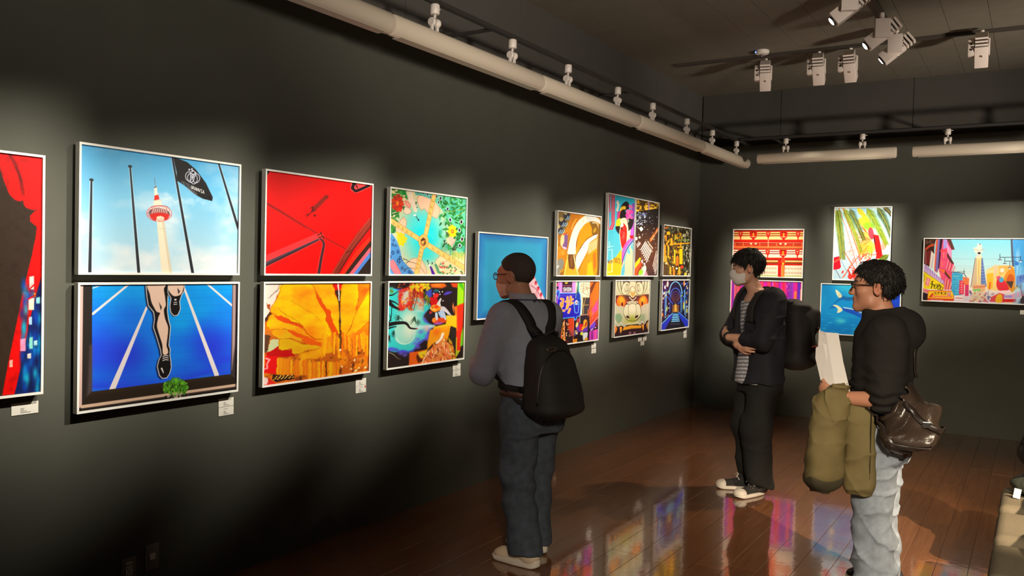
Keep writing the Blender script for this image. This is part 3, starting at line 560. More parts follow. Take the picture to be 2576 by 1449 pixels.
    c.poly([(715, 1250), (750, 1270), (810, 1392), (755, 1392)], (76, 26, 150), 1, 1.2); c.line([(690, 1185), (710, 1250)], 9, (60, 50, 50)); c.dab(688, 1180, 9, 14, 0, (20, 20, 30)); c.dab(716, 1250, 15, 16, 0, (240, 236, 226)); c.poly([(790, 1230), (830, 1225), (880, 1340), (900, 1392), (840, 1370)], (90, 150, 110)); c.dab(760, 1216, 9, 16, 0, (30, 30, 40))
    for k in range(70):
        x, y = r.uniform(880, 1250), r.uniform(1230, 1390)
        if y < 1180+(x-900)*.45: continue
        c.dab(x, y, 18, 10, r.rand()*3, ((40, 130, 70), (60, 160, 90), (214, 60, 50), (240, 220, 190), (30, 90, 50))[k % 5], .95, 1.4)
    for k in range(26): c.line([(1060+k*8, 1030+r.rand()*30), (1064+k*8, 1110+r.rand()*60)], 7, ((236, 214, 120), (180, 190, 60), (70, 130, 50))[k % 3])
    for x in (930, 950, 910): c.dab(x, 1220+abs(x-930)*3, 18, 16, 0, (220, 70, 66))
    return c
def art_goldfish():
    c = Art([(106, 76), (1262, 64), (1240, 1216), (82, 1372)], .166)
    r = c.r; c.fill((34, 22, 20))
    c.poly([(100, 160), (260, 170), (480, 180), (640, 330), (760, 420), (640, 580), (720, 680), (810, 730), (740, 800), (720, 900), (590, 1000), (480, 1120), (330, 1130), (90, 1060)], (70, 70, 190), 1, 14)
    c.poly([(100, 210), (260, 190), (480, 200), (640, 360), (750, 430), (640, 560), (650, 660), (780, 730), (700, 800), (680, 900), (560, 970), (470, 1090), (330, 1110), (90, 1030)], (46, 188, 188), 1, 20, True)
    c.glow(430, 640, 150, 190, (220, 232, 206), .95); c.dab(360, 830, 155, 175, 0, (150, 206, 190), .9, 10); c.glow(440, 780, 110, 150, (226, 228, 206), .8); c.mask((c.noise(90, 3, 5)-.52)*3*np.exp(-((c.u-.2)/.1)**2-((c.v-.66)/.13)**2), (90, 180, 176)); c.line(_arc(360, 830, 152, 172, 20, 150), 10, (226, 236, 220), .8, 6)
    c.line([(560, 750), (800, 730)], 60, (196, 222, 222), .75, 14, 40); c.glow(690, 770, 50, 50, (236, 160, 170), .8)
    for x, y in ((515, 990), (555, 930), (600, 820), (690, 880), (560, 1050), (150, 1080), (300, 1140), (360, 1165), (700, 930)): c.glow(x, y, 34, 26, (110, 90, 220), .8)
    for k in range(24): c.glow(120+k*16+r.randn()*8, 1085+k*2.2+r.randn()*12, 22, 14, (70, 60, 200), .7)
    # maple reds and yellows, upper middle
    c.poly([(265, 200), (420, 130), (440, 400), (330, 500), (260, 500)], (214, 26, 20), .9, 20); c.poly([(290, 230), (420, 190), (440, 390), (320, 410)], (196, 220, 206), .85, 26)
    c.poly([(430, 80), (640, 70), (640, 500), (560, 480), (450, 500), (400, 470)], (214, 60, 20), .8, 20); c.poly([(480, 300), (640, 320), (640, 520), (520, 520)], (180, 220, 210), .7, 30); c.dab(545, 335, 30, 34, 0, (90, 196, 196), .9, 4); c.poly([(470, 400), (520, 390), (560, 440), (510, 500), (465, 460)], (110, 200, 196), .9, 4)
    for k in range(150):
        x, y = r.uniform(250, 640), r.uniform(80, 560); a = r.rand()*3.1
        q = ((208, 30, 22), (226, 60, 26), (170, 16, 22), (230, 120, 30), (236, 190, 40))[int(r.rand()*5)]
        if y < 480 and r.rand() < .8: c.line([(x-32*math.cos(a), y-32*math.sin(a)), (x+32*math.cos(a), y+32*math.sin(a))], 9, q, .85, 2, 3)
    for x in (500, 560, 520): c.line([(x, 80), (x-20, 300), (x-70, 480)], 16, (130, 24, 18), .9, 2, 8, sm=True)
    for k in range(40): c.dab(r.uniform(430, 740), r.uniform(75, 200), 26, 16, r.rand()*3, ((226, 206, 30), (240, 150, 30), (190, 186, 30))[k % 3], .85, 4)
    for k in range(26): c.line([(690+r.randn()*30, 290+r.randn()*60), (720+r.randn()*40, 340+r.randn()*60)], 9, ((200, 196, 40), (80, 100, 30))[k % 2], .9, 2, 3)
    for k in range(14): c.dab(720+r.randn()*30, 240+r.randn()*26, 26, 18, r.rand()*3, (60, 70, 190), .7, 8)
    c.poly([(740, 90), (960, 80), (990, 130), (920, 160), (760, 150)], (226, 90, 20), .9, 16); c.poly([(1050, 80), (1160, 70), (1150, 150), (1080, 140)], (226, 70, 24), .9, 16); c.glow(850, 110, 90, 30, (246, 150, 40), .7)
    # green and red bands on the far side
    c.poly([(1160, 66), (1262, 64), (1252, 420), (1150, 430)], (150, 206, 20), 1, 10); c.poly([(1170, 70), (1230, 66), (1255, 200), (1190, 130)], (60, 170, 20), .9, 12); c.poly([(1110, 440), (1250, 380), (1240, 700), (1200, 1110), (1130, 1120), (1140, 700)], (222, 44, 20), 1, 12); c.poly([(1110, 440), (1150, 430), (1160, 800), (1130, 800)], (236, 130, 20), .8, 14)
    c.poly([(1255, 700), (1250, 1010), (1200, 1050), (1210, 880)], (110, 190, 30), .95, 10); c.poly([(1130, 900), (1150, 900), (1150, 1100), (1200, 1100), (1150, 1190), (1128, 1190)], (180, 190, 30), .9, 10); c.poly([(1090, 370), (1110, 440), (1100, 540), (1075, 440)], (206, 110, 60), .9, 4)
    # lower fire colours and the rock
    c.poly([(980, 570), (1140, 570), (1140, 760), (1060, 730), (960, 800), (760, 800), (740, 880), (800, 740), (980, 700)], (240, 196, 20), .95, 14); c.poly([(740, 790), (1060, 720), (1030, 860), (1000, 960), (780, 1000), (700, 1090), (700, 1000)], (238, 150, 14), .95, 16); c.glow(840, 820, 60, 60, (226, 90, 20), .8)
    c.poly([(430, 1130), (560, 1110), (700, 1080), (720, 1300), (420, 1340)], (226, 90, 16), .95, 12); c.poly([(560, 1130), (700, 1090), (660, 1210), (590, 1210)], (216, 196, 30), .9, 12); c.poly([(545, 1150), (600, 1220), (650, 1250), (560, 1290), (530, 1200)], (50, 20, 12), .8, 8)
    rk = [(935, 835), (955, 870), (950, 930), (1040, 1000), (1110, 1130), (1145, 1225), (620, 1300), (640, 1240), (720, 1110), (800, 1010), (880, 920)]
    c.poly(rk, (216, 120, 60), 1, 2); c.poly([(1020, 900), (1070, 960), (1120, 1080), (1145, 1225), (1060, 1235), (1030, 1050)], (196, 150, 30), .9, 8)
    for k in range(170):
        x, y = r.uniform(640, 1140), r.uniform(900, 1290)
        if y > 1310-(x-620)*.16 or y < 860+abs(x-930)*1.1: continue
        a = 1.2+r.randn()*.4; q = ((236, 150, 90), (170, 30, 16), (226, 70, 30), (246, 206, 160), (110, 40, 16), (220, 150, 40))[k % 6]; c.dab(x, y, 34, 8, a, q, .8, 3)
    c.line([(935, 850), (900, 930), (840, 990)], 46, (236, 224, 204), .95, 4, 26, sm=True); c.line([(720, 1110), (640, 1240), (620, 1300)], 14, (240, 214, 180), .9, 3); c.poly([(1050, 750), (1140, 760), (1130, 1180), (1080, 980), (1040, 880)], (40, 34, 26), 1, 5)
    c.dab(830, 640, 60, 50, 0, (226, 60, 26), .95, 10); c.dab(800, 640, 30, 34, 0, (240, 140, 40), .9, 6); c.dab(930, 640, 70, 40, .3, (230, 70, 26), .9, 8); c.dab(870, 690, 70, 20, 0, (190, 90, 200), .8, 10)
    c.poly([(740, 290), (850, 310), (860, 400), (750, 420)], (196, 14, 20), 1, 6); c.dab(830, 270, 46, 34, -.3, (222, 40, 34)); c.dab(835, 195, 44, 20, .1, (40, 110, 120), .8, 6)
    # the fish
    c.poly([(840, 400), (880, 330), (905, 305), (912, 330), (895, 380), (905, 430), (860, 430)], (206, 200, 196), 1, 2, True)
    for p, q in (([(880, 450), (960, 440), (1060, 560), (1050, 570), (940, 490)], (214, 206, 214)), ([(890, 480), (960, 520), (985, 640), (950, 610), (900, 540)], (190, 206, 236)), ([(820, 530), (850, 530), (860, 600), (845, 650), (820, 600)], (200, 220, 240)), ([(860, 520), (900, 520), (940, 600), (900, 600)], (170, 196, 236))): c.poly(q and p, q, .92, 3, True)
    for k in range(9): c.line([(890, 470), (960+k*9, 500+k*7), (1060-k*12, 570+k*8)], 4, (240, 240, 250), .7, 1.5, 2, sm=True)
    c.poly([(740, 460), (770, 420), (830, 405), (880, 430), (905, 465), (870, 500), (810, 520), (765, 500)], (240, 130, 24), 1, 2, True); c.dab(835, 440, 34, 24, .2, (222, 60, 20), .9, 6); c.dab(800, 480, 40, 18, .3, (246, 190, 80), .8, 6); c.dab(775, 455, 9, 9, 0, (30, 16, 16)); c.dab(752, 465, 12, 10, 0, (246, 210, 160), .9, 3)
    for x, y in ((925, 213), (937, 350), (890, 250), (880, 215), (793, 242)): c.dab(x, y, 9, 9, 0, (240, 240, 250), 1, 2)
    c.poly([(945, 250), (1000, 210), (1075, 215), (1020, 250), (960, 262)], (80, 60, 190), .95, 4, True); c.poly([(680, 570), (740, 520), (800, 540), (770, 600), (700, 620)], (40, 26, 44), .95, 8); c.dab(750, 525, 22, 20, 0, (200, 50, 50), .9, 5)
    # pine branches in front of the moon
    K = (22, 16, 18)
    for p, a, b in (([(96, 715), (200, 690), (330, 680), (390, 700), (440, 760), (530, 772)], 60, 18), ([(96, 770), (180, 745), (230, 740)], 26, 10), ([(100, 360), (180, 430), (270, 480)], 66, 20), ([(110, 340), (200, 370), (260, 410)], 30, 10), ([(110, 690), (150, 600), (160, 450)], 14, 10), ([(105, 270), (180, 260), (250, 210)], 26, 8), ([(150, 650), (130, 560)], 12, 6)): c.line(p, a, K, 1, 2, b, sm=True)
    for cx, cy, n0, R0, a0, a1, q in ((265, 600, 26, 90, 20, 200, (30, 60, 50)), (500, 610, 24, 110, 40, 140, (30, 70, 50)), (115, 880, 26, 90, 60, 120, K), (190, 820, 20, 80, 60, 120, (20, 50, 46)), (160, 200, 30, 50, 0, 360, (90, 120, 40)), (560, 660, 14, 70, 50, 120, (30, 60, 50)), (300, 260, 20, 70, 0, 360, (196, 26, 20)), (430, 400, 20, 70, 0, 360, (206, 40, 24))):
        for k in range(n0): a = math.radians(r.uniform(a0, a1)); d = R0*r.uniform(.6, 1.1); x, y = cx+r.randn()*10, cy+r.randn()*16; c.line([(x, y), (x+d*math.cos(a), y+d*math.sin(a))], 6, q, .9, 1.4, 2)
    c.dab(540, 770, 14, 12, 0, (160, 80, 90)); c.line([(125, 1130), (190, 1160), (250, 1215), (300, 1230)], 7, (210, 200, 170), .9, 1.5, 3, sm=True); c.dab(350, 85, 18, 24, 0, (214, 50, 60), .9, 4)
    return c
def art_curtain():
    c = Art([(-760, -66), (230, 54), (216, 1324), (-764, 1428)], .2347*1.15); c.fill((50, 36, 26)); r = c.r
    R = (206, 8, 6)
    c.poly([(-20, 15), (40, 24), (100, 140), (135, 250), (130, 285), (95, 290), (60, 260), (40, 220), (10, 130)], R, 1, 4, True); c.poly([(60, 30), (235, 54), (232, 315), (200, 338), (165, 335), (130, 305), (120, 170)], (206, 10, 10), 1, 4, True); c.line([(60, 40), (105, 140), (128, 250)], 22, (96, 10, 10), .6, 8, sm=True)
    c.poly([(232, 330), (190, 345), (165, 370), (165, 400), (200, 430), (195, 480), (170, 600), (130, 760), (90, 960), (50, 1150), (15, 1340), (80, 1334), (120, 1180), (165, 920), (200, 780), (225, 690)], (222, 4, 2), 1, 3); c.poly([(225, 700), (216, 1324), (80, 1336), (115, 1180), (165, 920)], (10, 30, 96), 1, 3)
    for k in range(46): x = r.uniform(120, 222); y = r.uniform(720, 1320); c.glow(x, y, 14, 36, ((0, 130, 206), (6, 60, 170), (20, 170, 200), (12, 20, 70))[k % 4], .8)
    for x, y, w, h, q in ((172, 735, 12, 34, (250, 226, 216)), (170, 850, 14, 30, (250, 240, 206)), (188, 800, 5, 8, (246, 200, 40)), (125, 1070, 14, 32, (240, 150, 190)), (165, 940, 8, 20, (170, 214, 236)), (158, 1130, 10, 12, (236, 226, 216)), (206, 830, 10, 16, (150, 226, 226)), (168, 1060, 9, 30, (140, 214, 190)), (62, 1170, 8, 18, (250, 200, 180)), (155, 1010, 3, 50, (20, 20, 60)), (192, 1060, 9, 12, (180, 230, 226))): c.poly([(x-w, y-h), (x+w, y-h-4), (x+w, y+h), (x-w, y+h)], q, .9, 2)
    c.line([(158, 770), (190, 740)], 9, (214, 10, 10)); c.line([(155, 822), (190, 800)], 9, (214, 10, 10)); c.mask((c.noise(30, 3, 3)-.5)*.6, (20, 8, 8)); return c
def art_wheel():
    c = Art([(92, 60), (1140, 148), (1112, 1300), (64, 1374)], .1656); c.fill((44, 158, 206)); r = c.r
    e = np.minimum(np.minimum(c.u, 1-c.u), np.minimum(c.v, 1-c.v)); c.mask(1-e*9, (36, 100, 176)); c.mask((c.noise(300, 2, 4)-.5)*.8, (70, 178, 220)); c.glow(650, 640, 330, 300, (90, 200, 230), .5)
    c.poly([(930, 690), (1118, 1110), (1112, 1300), (700, 1300), (760, 1000)], (246, 196, 204), .95, 5)
    for k in range(46): x0, y0 = r.uniform(780, 1100), r.uniform(800, 1290); a = r.rand()*3.1; c.line([(x0-70*math.cos(a), y0-70*math.sin(a)), (x0+70*math.cos(a), y0+70*math.sin(a))], 6, ((214, 60, 84), (240, 150, 160), (180, 40, 60))[k % 3], .75) if y0 > 780+(x0-900)*1.7 and y0 > 850 else None
    c.line([(900, 870), (980, 930), (1040, 1040), (1080, 1140)], 8, (150, 30, 50)); c.line([(860, 1000), (960, 1110), (1060, 1150)], 7, (160, 40, 60))
    for x, y in ((932, 740), (968, 828), (1006, 912), (1048, 1005), (1090, 1110)): c.dab(x, y, 21, 32, 0, (222, 56, 74)); c.dab(x+2, y-18, 15, 12, 0, (130, 30, 70), .8)
    return c
def art_gold():
    c = Art([(122, 95), (975, 205), (945, 1388), (90, 1385)], .1553); c.fill((206, 130, 20)); r = c.r
    c.mask((c.noise((90, 300), 3, 4)-.45)*3, (150, 90, 20)); c.mask((c.noise((120, 200), 3, 14)-.55)*4, (236, 180, 60))
    c.poly([(120, 95), (380, 130), (330, 350), (250, 520), (110, 560)], (120, 104, 70), .8, 20)
    for x, y in ((310, 195), (225, 330), (165, 475)):
        c.dab(x, y, 70, 80, -.5, (40, 44, 60), 1, 6)
        for k in range(5): c.line(_arc(x-44+k*20, y-20, 60, 90, 10, 75), 9, (214, 236, 246) if k % 2 == 0 else (80, 130, 160))
        c.dab(x-28, y-70, 34, 40, .3, (206, 180, 110), .9, 6)
    c.poly([(270, 530), (215, 560), (180, 660), (190, 790), (280, 870), (310, 760), (320, 560)], (246, 206, 150), 1, 3, True); c.poly([(260, 570), (320, 575), (315, 760), (290, 860), (220, 810), (255, 700)], (120, 80, 140), 1, 8, True); c.line([(235, 560), (310, 535)], 26, (200, 80, 20)); c.dab(265, 830, 40, 18, .4, (226, 196, 226), .9, 6)
    c.poly([(380, 130), (640, 170), (520, 270), (420, 470), (360, 650), (340, 440)], (206, 120, 20), .9, 12); c.line([(490, 250), (430, 350), (400, 450)], 22, (240, 180, 70), .9, 6)
    ring = [(325, 960), (340, 800), (380, 620), (440, 440), (530, 290), (640, 195), (740, 175), (850, 190), (950, 260), (972, 340), (900, 300), (800, 290), (700, 320), (600, 420), (530, 560), (490, 720), (480, 860), (470, 960)]
    c.poly(ring, (240, 232, 212), 1, 3, True); c.poly([(700, 170), (860, 190), (970, 270), (972, 340), (850, 290), (720, 300)], (206, 206, 200), .9, 14, True); c.line([(620, 240), (640, 330)], 9, (170, 160, 140), .7, 4)
    c.poly([(500, 900), (520, 680), (590, 480), (700, 350), (800, 300), (900, 340), (920, 540), (800, 580), (680, 680), (580, 800)], (232, 142, 10), 1, 5, True); c.poly([(760, 300), (880, 320), (930, 450), (900, 560), (810, 560), (800, 430)], (96, 70, 24), .85, 14, True); c.dab(860, 470, 26, 60, .4, (196, 150, 40), .8, 8); c.line([(820, 320), (900, 330), (935, 410)], 30, (196, 184, 150), .9, 6, 16, sm=True)
    c.poly([(480, 1010), (530, 910), (640, 740), (740, 640), (905, 550), (890, 620), (760, 720), (720, 870), (640, 1040), (560, 1200), (520, 1270), (470, 1190)], (244, 236, 220), 1, 4, True); c.line([(480, 1110), (490, 990), (570, 850), (700, 650), (820, 575), (905, 552)], 8, (60, 34, 20), 1, 2, sm=True); c.line([(520, 990), (640, 810), (720, 700)], 5, (150, 120, 130), .8, 2); c.dab(720, 690, 46, 26, -.8, (230, 206, 214), .9, 8)
    c.poly([(740, 740), (900, 640), (930, 640), (900, 880), (720, 960)], (206, 186, 130), .9, 20); c.poly([(940, 350), (970, 360), (948, 1388), (900, 1388), (910, 800)], (110, 76, 30), .95, 12)
    c.poly([(560, 1388), (600, 1180), (700, 1010), (860, 860), (900, 900), (880, 1388)], (240, 150, 6), 1, 8, True); c.poly([(700, 1388), (720, 1150), (800, 1100), (840, 1388)], (250, 200, 20), .9, 24); c.poly([(820, 960), (880, 900), (890, 1200), (840, 1300)], (200, 96, 10), .8, 20)
    c.poly([(330, 960), (470, 960), (470, 1180), (440, 1260), (350, 1240), (320, 1100)], (110, 66, 24), 1, 10); c.line([(400, 1000), (390, 1040), (400, 1200)], 20, (170, 110, 50), .8, 8); c.poly([(240, 1388), (290, 1080), (330, 1050), (350, 1250), (440, 1280), (480, 1200), (530, 1280), (540, 1388)], (226, 176, 40), 1, 8); c.line([(445, 980), (480, 1200), (540, 1388)], 22, (246, 220, 150), .9, 5); c.line([(325, 980), (300, 1160), (255, 1388)], 14, (250, 230, 120), .9, 4)
    c.poly([(120, 1100), (210, 1050), (250, 1120), (230, 1220), (160, 1388), (96, 1388)], (140, 136, 124), 1, 8, True); c.dab(130, 1210, 14, 30, .6, (226, 226, 220), .9, 5); c.dab(210, 1290, 60, 20, -.7, (206, 150, 30), .9, 8); return c
def art_shin():
    c = Art([(86, 68), (950, 62), (925, 1240), (66, 1340)], .1553); c.fill((40, 20, 24)); r = c.r
    c.poly([(80, 60), (480, 60), (480, 320), (80, 320)], (214, 120, 226)); c.poly([(85, 66), (140, 66), (140, 230), (85, 230)], (196, 90, 110)); c.dab(105, 85, 22, 20, 0, (40, 20, 24), 1, 3); c.line([(190, 66), (190, 320)], 26, (236, 170, 240), .7, 8); c.poly([(410, 60), (480, 60), (480, 300), (410, 300)], (226, 150, 236))
    c.poly([(500, 60), (770, 60), (760, 380), (600, 760), (560, 760)], (246, 244, 206), 1, 4); c.poly([(480, 60), (510, 60), (500, 300), (480, 300)], (240, 240, 200), 1, 3)
    for p in ([(580, 160), (620, 110), (760, 150)], [(580, 160), (760, 200)], [(580, 220), (770, 200)], [(600, 280), (770, 370)], [(640, 110), (630, 300)], [(740, 220), (610, 260)], [(690, 150), (740, 330)]): c.line(p, 9, (150, 110, 70), .9, 2)
    c.poly([(620, 380), (760, 400), (750, 740), (610, 740)], (66, 58, 56), 1, 4); [c.line(p, 14, (200, 160, 90), .95, 3) for p in ([(620, 390), (750, 390)], [(625, 400), (630, 590)], [(680, 400), (630, 620)], [(640, 545), (740, 540)], [(640, 620), (635, 720)])]
    c.poly([(218, 66), (412, 66), (412, 275), (218, 275)], (54, 26, 54)); c.poly([(262, 66), (330, 66), (325, 98), (296, 120), (266, 98)], (240, 206, 40)); c.line([(280, 72), (296, 86), (314, 72)], 7, (90, 70, 20)); c.line([(232, 152), (404, 152)], 12, (196, 90, 120), .9, 3)
    c.text('SHIN', (238, 190), (30, 0), (0, 70), 13, (250, 244, 250), 1.38)
    c.poly([(766, 62), (950, 62), (936, 760), (770, 1000), (752, 700), (770, 350)], (226, 110, 20), 1, 4); c.poly([(850, 62), (900, 62), (780, 340), (770, 200)], (110, 50, 30), .95, 5); c.poly([(930, 420), (930, 640), (820, 760), (800, 640)], (214, 60, 170), .8, 30); c.poly([(936, 640), (930, 900), (770, 1000), (790, 800)], (214, 60, 40), .8, 20)
    for k in range(22): x = r.uniform(780, 940); y = r.uniform(380, 900); c.line([(x, y), (x-40, y+90)], 8, ((250, 160, 60), (240, 90, 190), (190, 30, 60), (120, 30, 30))[k % 4], .6, 3)
    c.poly([(560, 740), (740, 720), (740, 1000), (560, 1000)], (44, 30, 40)); c.line([(560, 750), (730, 730)], 14, (246, 170, 130)); c.line([(570, 760), (570, 900)], 12, (236, 190, 190)); c.line([(735, 640), (735, 760)], 20, (240, 110, 90), .9, 4)
    for k in range(12): x = 80+k*17; c.line([(x, 840), (x+6, 1330)], 18, ((230, 130, 20), (120, 40, 16), (250, 180, 60), (196, 60, 40))[k % 4], .95, 4)
    c.poly([(330, 820), (450, 800), (450, 1010), (420, 1100), (330, 1000)], (222, 66, 20), .95, 6); c.poly([(340, 1010), (450, 1010), (440, 1160), (390, 1160)], (190, 70, 70), .8, 10)
    for k in range(46): x, y = r.uniform(225, 380), r.uniform(840, 1300); c.dab(x, y, 16, 10, r.rand()*3, ((28, 14, 14), (236, 160, 60), (240, 220, 190), (30, 16, 18), (120, 40, 20))[k % 5], .9, 2)
    c.line([(262, 860), (270, 1320)], 12, (250, 190, 120), .8, 4); c.line([(455, 820), (440, 1250)], 10, (240, 130, 90), .8, 4)
    c.poly([(480, 960), (720, 900), (730, 1070), (640, 1090), (520, 1080)], (110, 60, 196), .9, 8); c.poly([(560, 920), (640, 930), (630, 1050), (560, 1060)], (214, 30, 46), 1, 6); c.poly([(640, 870), (680, 830), (720, 880), (710, 980), (660, 1010), (610, 1060), (610, 990), (640, 960)], (240, 160, 30), 1, 4, True); c.dab(690, 930, 20, 60, .3, (160, 50, 20), .9, 6); c.dab(515, 930, 26, 60, .2, (240, 220, 120), .95, 6); c.dab(535, 850, 30, 46, 0, (200, 60, 70), .9, 8)
    c.dab(500, 1100, 40, 70, -.4, (50, 40, 90), 1, 4); c.line(_arc(510, 1110, 50, 60, 30, 200), 9, (150, 130, 220)); c.dab(500, 1090, 22, 44, -.4, (246, 214, 150)); c.dab(495, 1080, 10, 16, 0, (30, 16, 16))
    c.poly([(470, 1160), (620, 1100), (740, 1160), (740, 1270), (470, 1290)], (30, 20, 20), 1, 6); c.dab(610, 1115, 32, 36, 0, (220, 220, 70), .95, 5); c.poly([(635, 1110), (720, 1095), (720, 1180), (680, 1240), (640, 1250), (630, 1170)], (216, 220, 222), 1, 4, True); c.dab(700, 1230, 40, 30, -.4, (230, 160, 40), .9, 6); c.poly([(430, 1230), (520, 1215), (515, 1280), (440, 1300)], (240, 150, 30)); c.line([(455, 1270), (500, 1245)], 14, (120, 50, 10))
    c.poly([(765, 960), (860, 880), (900, 900), (860, 1010), (800, 1060), (770, 1040)], (110, 60, 196), 1, 5); c.line([(760, 990), (930, 780)], 12, (250, 150, 170), .95, 3); [c.dab(x, y, 13, 15, 0, (240, 190, 230), .95, 3) for x, y in ((795, 1050), (822, 1030), (790, 1085), (880, 1000))]
    c.poly([(760, 1080), (925, 1030), (925, 1240), (760, 1260)], (206, 60, 190), .95, 6); c.line([(815, 1090), (815, 1240)], 26, (110, 20, 110), .9, 6); c.line([(880, 1050), (880, 1240)], 30, (236, 80, 130), .8, 8); c.poly([(880, 860), (935, 820), (930, 980), (885, 990)], (110, 20, 40), .9, 6)
    box = [(95, 300), (480, 310), (480, 420), (585, 430), (575, 740), (520, 770), (470, 850), (460, 780), (170, 820), (105, 780)]
    c.poly(box, (36, 26, 190), 1, 4); c.poly([(110, 320), (470, 325), (470, 370), (110, 380)], (80, 60, 206), .8, 12); c.poly([(100, 240), (140, 235), (165, 290), (140, 400), (95, 330)], (50, 70, 200), 1, 5, True); c.dab(118, 190, 26, 24, 0, (30, 16, 60), 1, 4)
    c.line([(90, 270), (110, 275), (140, 240), (165, 270), (160, 340), (140, 410)], 13, (90, 190, 246), 1, 3, sm=True); c.line([(165, 300), (480, 300)], 14, (110, 210, 250), 1, 3); c.line([(100, 570), (98, 740), (120, 800), (170, 812), (455, 785), (465, 845), (490, 840), (510, 775), (570, 760), (575, 700)], 15, (90, 190, 250), 1, 3); c.line([(88, 350), (120, 360), (125, 450), (100, 540), (85, 540)], 11, (246, 110, 220), 1, 3, sm=True)
    c.line([(485, 400), (490, 330), (520, 290), (525, 66)], 13, (110, 200, 246), 1, 3, sm=True); c.poly([(520, 66), (550, 66), (548, 280), (518, 290)], (30, 130, 90), 1, 4); c.poly([(515, 290), (550, 280), (575, 340), (580, 560), (495, 470), (495, 350)], (30, 60, 180), 1, 5); c.line([(548, 70), (550, 270), (585, 320), (590, 700)], 13, (130, 220, 250), 1, 3, sm=True)
    c.line([(450, 530), (470, 690), (500, 705), (535, 690), (550, 530)], 13, (110, 200, 250), 1, 3); c.poly([(468, 550), (532, 550), (522, 680), (480, 680)], (40, 40, 200)); c.line(_arc(500, 500, 50, 36, 0, 360, 14), 12, (130, 215, 250), 1, 3); c.dab(498, 485, 26, 44, 0, (250, 246, 250)); c.dab(500, 490, 10, 22, 0, (170, 60, 60))
    Yw, Pk = (246, 190, 40), (246, 160, 190)
    for w, q in ((50, Pk), (26, Yw)):
        for p in ([(195, 415), (235, 425), (220, 560)], [(195, 500), (190, 650)], [(155, 670), (262, 648)], [(322, 385), (322, 430)], [(292, 470), (352, 462)], [(330, 500), (310, 590)], [(385, 375), (382, 530)], [(390, 430), (425, 425)], [(395, 500), (425, 500)], [(370, 620), (345, 690)], [(340, 540), (310, 610)]): c.line(p, w, q, 1, 6)
    for p in ([(195, 415), (235, 425), (220, 560)], [(195, 500), (190, 650)], [(155, 670), (262, 648)], [(382, 385), (382, 530)]): c.line(p, 7, (120, 60, 20), .8, 3)
    return c
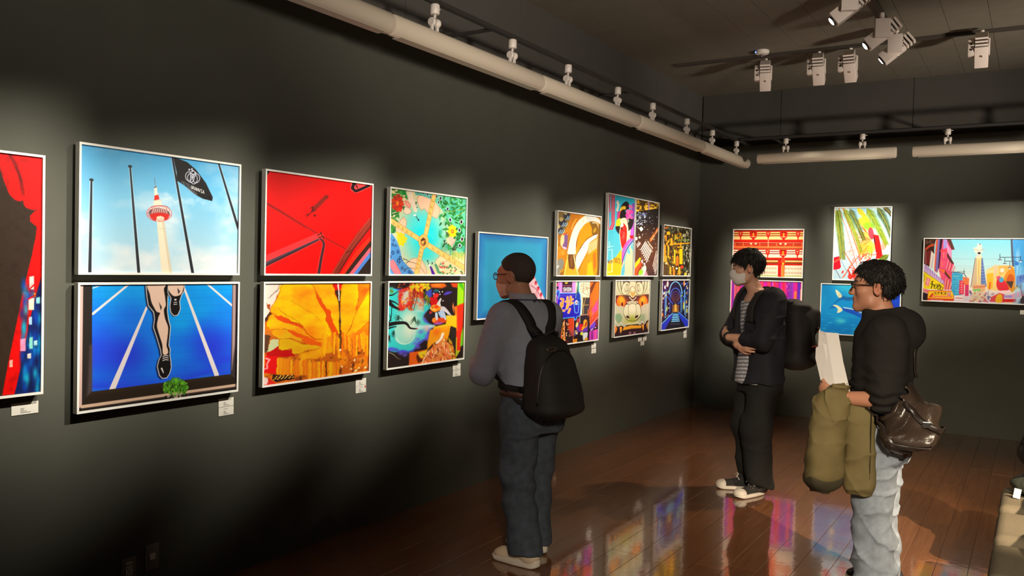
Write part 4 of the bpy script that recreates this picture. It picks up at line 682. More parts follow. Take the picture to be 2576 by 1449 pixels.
def art_maiko():
    c = Art([(86, 54), (508, 132), (472, 1408), (50, 1405)], .19); c.grad([(0, (30, 168, 196)), (.5, (70, 190, 214)), (1, (100, 200, 216))]); r = c.r
    Rd = (196, 44, 74)
    for p, w in (([(150, 70), (150, 560), (115, 635)], 20), ([(180, 75), (178, 560), (150, 640), (108, 640)], 22), ([(80, 270), (120, 300), (110, 350), (78, 350)], 16), ([(112, 70), (110, 290)], 16), ([(90, 350), (92, 640)], 14), ([(85, 120), (110, 130)], 12)): c.line(p, w+8, (220, 200, 220), .8, 2); c.line(p, w, Rd, 1, 1.2)
    c.poly([(470, 220), (508, 200), (505, 420), (490, 470), (455, 450)], (130, 70, 170), 1, 3); c.poly([(505, 420), (490, 740), (440, 760), (430, 640)], (196, 90, 206), 1, 3)
    c.line([(235, 180), (250, 240), (230, 330)], 26, (220, 206, 186), 1, 2, 34); [c.line([(240, 240), (x, y)], 9, (220, 206, 186)) for x, y in ((212, 200), (225, 172), (240, 168), (262, 185), (270, 225))]
    c.poly([(230, 360), (290, 330), (300, 470), (225, 480)], (226, 60, 74), 1, 2); c.poly([(240, 350), (262, 340), (240, 480), (225, 480)], (150, 70, 170))
    c.poly([(290, 270), (330, 205), (380, 180), (415, 215), (415, 300), (380, 320), (300, 330)], (22, 18, 22), 1, 1.5, True); c.poly([(280, 340), (290, 280), (350, 255), (370, 290), (345, 320)], (230, 176, 40), 1, 1.5, True); c.poly([(275, 470), (280, 370), (310, 320), (350, 318), (372, 380), (375, 450), (350, 470)], (20, 16, 20), 1, 1.5, True)
    c.poly([(212, 510), (250, 465), (285, 470), (275, 590), (215, 625)], (190, 200, 30), 1, 1.5, True); c.poly([(205, 600), (275, 600), (270, 720), (240, 700), (215, 660)], (24, 20, 26), 1, 1.5, True); c.poly([(375, 450), (480, 440), (485, 560), (440, 650), (410, 660), (390, 560)], (26, 22, 26), 1, 1.5, True)
    for k in range(22): c.dab(415+r.randn()*26, 400+r.randn()*62, 26, 26, 0, (236-20*(k % 2), 60+20*(k % 3), 160), 1, 1.5)
    c.dab(405, 500, 18, 26, 0, (120, 150, 110))
    c.poly([(290, 560), (275, 480), (350, 450), (385, 500), (405, 600), (410, 680), (440, 640), (430, 780), (360, 960), (310, 980), (285, 900), (262, 700)], (234, 208, 176), 1, 1.5, True)
    c.poly([(320, 545), (375, 600), (385, 720), (365, 900), (330, 965), (300, 930), (280, 800), (275, 680)], (212, 32, 30), 1, 1.5, True); c.dab(310, 575, 20, 30, .2, (240, 220, 206)); c.poly([(285, 620), (335, 620), (290, 655)], (60, 14, 20))
    for k in range(30): c.dab(325+r.randn()*22, 760+r.randn()*80, 12, 5, r.rand()*3, (240, 110, 90), .6, 2)
    c.poly([(425, 740), (490, 740), (485, 820), (440, 800)], (206, 24, 40), 1, 2); c.poly([(485, 800), (420, 880), (350, 1010), (310, 1200), (300, 1100), (320, 960), (400, 820)], (226, 90, 190), 1, 2, True); c.line([(480, 830), (400, 940), (340, 1080), (300, 1230)], 14, (90, 40, 150), 1, 1.5, sm=True)
    c.poly([(300, 960), (210, 1100), (80, 1180), (52, 1405), (290, 1405), (300, 1200)], (232, 196, 16), 1, 2); c.poly([(305, 1230), (340, 1110), (400, 960), (480, 850), (472, 1408), (275, 1408)], (226, 206, 166), 1, 2)
    for p in ([(440, 940), (480, 990), (470, 850)], [(380, 1020), (440, 1060), (420, 930)], [(330, 1140), (390, 1010), (340, 1200)], [(300, 1300), (350, 1330), (350, 1180)], [(290, 1408), (340, 1408), (350, 1310), (300, 1310)]): c.poly(p, (90, 190, 216), 1, 2)
    for p in ([(72, 940), (165, 920)], [(106, 850), (104, 940)], [(75, 990), (150, 975), (150, 1340), (110, 1350), (60, 1345)], [(75, 990), (72, 1110)]): c.line(p, 13, (196, 226, 226), .8, 2)
    c.text('nce', (66, 1130), (26, 0), (0, 70), 8, (110, 60, 110), 1.2); c.text('1872', (176, 1110), (19, 3), (0, 80), 8, (150, 70, 40), 1.4); return c
def art_night():
    c = Art([(538, 135), (908, 205), (880, 1410), (502, 1406)], .19); r = c.r
    c.grad([(0, (40, 34, 30)), (.3, (26, 22, 24)), (.6, (84, 50, 34)), (.8, (92, 48, 34)), (1, (60, 34, 34))]); c.mask((c.noise(60, 3, 4)-.5)*1.2*(c.v > .3), (40, 24, 26))
    F = np.zeros_like(c.I); n = c.noise((40, 26), 3, 8)[..., None]; F[:] = np.where(n > .55, (232, 186, 60), np.where(n > .46, (170, 120, 30), (70, 50, 24))); c.poly([(538, 135), (908, 205), (905, 285), (545, 350)], F); c.line([(745, 170), (750, 310)], 26, (170, 130, 170), .9, 4); c.line([(545, 352), (905, 290)], 12, (20, 16, 18))
    for k in range(110):
        x, y = 545+abs(r.randn())*120, r.uniform(360, 560)+r.randn()*20; w = r.rand()
        c.dab(x, y, 3+9*w*w, 3+6*w*w, r.rand()*3, ((226, 236, 250), (160, 180, 220), (240, 240, 236), (120, 130, 160))[k % 4], .9, 1.5)
    c.glow(670, 390, 40, 24, (150, 170, 240), .7); c.poly([(590, 615), (630, 585), (660, 630), (625, 668)], (246, 244, 226)); c.dab(600, 765, 14, 18, 0, (250, 240, 200)); c.dab(548, 785, 18, 26, 0, (246, 244, 236))
    for k in range(60): c.dab(r.uniform(530, 880), r.uniform(600, 1390), 4+5*r.rand(), 4+5*r.rand(), 0, ((246, 226, 196), (250, 246, 236), (240, 200, 150))[k % 3], .8, 1.5)
    for i in range(7):
        for j in range(13):
            t, u2 = i/6, j/12; x = 680-65*u2+100*t+30*t*u2*0, 840+130*u2+130*t; x0 = 695+95*t-75*u2; y0 = 840+140*t+130*u2+ (60*t*u2)
            c.dab(x0, y0, 8, 11, .6, (248, 240, 226), .95, 2)
    for i in range(4):
        for j in range(12): c.dab(862+i*12-j*5+10, 1000+j*22+i*44, 6, 12, .3, (246, 236, 226), .95, 2)
    for k in range(7): c.dab(735+k*12, 835+k*18, 9, 9, 0, (250, 240, 220), .95, 2)
    c.line([(560, 930), (610, 850)], 9, (226, 220, 220)); [c.line([(545+k*14, 880-k*14), (575+k*14, 920-k*14)], 8, (226, 220, 220)) for k in range(4)]
    c.poly([(895, 590), (895, 660), (790, 830), (765, 840), (765, 800), (800, 740)], (222, 110, 50), 1, 2); c.line([(890, 640), (800, 800)], 14, (250, 190, 130), .8, 4); c.line([(860, 640), (840, 720)], 16, (90, 40, 24), .8, 4)
    c.poly([(505, 1220), (600, 1100), (625, 1110), (600, 1190), (510, 1310)], (246, 200, 30), 1, 2); c.poly([(510, 1310), (620, 1170), (650, 1230), (560, 1405), (504, 1405)], (226, 80, 26), 1, 3); c.line([(650, 1190), (570, 1360)], 14, (120, 20, 20), .9, 4); c.poly([(650, 1260), (690, 1230), (710, 1280), (690, 1380), (640, 1405), (580, 1405), (600, 1340)], (206, 226, 206), 1, 3, True); c.dab(620, 1350, 34, 50, .3, (150, 206, 30), .95, 5); c.poly([(700, 1320), (740, 1405), (670, 1405)], (240, 140, 160), 1, 4); c.dab(640, 1170, 12, 26, -.3, (250, 240, 240)); c.dab(682, 1210, 11, 20, 0, (246, 226, 226)); return c
def art_lion():
    c = Art([(140, 68), (905, 60), (872, 1240), (106, 1335)], .1435); c.fill((206, 196, 160)); r = c.r
    c.mask((c.noise(130, 3, 4)-.5)*2, (160, 160, 110)); O = (60, 46, 30)
    for x0, s2 in ((140, 1), (905, -1)):
        for k in range(6): c.line([(x0+s2*(20+k*32), 66), (x0+s2*(30+k*34), 220+k*10), (x0+s2*(110+k*22), 380)], 18, ((232, 226, 190), (120, 130, 80), (222, 212, 170), (90, 96, 60))[k % 4], .95, 4, 8, sm=True)
    c.poly([(130, 395), (890, 370), (880, 560), (640, 600), (520, 500), (380, 620), (125, 560)], (84, 44, 34), 1, 6)
    c.poly([(270, 380), (480, 400), (700, 400), (790, 370), (720, 60), (340, 60)], (196, 184, 130), .95, 8)
    for x, sg in ((375, 1), (680, -1)):
        c.dab(x, 240, 92, 150, sg*.15, O, 1, 3); c.dab(x, 240, 84, 142, sg*.15, (226, 214, 176), 1, 4); c.dab(x+sg*24, 235, 54, 104, sg*.1, (150, 136, 90), 1, 8); c.line(_arc(x+sg*30, 220, 46, 110, 0, 360, 14), 14, (236, 228, 196)); c.dab(x+sg*25, 225, 34, 60, 0, (200, 190, 150), 1, 6); c.line(_arc(x+sg*10, 110, 60, 40, 180, 360), 24, (70, 44, 40), .9, 5)
    c.dab(525, 170, 62, 110, 0, (226, 206, 170), 1, 4); c.dab(525, 260, 40, 46, 0, (234, 214, 176), 1, 4); c.line(_arc(525, 250, 46, 60, 190, 350), 12, (130, 106, 60), .8, 5); c.poly([(470, 310), (525, 340), (585, 310), (575, 400), (525, 440), (480, 400)], (206, 160, 80), 1, 6, True); c.line([(465, 340), (490, 410), (525, 440), (565, 410), (595, 340)], 15, (240, 222, 176), 1, 3, sm=True); c.line([(450, 430), (490, 480), (525, 500), (570, 480), (605, 430)], 18, (232, 212, 170), 1, 3, sm=True)
    for sg, cx in ((1, 275), (-1, 755)):
        pts = [(cx-sg*5, 400), (cx+sg*60, 450), (cx+sg*110, 540), (cx+sg*70, 640), (cx+sg*30, 700), (cx-sg*50, 660), (cx-sg*110, 590), (cx-sg*105, 480), (cx-sg*60, 410)]
        c.poly(pts, (190, 40, 16), 1, 3, True); c.poly([(cx+(x-cx)*.86, 545+(y-545)*.88) for x, y in pts], (244, 120, 20), 1, 4, True); c.glow(cx+sg*5, 490, 70, 80, (250, 180, 30), .9); c.dab(cx+sg*18 if sg > 0 else cx-15, 605 if sg > 0 else 585, 20, 50, 0, (90, 24, 14), 1, 3)
        c.line([(cx+sg*130, 480), (cx+sg*120, 560)], 16, (200, 70, 40), .9, 5)
    c.poly([(110, 690), (330, 650), (450, 960), (340, 1100), (210, 1100), (116, 930)], (196, 190, 156), .95, 10, True); c.poly([(890, 590), (700, 670), (640, 960), (690, 1060), (790, 1040), (880, 860)], (196, 186, 156), .95, 10, True); c.poly([(130, 850), (230, 800), (300, 900), (230, 1030), (150, 930)], (110, 150, 110), .8, 20, True); c.poly([(690, 860), (800, 820), (780, 980), (700, 980)], (120, 156, 120), .6, 20, True)
    c.poly([(320, 800), (340, 660), (390, 590), (440, 600), (520, 570), (600, 600), (660, 580), (710, 680), (715, 830), (640, 950), (520, 990), (390, 940)], O, 1, 6, True); c.poly([(325, 800), (345, 660), (390, 600), (440, 610), (520, 580), (600, 608), (655, 590), (700, 680), (708, 820), (630, 930), (520, 970), (400, 920)], (214, 206, 170), 1, 5, True)
    c.mask(np.exp(-((c.u-.5)/.2)**2-((c.v-.72)/.08)**2)*.85, (150, 156, 30)); c.line([(435, 610), (430, 780), (470, 950)], 9, (120, 110, 60), .8, 4, sm=True); c.line([(598, 610), (605, 780), (570, 950)], 9, (120, 110, 60), .8, 4, sm=True); c.glow(520, 690, 60, 90, (236, 222, 190), .7)
    c.dab(415, 885, 26, 40, -.7, (54, 30, 22), 1, 4); c.dab(615, 880, 28, 42, .8, (54, 30, 22), 1, 4); c.line([(390, 910), (445, 945)], 14, (226, 214, 176), .9, 4); c.line([(580, 935), (645, 900)], 14, (226, 214, 176), .9, 4); c.line([(410, 560), (470, 540), (525, 550), (570, 540), (635, 550)], 34, (196, 186, 150), .95, 8, sm=True)
    c.poly([(105, 1100), (300, 1080), (720, 1040), (880, 960), (872, 1240), (106, 1335)], (46, 22, 22), 1, 5); c.poly([(330, 1110), (500, 1075), (720, 1080), (716, 1140), (500, 1150), (300, 1190)], (236, 160, 30), 1, 3); [c.line([(x, 1085), (x-4, 1160)], 4, (170, 100, 20), .6) for x in range(370, 710, 44)]
    for p in ([(118, 920), (210, 1090), (260, 1000), (335, 1100), (380, 1050)], [(640, 980), (690, 1060), (740, 980), (790, 1040), (875, 860)]): c.line(p, 30, (90, 100, 70), .8, 6, sm=True); c.line(p, 16, (240, 232, 206), 1, 3, sm=True)
    for p in ([(235, 1110), (290, 1100), (285, 1200), (255, 1265)], [(725, 1060), (780, 1050), (775, 1160), (762, 1205)]): c.poly(p, (244, 160, 50), 1, 3)
    c.poly([(112, 1080), (180, 1120), (170, 1200), (130, 1255), (108, 1200)], (240, 130, 30), 1, 4, True); c.poly([(830, 1060), (878, 1000), (872, 1170), (850, 1140)], (206, 150, 70), 1, 4, True)
    for x in (440, 540): c.poly([(x, 1225), (x+56, 1218), (x+52, 1270), (x, 1280)], (150, 90, 110), .9, 4)
    c.line([(390, 1040), (525, 1025), (640, 1020)], 26, (214, 200, 160), .9, 6); return c
def art_yellow():
    c = Art([(90, 36), (442, 82), (424, 690), (68, 688)], .262); r = c.r; c.fill((40, 34, 24))
    for k in range(520):
        x, y = r.uniform(72, 436), r.uniform(40, 690); t = x > 330 or y < 130; q = ((96, 90, 60), (150, 150, 120), (60, 54, 34), (196, 190, 150), (70, 90, 60), (28, 22, 16))[int(r.rand()*6)] if t else ((196, 140, 20), (226, 170, 30), (90, 60, 20), (40, 26, 14), (150, 90, 20), (120, 120, 40))[int(r.rand()*6)]
        w, h = r.uniform(4, 10), r.uniform(8, 22); c.poly([(x-w, y-h), (x+w, y-h+3), (x+w, y+h), (x-w, y+h)], q, .9, 1.5)
    for x, y, w, h, q in ((105, 350, 14, 60, (236, 140, 20)), (150, 360, 9, 60, (226, 170, 40)), (232, 440, 9, 90, (240, 206, 40)), (312, 440, 22, 100, (246, 180, 10)), (190, 240, 14, 40, (236, 160, 20)), (265, 500, 18, 60, (206, 110, 30)), (240, 190, 10, 34, (180, 160, 40)), (150, 140, 22, 20, (236, 176, 20)), (120, 200, 10, 40, (220, 140, 30)), (108, 470, 26, 40, (190, 150, 40)), (290, 620, 12, 50, (206, 170, 50)), (175, 620, 14, 50, (196, 160, 40)), (220, 640, 14, 40, (220, 130, 30)), (370, 670, 16, 20, (226, 190, 60))): c.poly([(x-w, y-h), (x+w, y-h+4), (x+w, y+h), (x-w, y+h)], q, 1, 1.5); c.line([(x+w, y-h), (x+w, y+h)], 4, (50, 30, 12), .8)
    c.line([(170, 285), (420, 265)], 14, (236, 150, 30)); c.line([(95, 80), (140, 60)], 16, (206, 100, 30)); c.line([(270, 230), (400, 225)], 22, (110, 130, 60), .8, 4); c.line([(270, 320), (330, 315)], 12, (240, 170, 20)); c.dab(255, 595, 14, 10, 0, (250, 246, 230)); c.dab(205, 570, 8, 8, 0, (246, 240, 220)); c.dab(325, 575, 22, 20, 0, (206, 60, 40)); c.poly([(72, 520), (160, 560), (160, 680), (70, 686)], (70, 50, 24), .8, 6); c.dab(120, 530, 14, 10, 0, (230, 210, 170)); return c
def art_arcade():
    c = Art([(66, 754), (420, 750), (404, 1358), (48, 1402)], .262); r = c.r; c.fill((22, 18, 46)); c.mask(np.exp(-((c.u-.05)/.25)**2-((c.v-.15)/.3)**2)*.7, (76, 20, 70))
    B, C2 = (50, 110, 230), (120, 206, 250)
    c.poly([(165, 1000), (240, 770), (320, 1000), (300, 1120), (180, 1120)], (24, 20, 60), 1, 6)
    for k, (rx, y0) in enumerate(((82, 930), (66, 960), (54, 985), (44, 1005), (34, 1020), (26, 1035))):
        cy = y0; c.line(_arc(240, cy, rx, rx*1.95 if k == 0 else rx*1.6, 180, 360, 16), 11-k, (C2, (70, 120, 230), (90, 70, 120), (110, 60, 40), (120, 70, 40), (130, 80, 40))[k], .95, 3)
    c.poly([(205, 1170), (240, 1010), (275, 1170)], (130, 86, 40), .8, 12)
    for y in range(1080, 1170, 16): c.line([(198, y), (282, y)], 7, (214, 150, 40), .8, 3); c.dab(240, y-8, 16, 7, 0, (240, 190, 70), .8, 3)
    for p, w, q in (([(68, 880), (205, 1060)], 8, B), ([(412, 870), (275, 1060)], 8, B), ([(120, 900), (112, 1240)], 10, C2), ([(100, 940), (102, 1230)], 7, B), ([(358, 880), (362, 1200)], 10, C2), ([(385, 980), (372, 1220)], 7, B), ([(170, 950), (165, 1170)], 6, B), ([(310, 950), (312, 1170)], 7, C2), ([(320, 1000), (330, 1160)], 5, B), ([(80, 800), (160, 940)], 5, B), ([(400, 800), (325, 930)], 6, B), ([(415, 990), (400, 1180)], 6, C2), ([(70, 900), (90, 935)], 8, C2), ([(330, 1030), (415, 905)], 6, B)): c.line(p, w, q, .95, 3)
    for k in range(40): x = r.choice([r.uniform(60, 160), r.uniform(320, 410)]); y = r.uniform(770, 1240); c.dab(x, y, 4+5*r.rand(), 6+12*r.rand(), r.rand(), ((240, 220, 170), (206, 220, 90), (240, 240, 250), (236, 150, 60), (70, 110, 220))[k % 5], .85, 2)
    for x, y, w, h, q in ((345, 1090, 10, 50, (206, 214, 90)), (130, 1120, 7, 40, (170, 200, 110)), (385, 1150, 9, 34, (226, 206, 60)), (72, 1200, 10, 26, (240, 130, 50)), (138, 800, 12, 40, (226, 220, 210)), (350, 790, 10, 44, (240, 150, 70)), (104, 845, 10, 22, (240, 236, 246))): c.dab(x, y, w, h, 0, q, .9, 4)
    c.poly([(200, 1170), (282, 1170), (350, 1330), (330, 1366), (130, 1390), (130, 1330)], (20, 20, 34), 1, 5); c.poly([(205, 1180), (275, 1180), (290, 1290), (185, 1295)], (60, 140, 200), .8, 10)
    for y, w in ((1200, 34), (1230, 42), (1258, 48), (1285, 52), (1320, 60)): c.line([(240-w, y+4), (240+w, y)], 9, (150, 220, 246) if y < 1300 else (70, 90, 110), .85, 5)
    c.poly([(50, 1340), (205, 1180), (190, 1240), (100, 1396), (50, 1400)], (30, 50, 190), 1, 6); c.poly([(404, 1290), (275, 1165), (290, 1230), (370, 1362), (404, 1356)], (30, 50, 190), 1, 6); c.line([(50, 1330), (200, 1180)], 11, C2, .9, 4); c.line([(402, 1280), (278, 1165)], 11, (80, 150, 240), .9, 4); c.line([(60, 1240), (200, 1170)], 10, (20, 16, 30), .9, 4)
    return c
def art_shrine():
    c = Art([(76, 90), (1240, 82), (1224, 892), (52, 880)], .178); c.fill((206, 24, 8))
    W, D, Ye = (250, 226, 190), (120, 16, 8), (250, 196, 110)
    X = lambda x, y: x-(y-90)*.024
    def bar(y, h, q, x0=60, x1=1245, a=1.0): c.poly([(X(x0, y), y), (X(x1, y), y-6), (X(x1, y+h), y+h-6), (X(x0, y+h), y+h)], q, a, 1.4)
    bar(84, 16, (236, 210, 170)); [c.line([(x, 90), (x, 104)], 9, (140, 30, 14)) for x in range(85, 1240, 22)]; bar(104, 14, (150, 30, 12))
    for yo, q in ((0, Ye), (305, (250, 232, 206))):
        bar(128+yo, 22, q); bar(150+yo, 12, D); bar(165+yo, 20, q); bar(186+yo, 10, D); bar(200+yo, 56, (250, 206, 130) if yo == 0 else W); bar(256+yo, 6, (236, 90, 40))
        for x in (190, 655, 1150): xx = X(x, 150+yo); c.poly([(xx-36, 120+yo), (xx+36, 120+yo), (xx+30, 195+yo), (xx+10, 215+yo), (xx+9, 260+yo), (xx-9, 260+yo), (xx-10, 215+yo), (xx-30, 195+yo)], (206, 26, 8)); [c.dab(xx+a, 145+yo+b, 7, 7, 0, (250, 220, 160)) for a, b in ((-9, 0), (9, -4), (0, 26))]
        for x in (405, 912): xx = X(x, 150+yo); c.poly([(xx-60, 100+yo), (xx+60, 100+yo), (xx+62, 160+yo), (xx+50, 220+yo), (xx+20, 240+yo), (xx+16, 262+yo), (xx-16, 262+yo), (xx-20, 240+yo), (xx-50, 220+yo), (xx-62, 160+yo)], (196, 20, 8)); c.line([(xx-30, 130+yo), (xx+30, 130+yo)], 14, (110, 10, 6)); c.dab(xx, 170+yo, 13, 34, 0, (244, 160, 30)); [c.dab(xx+a, 206+yo, 12, 7, 0, (246, 190, 130)) for a in (-24, 0, 24)]
    bar(264, 40, (216, 22, 6)); bar(298, 8, D); bar(306, 8, (244, 150, 110)); bar(318, 44, (226, 70, 30)); bar(322, 14, D, a=.9); bar(346, 12, D, a=.8)
    for x in range(100, 1240, 140): c.line([(X(x, 330), 306), (X(x, 330), 368)], 14, (240, 110, 60))
    for x in (365, 445, 860, 945): c.dab(x, 324, 17, 14, 0, (250, 200, 160))
    bar(366, 22, (238, 100, 40)); bar(388, 10, (250, 150, 80)); bar(402, 10, D); bar(412, 14, (240, 90, 40)); bar(426, 8, D); c.line([(655, 250), (655, 370)], 14, (244, 150, 110))
    bar(568, 26, (206, 22, 8)); bar(594, 14, D); bar(610, 22, (250, 200, 120)); bar(634, 8, (250, 120, 40)); bar(642, 40, (120, 50, 20)); bar(666, 26, (196, 24, 8)); bar(694, 176, (246, 226, 196)); bar(870, 18, (150, 170, 60)); bar(884, 12, (250, 240, 210))
    for x0 in (60, 345, 530, 950):
        for k in range(6):
            x = x0+k*48
            if 820 < x < 945 or x > 1215: continue
            c.line([(x+22, 700), (x+20, 868)], 4, (110, 80, 60), .8)
            for y in (742, 816): c.line(_arc(x, y, 13, 15, 0, 360, 10), 6, (160, 110, 90), .85); c.dab(x, y, 7, 8, 0, (196, 150, 130), .8)
    for x in (400, 905): c.poly([(x-24, 560), (x+30, 560), (x+26, 888), (x-26, 888)], (226, 60, 20)); c.poly([(x-15, 640), (x+15, 640), (x+22, 888), (x-24, 888)], (244, 140, 50), .9, 6); c.dab(x, 658, 10, 18, 0, (250, 190, 60))
    c.poly([(820, 600), (875, 600), (875, 888), (820, 888)], (196, 16, 6)); return c
def art_purple():
    c = Art([(32, 942), (1222, 974), (1196, 1810), (8, 1738)], .13); r = c.r; c.fill((196, 30, 140))
    for k in range(90): x = r.uniform(0, 1230); w = r.uniform(10, 46); c.line([(x, 940), (x-20, 1800)], w, ((226, 30, 170), (150, 20, 170), (240, 60, 90), (246, 120, 70), (90, 30, 190), (236, 90, 190), (214, 30, 60))[int(r.rand()*7)], .75, 6)
    for k in range(190): x, y = r.uniform(0, 1230), r.uniform(950, 1800); a = math.exp(-((x-900)/160)**2)+.18; c.line([(x, y), (x+r.randn()*16, y+34)], 9, ((250, 214, 140), (250, 160, 90), (255, 240, 220))[k % 3], min(1, a), 3) if r.rand() < a else None
    c.line([(1170, 985), (1150, 1800)], 44, (90, 40, 190), .9, 6); c.line([(1075, 985), (1060, 1800)], 34, (180, 40, 190), .8, 8); c.line([(985, 980), (970, 1800)], 24, (130, 20, 160), .8, 6); c.line([(1110, 1150), (1105, 1330)], 40, (240, 130, 60), .9, 6); c.line([(1200, 1100), (1190, 1500)], 14, (246, 200, 130), .8, 5); return c
def art_palm():
    c = Art([(200, 56), (798, 46), (770, 842), (172, 824)], .27); r = c.r; c.grad([(0, (150, 200, 226)), (.5, (200, 222, 226)), (1, (176, 206, 222))])
    c.mask((c.noise(120, 3, 3)-.45)*2*(1-c.v), (240, 236, 210))
    for p, w, q in (([(280, 60), (350, 260), (470, 610)], 12, (222, 100, 50)), ([(240, 60), (330, 330), (440, 720)], 8, (226, 120, 90)), ([(290, 520), (420, 740)], 10, (226, 110, 60)), ([(470, 540), (270, 810)], 9, (222, 90, 50)), ([(400, 590), (290, 800)], 7, (200, 110, 90)), ([(340, 600), (400, 700)], 6, (206, 110, 80)), ([(320, 530), (400, 510)], 6, (214, 130, 110)), ([(370, 460), (350, 540)], 6, (206, 130, 110)), ([(320, 430), (400, 430)], 6, (214, 140, 120)), ([(250, 600), (330, 760)], 5, (120, 130, 140)), ([(190, 700), (250, 810)], 7, (100, 100, 110)), ([(420, 560), (450, 620)], 6, (150, 150, 150)), ([(380, 610), (430, 640)], 6, (206, 110, 80))): c.line(p, w, q, .95, 2)
    for k in range(60): x, y = r.uniform(300, 440), r.uniform(300, 560); a = r.choice([.4, 1.2, 2.2]); c.line([(x, y), (x+60*math.cos(a), y+60*math.sin(a))], 4, (226, 160, 140), .6, 1.5)
    for k in range(200):
        a = r.rand()*6.28; d = r.uniform(10, 240); x, y = 590, 400; q = ((244, 150, 20), (250, 214, 60), (230, 90, 20), (120, 200, 40), (226, 40, 20))[int(r.rand()*5)]
        x1, y1 = x-abs(d*math.cos(a))*.75, y+d*math.sin(a)*.95
        if y1 > 640 or y1 < 150: continue
        c.line([(x-20*abs(math.cos(a)), y+20*math.sin(a)), (x1, y1)], 6, q, .7, 2)
    c.dab(500, 200, 60, 50, 0, (246, 200, 20), .85, 12); c.dab(550, 250, 60, 44, .3, (130, 206, 20), .85, 12); c.dab(490, 500, 50, 70, 0, (246, 170, 40), .7, 16); c.dab(580, 480, 44, 60, 0, (180, 206, 40), .7, 14)
    for k in range(16): a = 1.7+k*.16; c.line([(600, 370), (600+90*math.cos(a), 370+100*math.sin(a))], 4, (250, 230, 150), .8, 1.5)
    c.dab(580, 330, 28, 66, -.2, (222, 60, 80), 1, 4); c.poly([(600, 340), (660, 350), (695, 520), (630, 540)], (216, 16, 14), 1, 3); c.poly([(600, 345), (620, 380), (630, 450), (615, 440)], (90, 10, 20)); c.poly([(640, 520), (690, 510), (700, 560), (740, 590), (630, 605)], (214, 20, 16), 1, 3); c.dab(715, 460, 30, 50, .2, (240, 150, 130), .8, 8)
    for k in range(70): x, y = r.uniform(420, 640), r.uniform(540, 800); c.line([(x, y), (x+r.randn()*40, y+r.randn()*30)], 9, ((226, 50, 20), (240, 110, 40), (250, 190, 150), (200, 20, 20))[k % 4], .85, 3) if y > 930-x*.75 else None
    c.poly([(178, 590), (240, 575), (258, 690), (240, 712), (176, 722)], (206, 14, 40), 1, 2); c.line([(180, 640), (250, 600)], 20, (236, 90, 60), .9, 5)
    for k in range(30): c.dab(370+r.randn()*34, 770+r.randn()*26, 18, 9, r.rand()*3, (222, 40, 26), .9, 3)
    def frond(p0, p1, p2, n, ln, q):
        pts = [(p0[0]*(1-t)**2+2*p1[0]*t*(1-t)+p2[0]*t*t, p0[1]*(1-t)**2+2*p1[1]*t*(1-t)+p2[1]*t*t) for t in np.linspace(0, 1, n)]
        for i in range(1, n):
            tx, ty = pts[i][0]-pts[i-1][0], pts[i][1]-pts[i-1][1]; L = math.hypot(tx, ty)+1e-6; tx, ty = tx/L, ty/L; l = ln*(1-.55*i/n)
            for sg in (1, -1):
                g = r.rand(); dx, dy = tx*.8-sg*ty*.6, ty*.8+sg*tx*.6
                c.line([pts[i], (pts[i][0]+dx*l, pts[i][1]+dy*l)], 9, (q[0]+50*g, q[1]+46*g, q[2]+10*g), .9, 1.5, 2)
        c.line(pts, 5, (206, 190, 60), .9, 1.5)
    frond((205, 70), (240, 300), (260, 590), 44, 74, (70, 90, 10)); frond((290, 60), (400, 280), (470, 520), 44, 70, (90, 110, 14)); frond((350, 60), (450, 260), (500, 390), 34, 70, (30, 50, 14)); frond((230, 60), (280, 340), (290, 600), 40, 60, (50, 76, 14))
    frond((530, 54), (660, 260), (740, 440), 44, 90, (90, 120, 10)); frond((640, 50), (740, 180), (790, 360), 36, 80, (40, 64, 30)); frond((430, 56), (490, 120), (540, 190), 24, 56, (190, 170, 20)); frond((700, 46), (760, 70), (790, 130), 20, 50, (34, 30, 30)); frond((770, 560), (710, 600), (650, 640), 24, 60, (60, 90, 20)); return c
def art_fish():
    c = Art([(52, 866), (896, 892), (876, 1452), (34, 1402)], .25); r = c.r; c.grad([(0, (16, 130, 196)), (.5, (14, 140, 206)), (1, (4, 120, 200))]); c.mask((c.noise(200, 4, 4)-.45)*2.2, (40, 176, 214)); c.mask((c.u-.55)*2.0, (20, 70, 196)); c.glow(300, 900, 120, 60, (60, 190, 214), .7)
    c.line([(255, 1010), (320, 1030), (560, 1020)], 40, (20, 90, 150), .9, 8); c.poly([(130, 1130), (200, 1060), (250, 1010), (330, 1025), (240, 1050)], (14, 96, 170), .9, 8); c.poly([(200, 930), (235, 950), (270, 1000), (240, 1018), (212, 980)], (214, 216, 180), 1, 3, True); c.poly([(230, 965), (265, 995), (240, 1015)], (190, 180, 120), .7, 5)
    c.poly([(270, 1130), (370, 1140), (480, 1180), (640, 1280), (560, 1290), (440, 1220), (300, 1165)], (18, 76, 180), 1, 5, True); c.line([(290, 1125), (400, 1145), (500, 1190)], 12, (206, 226, 236), .8, 4); c.poly([(170, 1100), (220, 1100), (275, 1145), (250, 1175), (215, 1180), (225, 1140)], (220, 218, 176), 1, 3, True); c.poly([(130, 1135), (180, 1105), (215, 1125)], (20, 90, 170), .9, 5)
    c.glow(260, 1270, 50, 24, (90, 210, 220), .7); c.dab(780, 1110, 60, 34, -.2, (40, 40, 170), .8, 12); c.poly([(740, 1100), (880, 960), (890, 1180), (760, 1200)], (20, 60, 200), .6, 20)
    for k in range(40): c.glow(r.uniform(60, 870), r.uniform(1180, 1430), 26, 8, (70, 196, 224), .3)
    return c
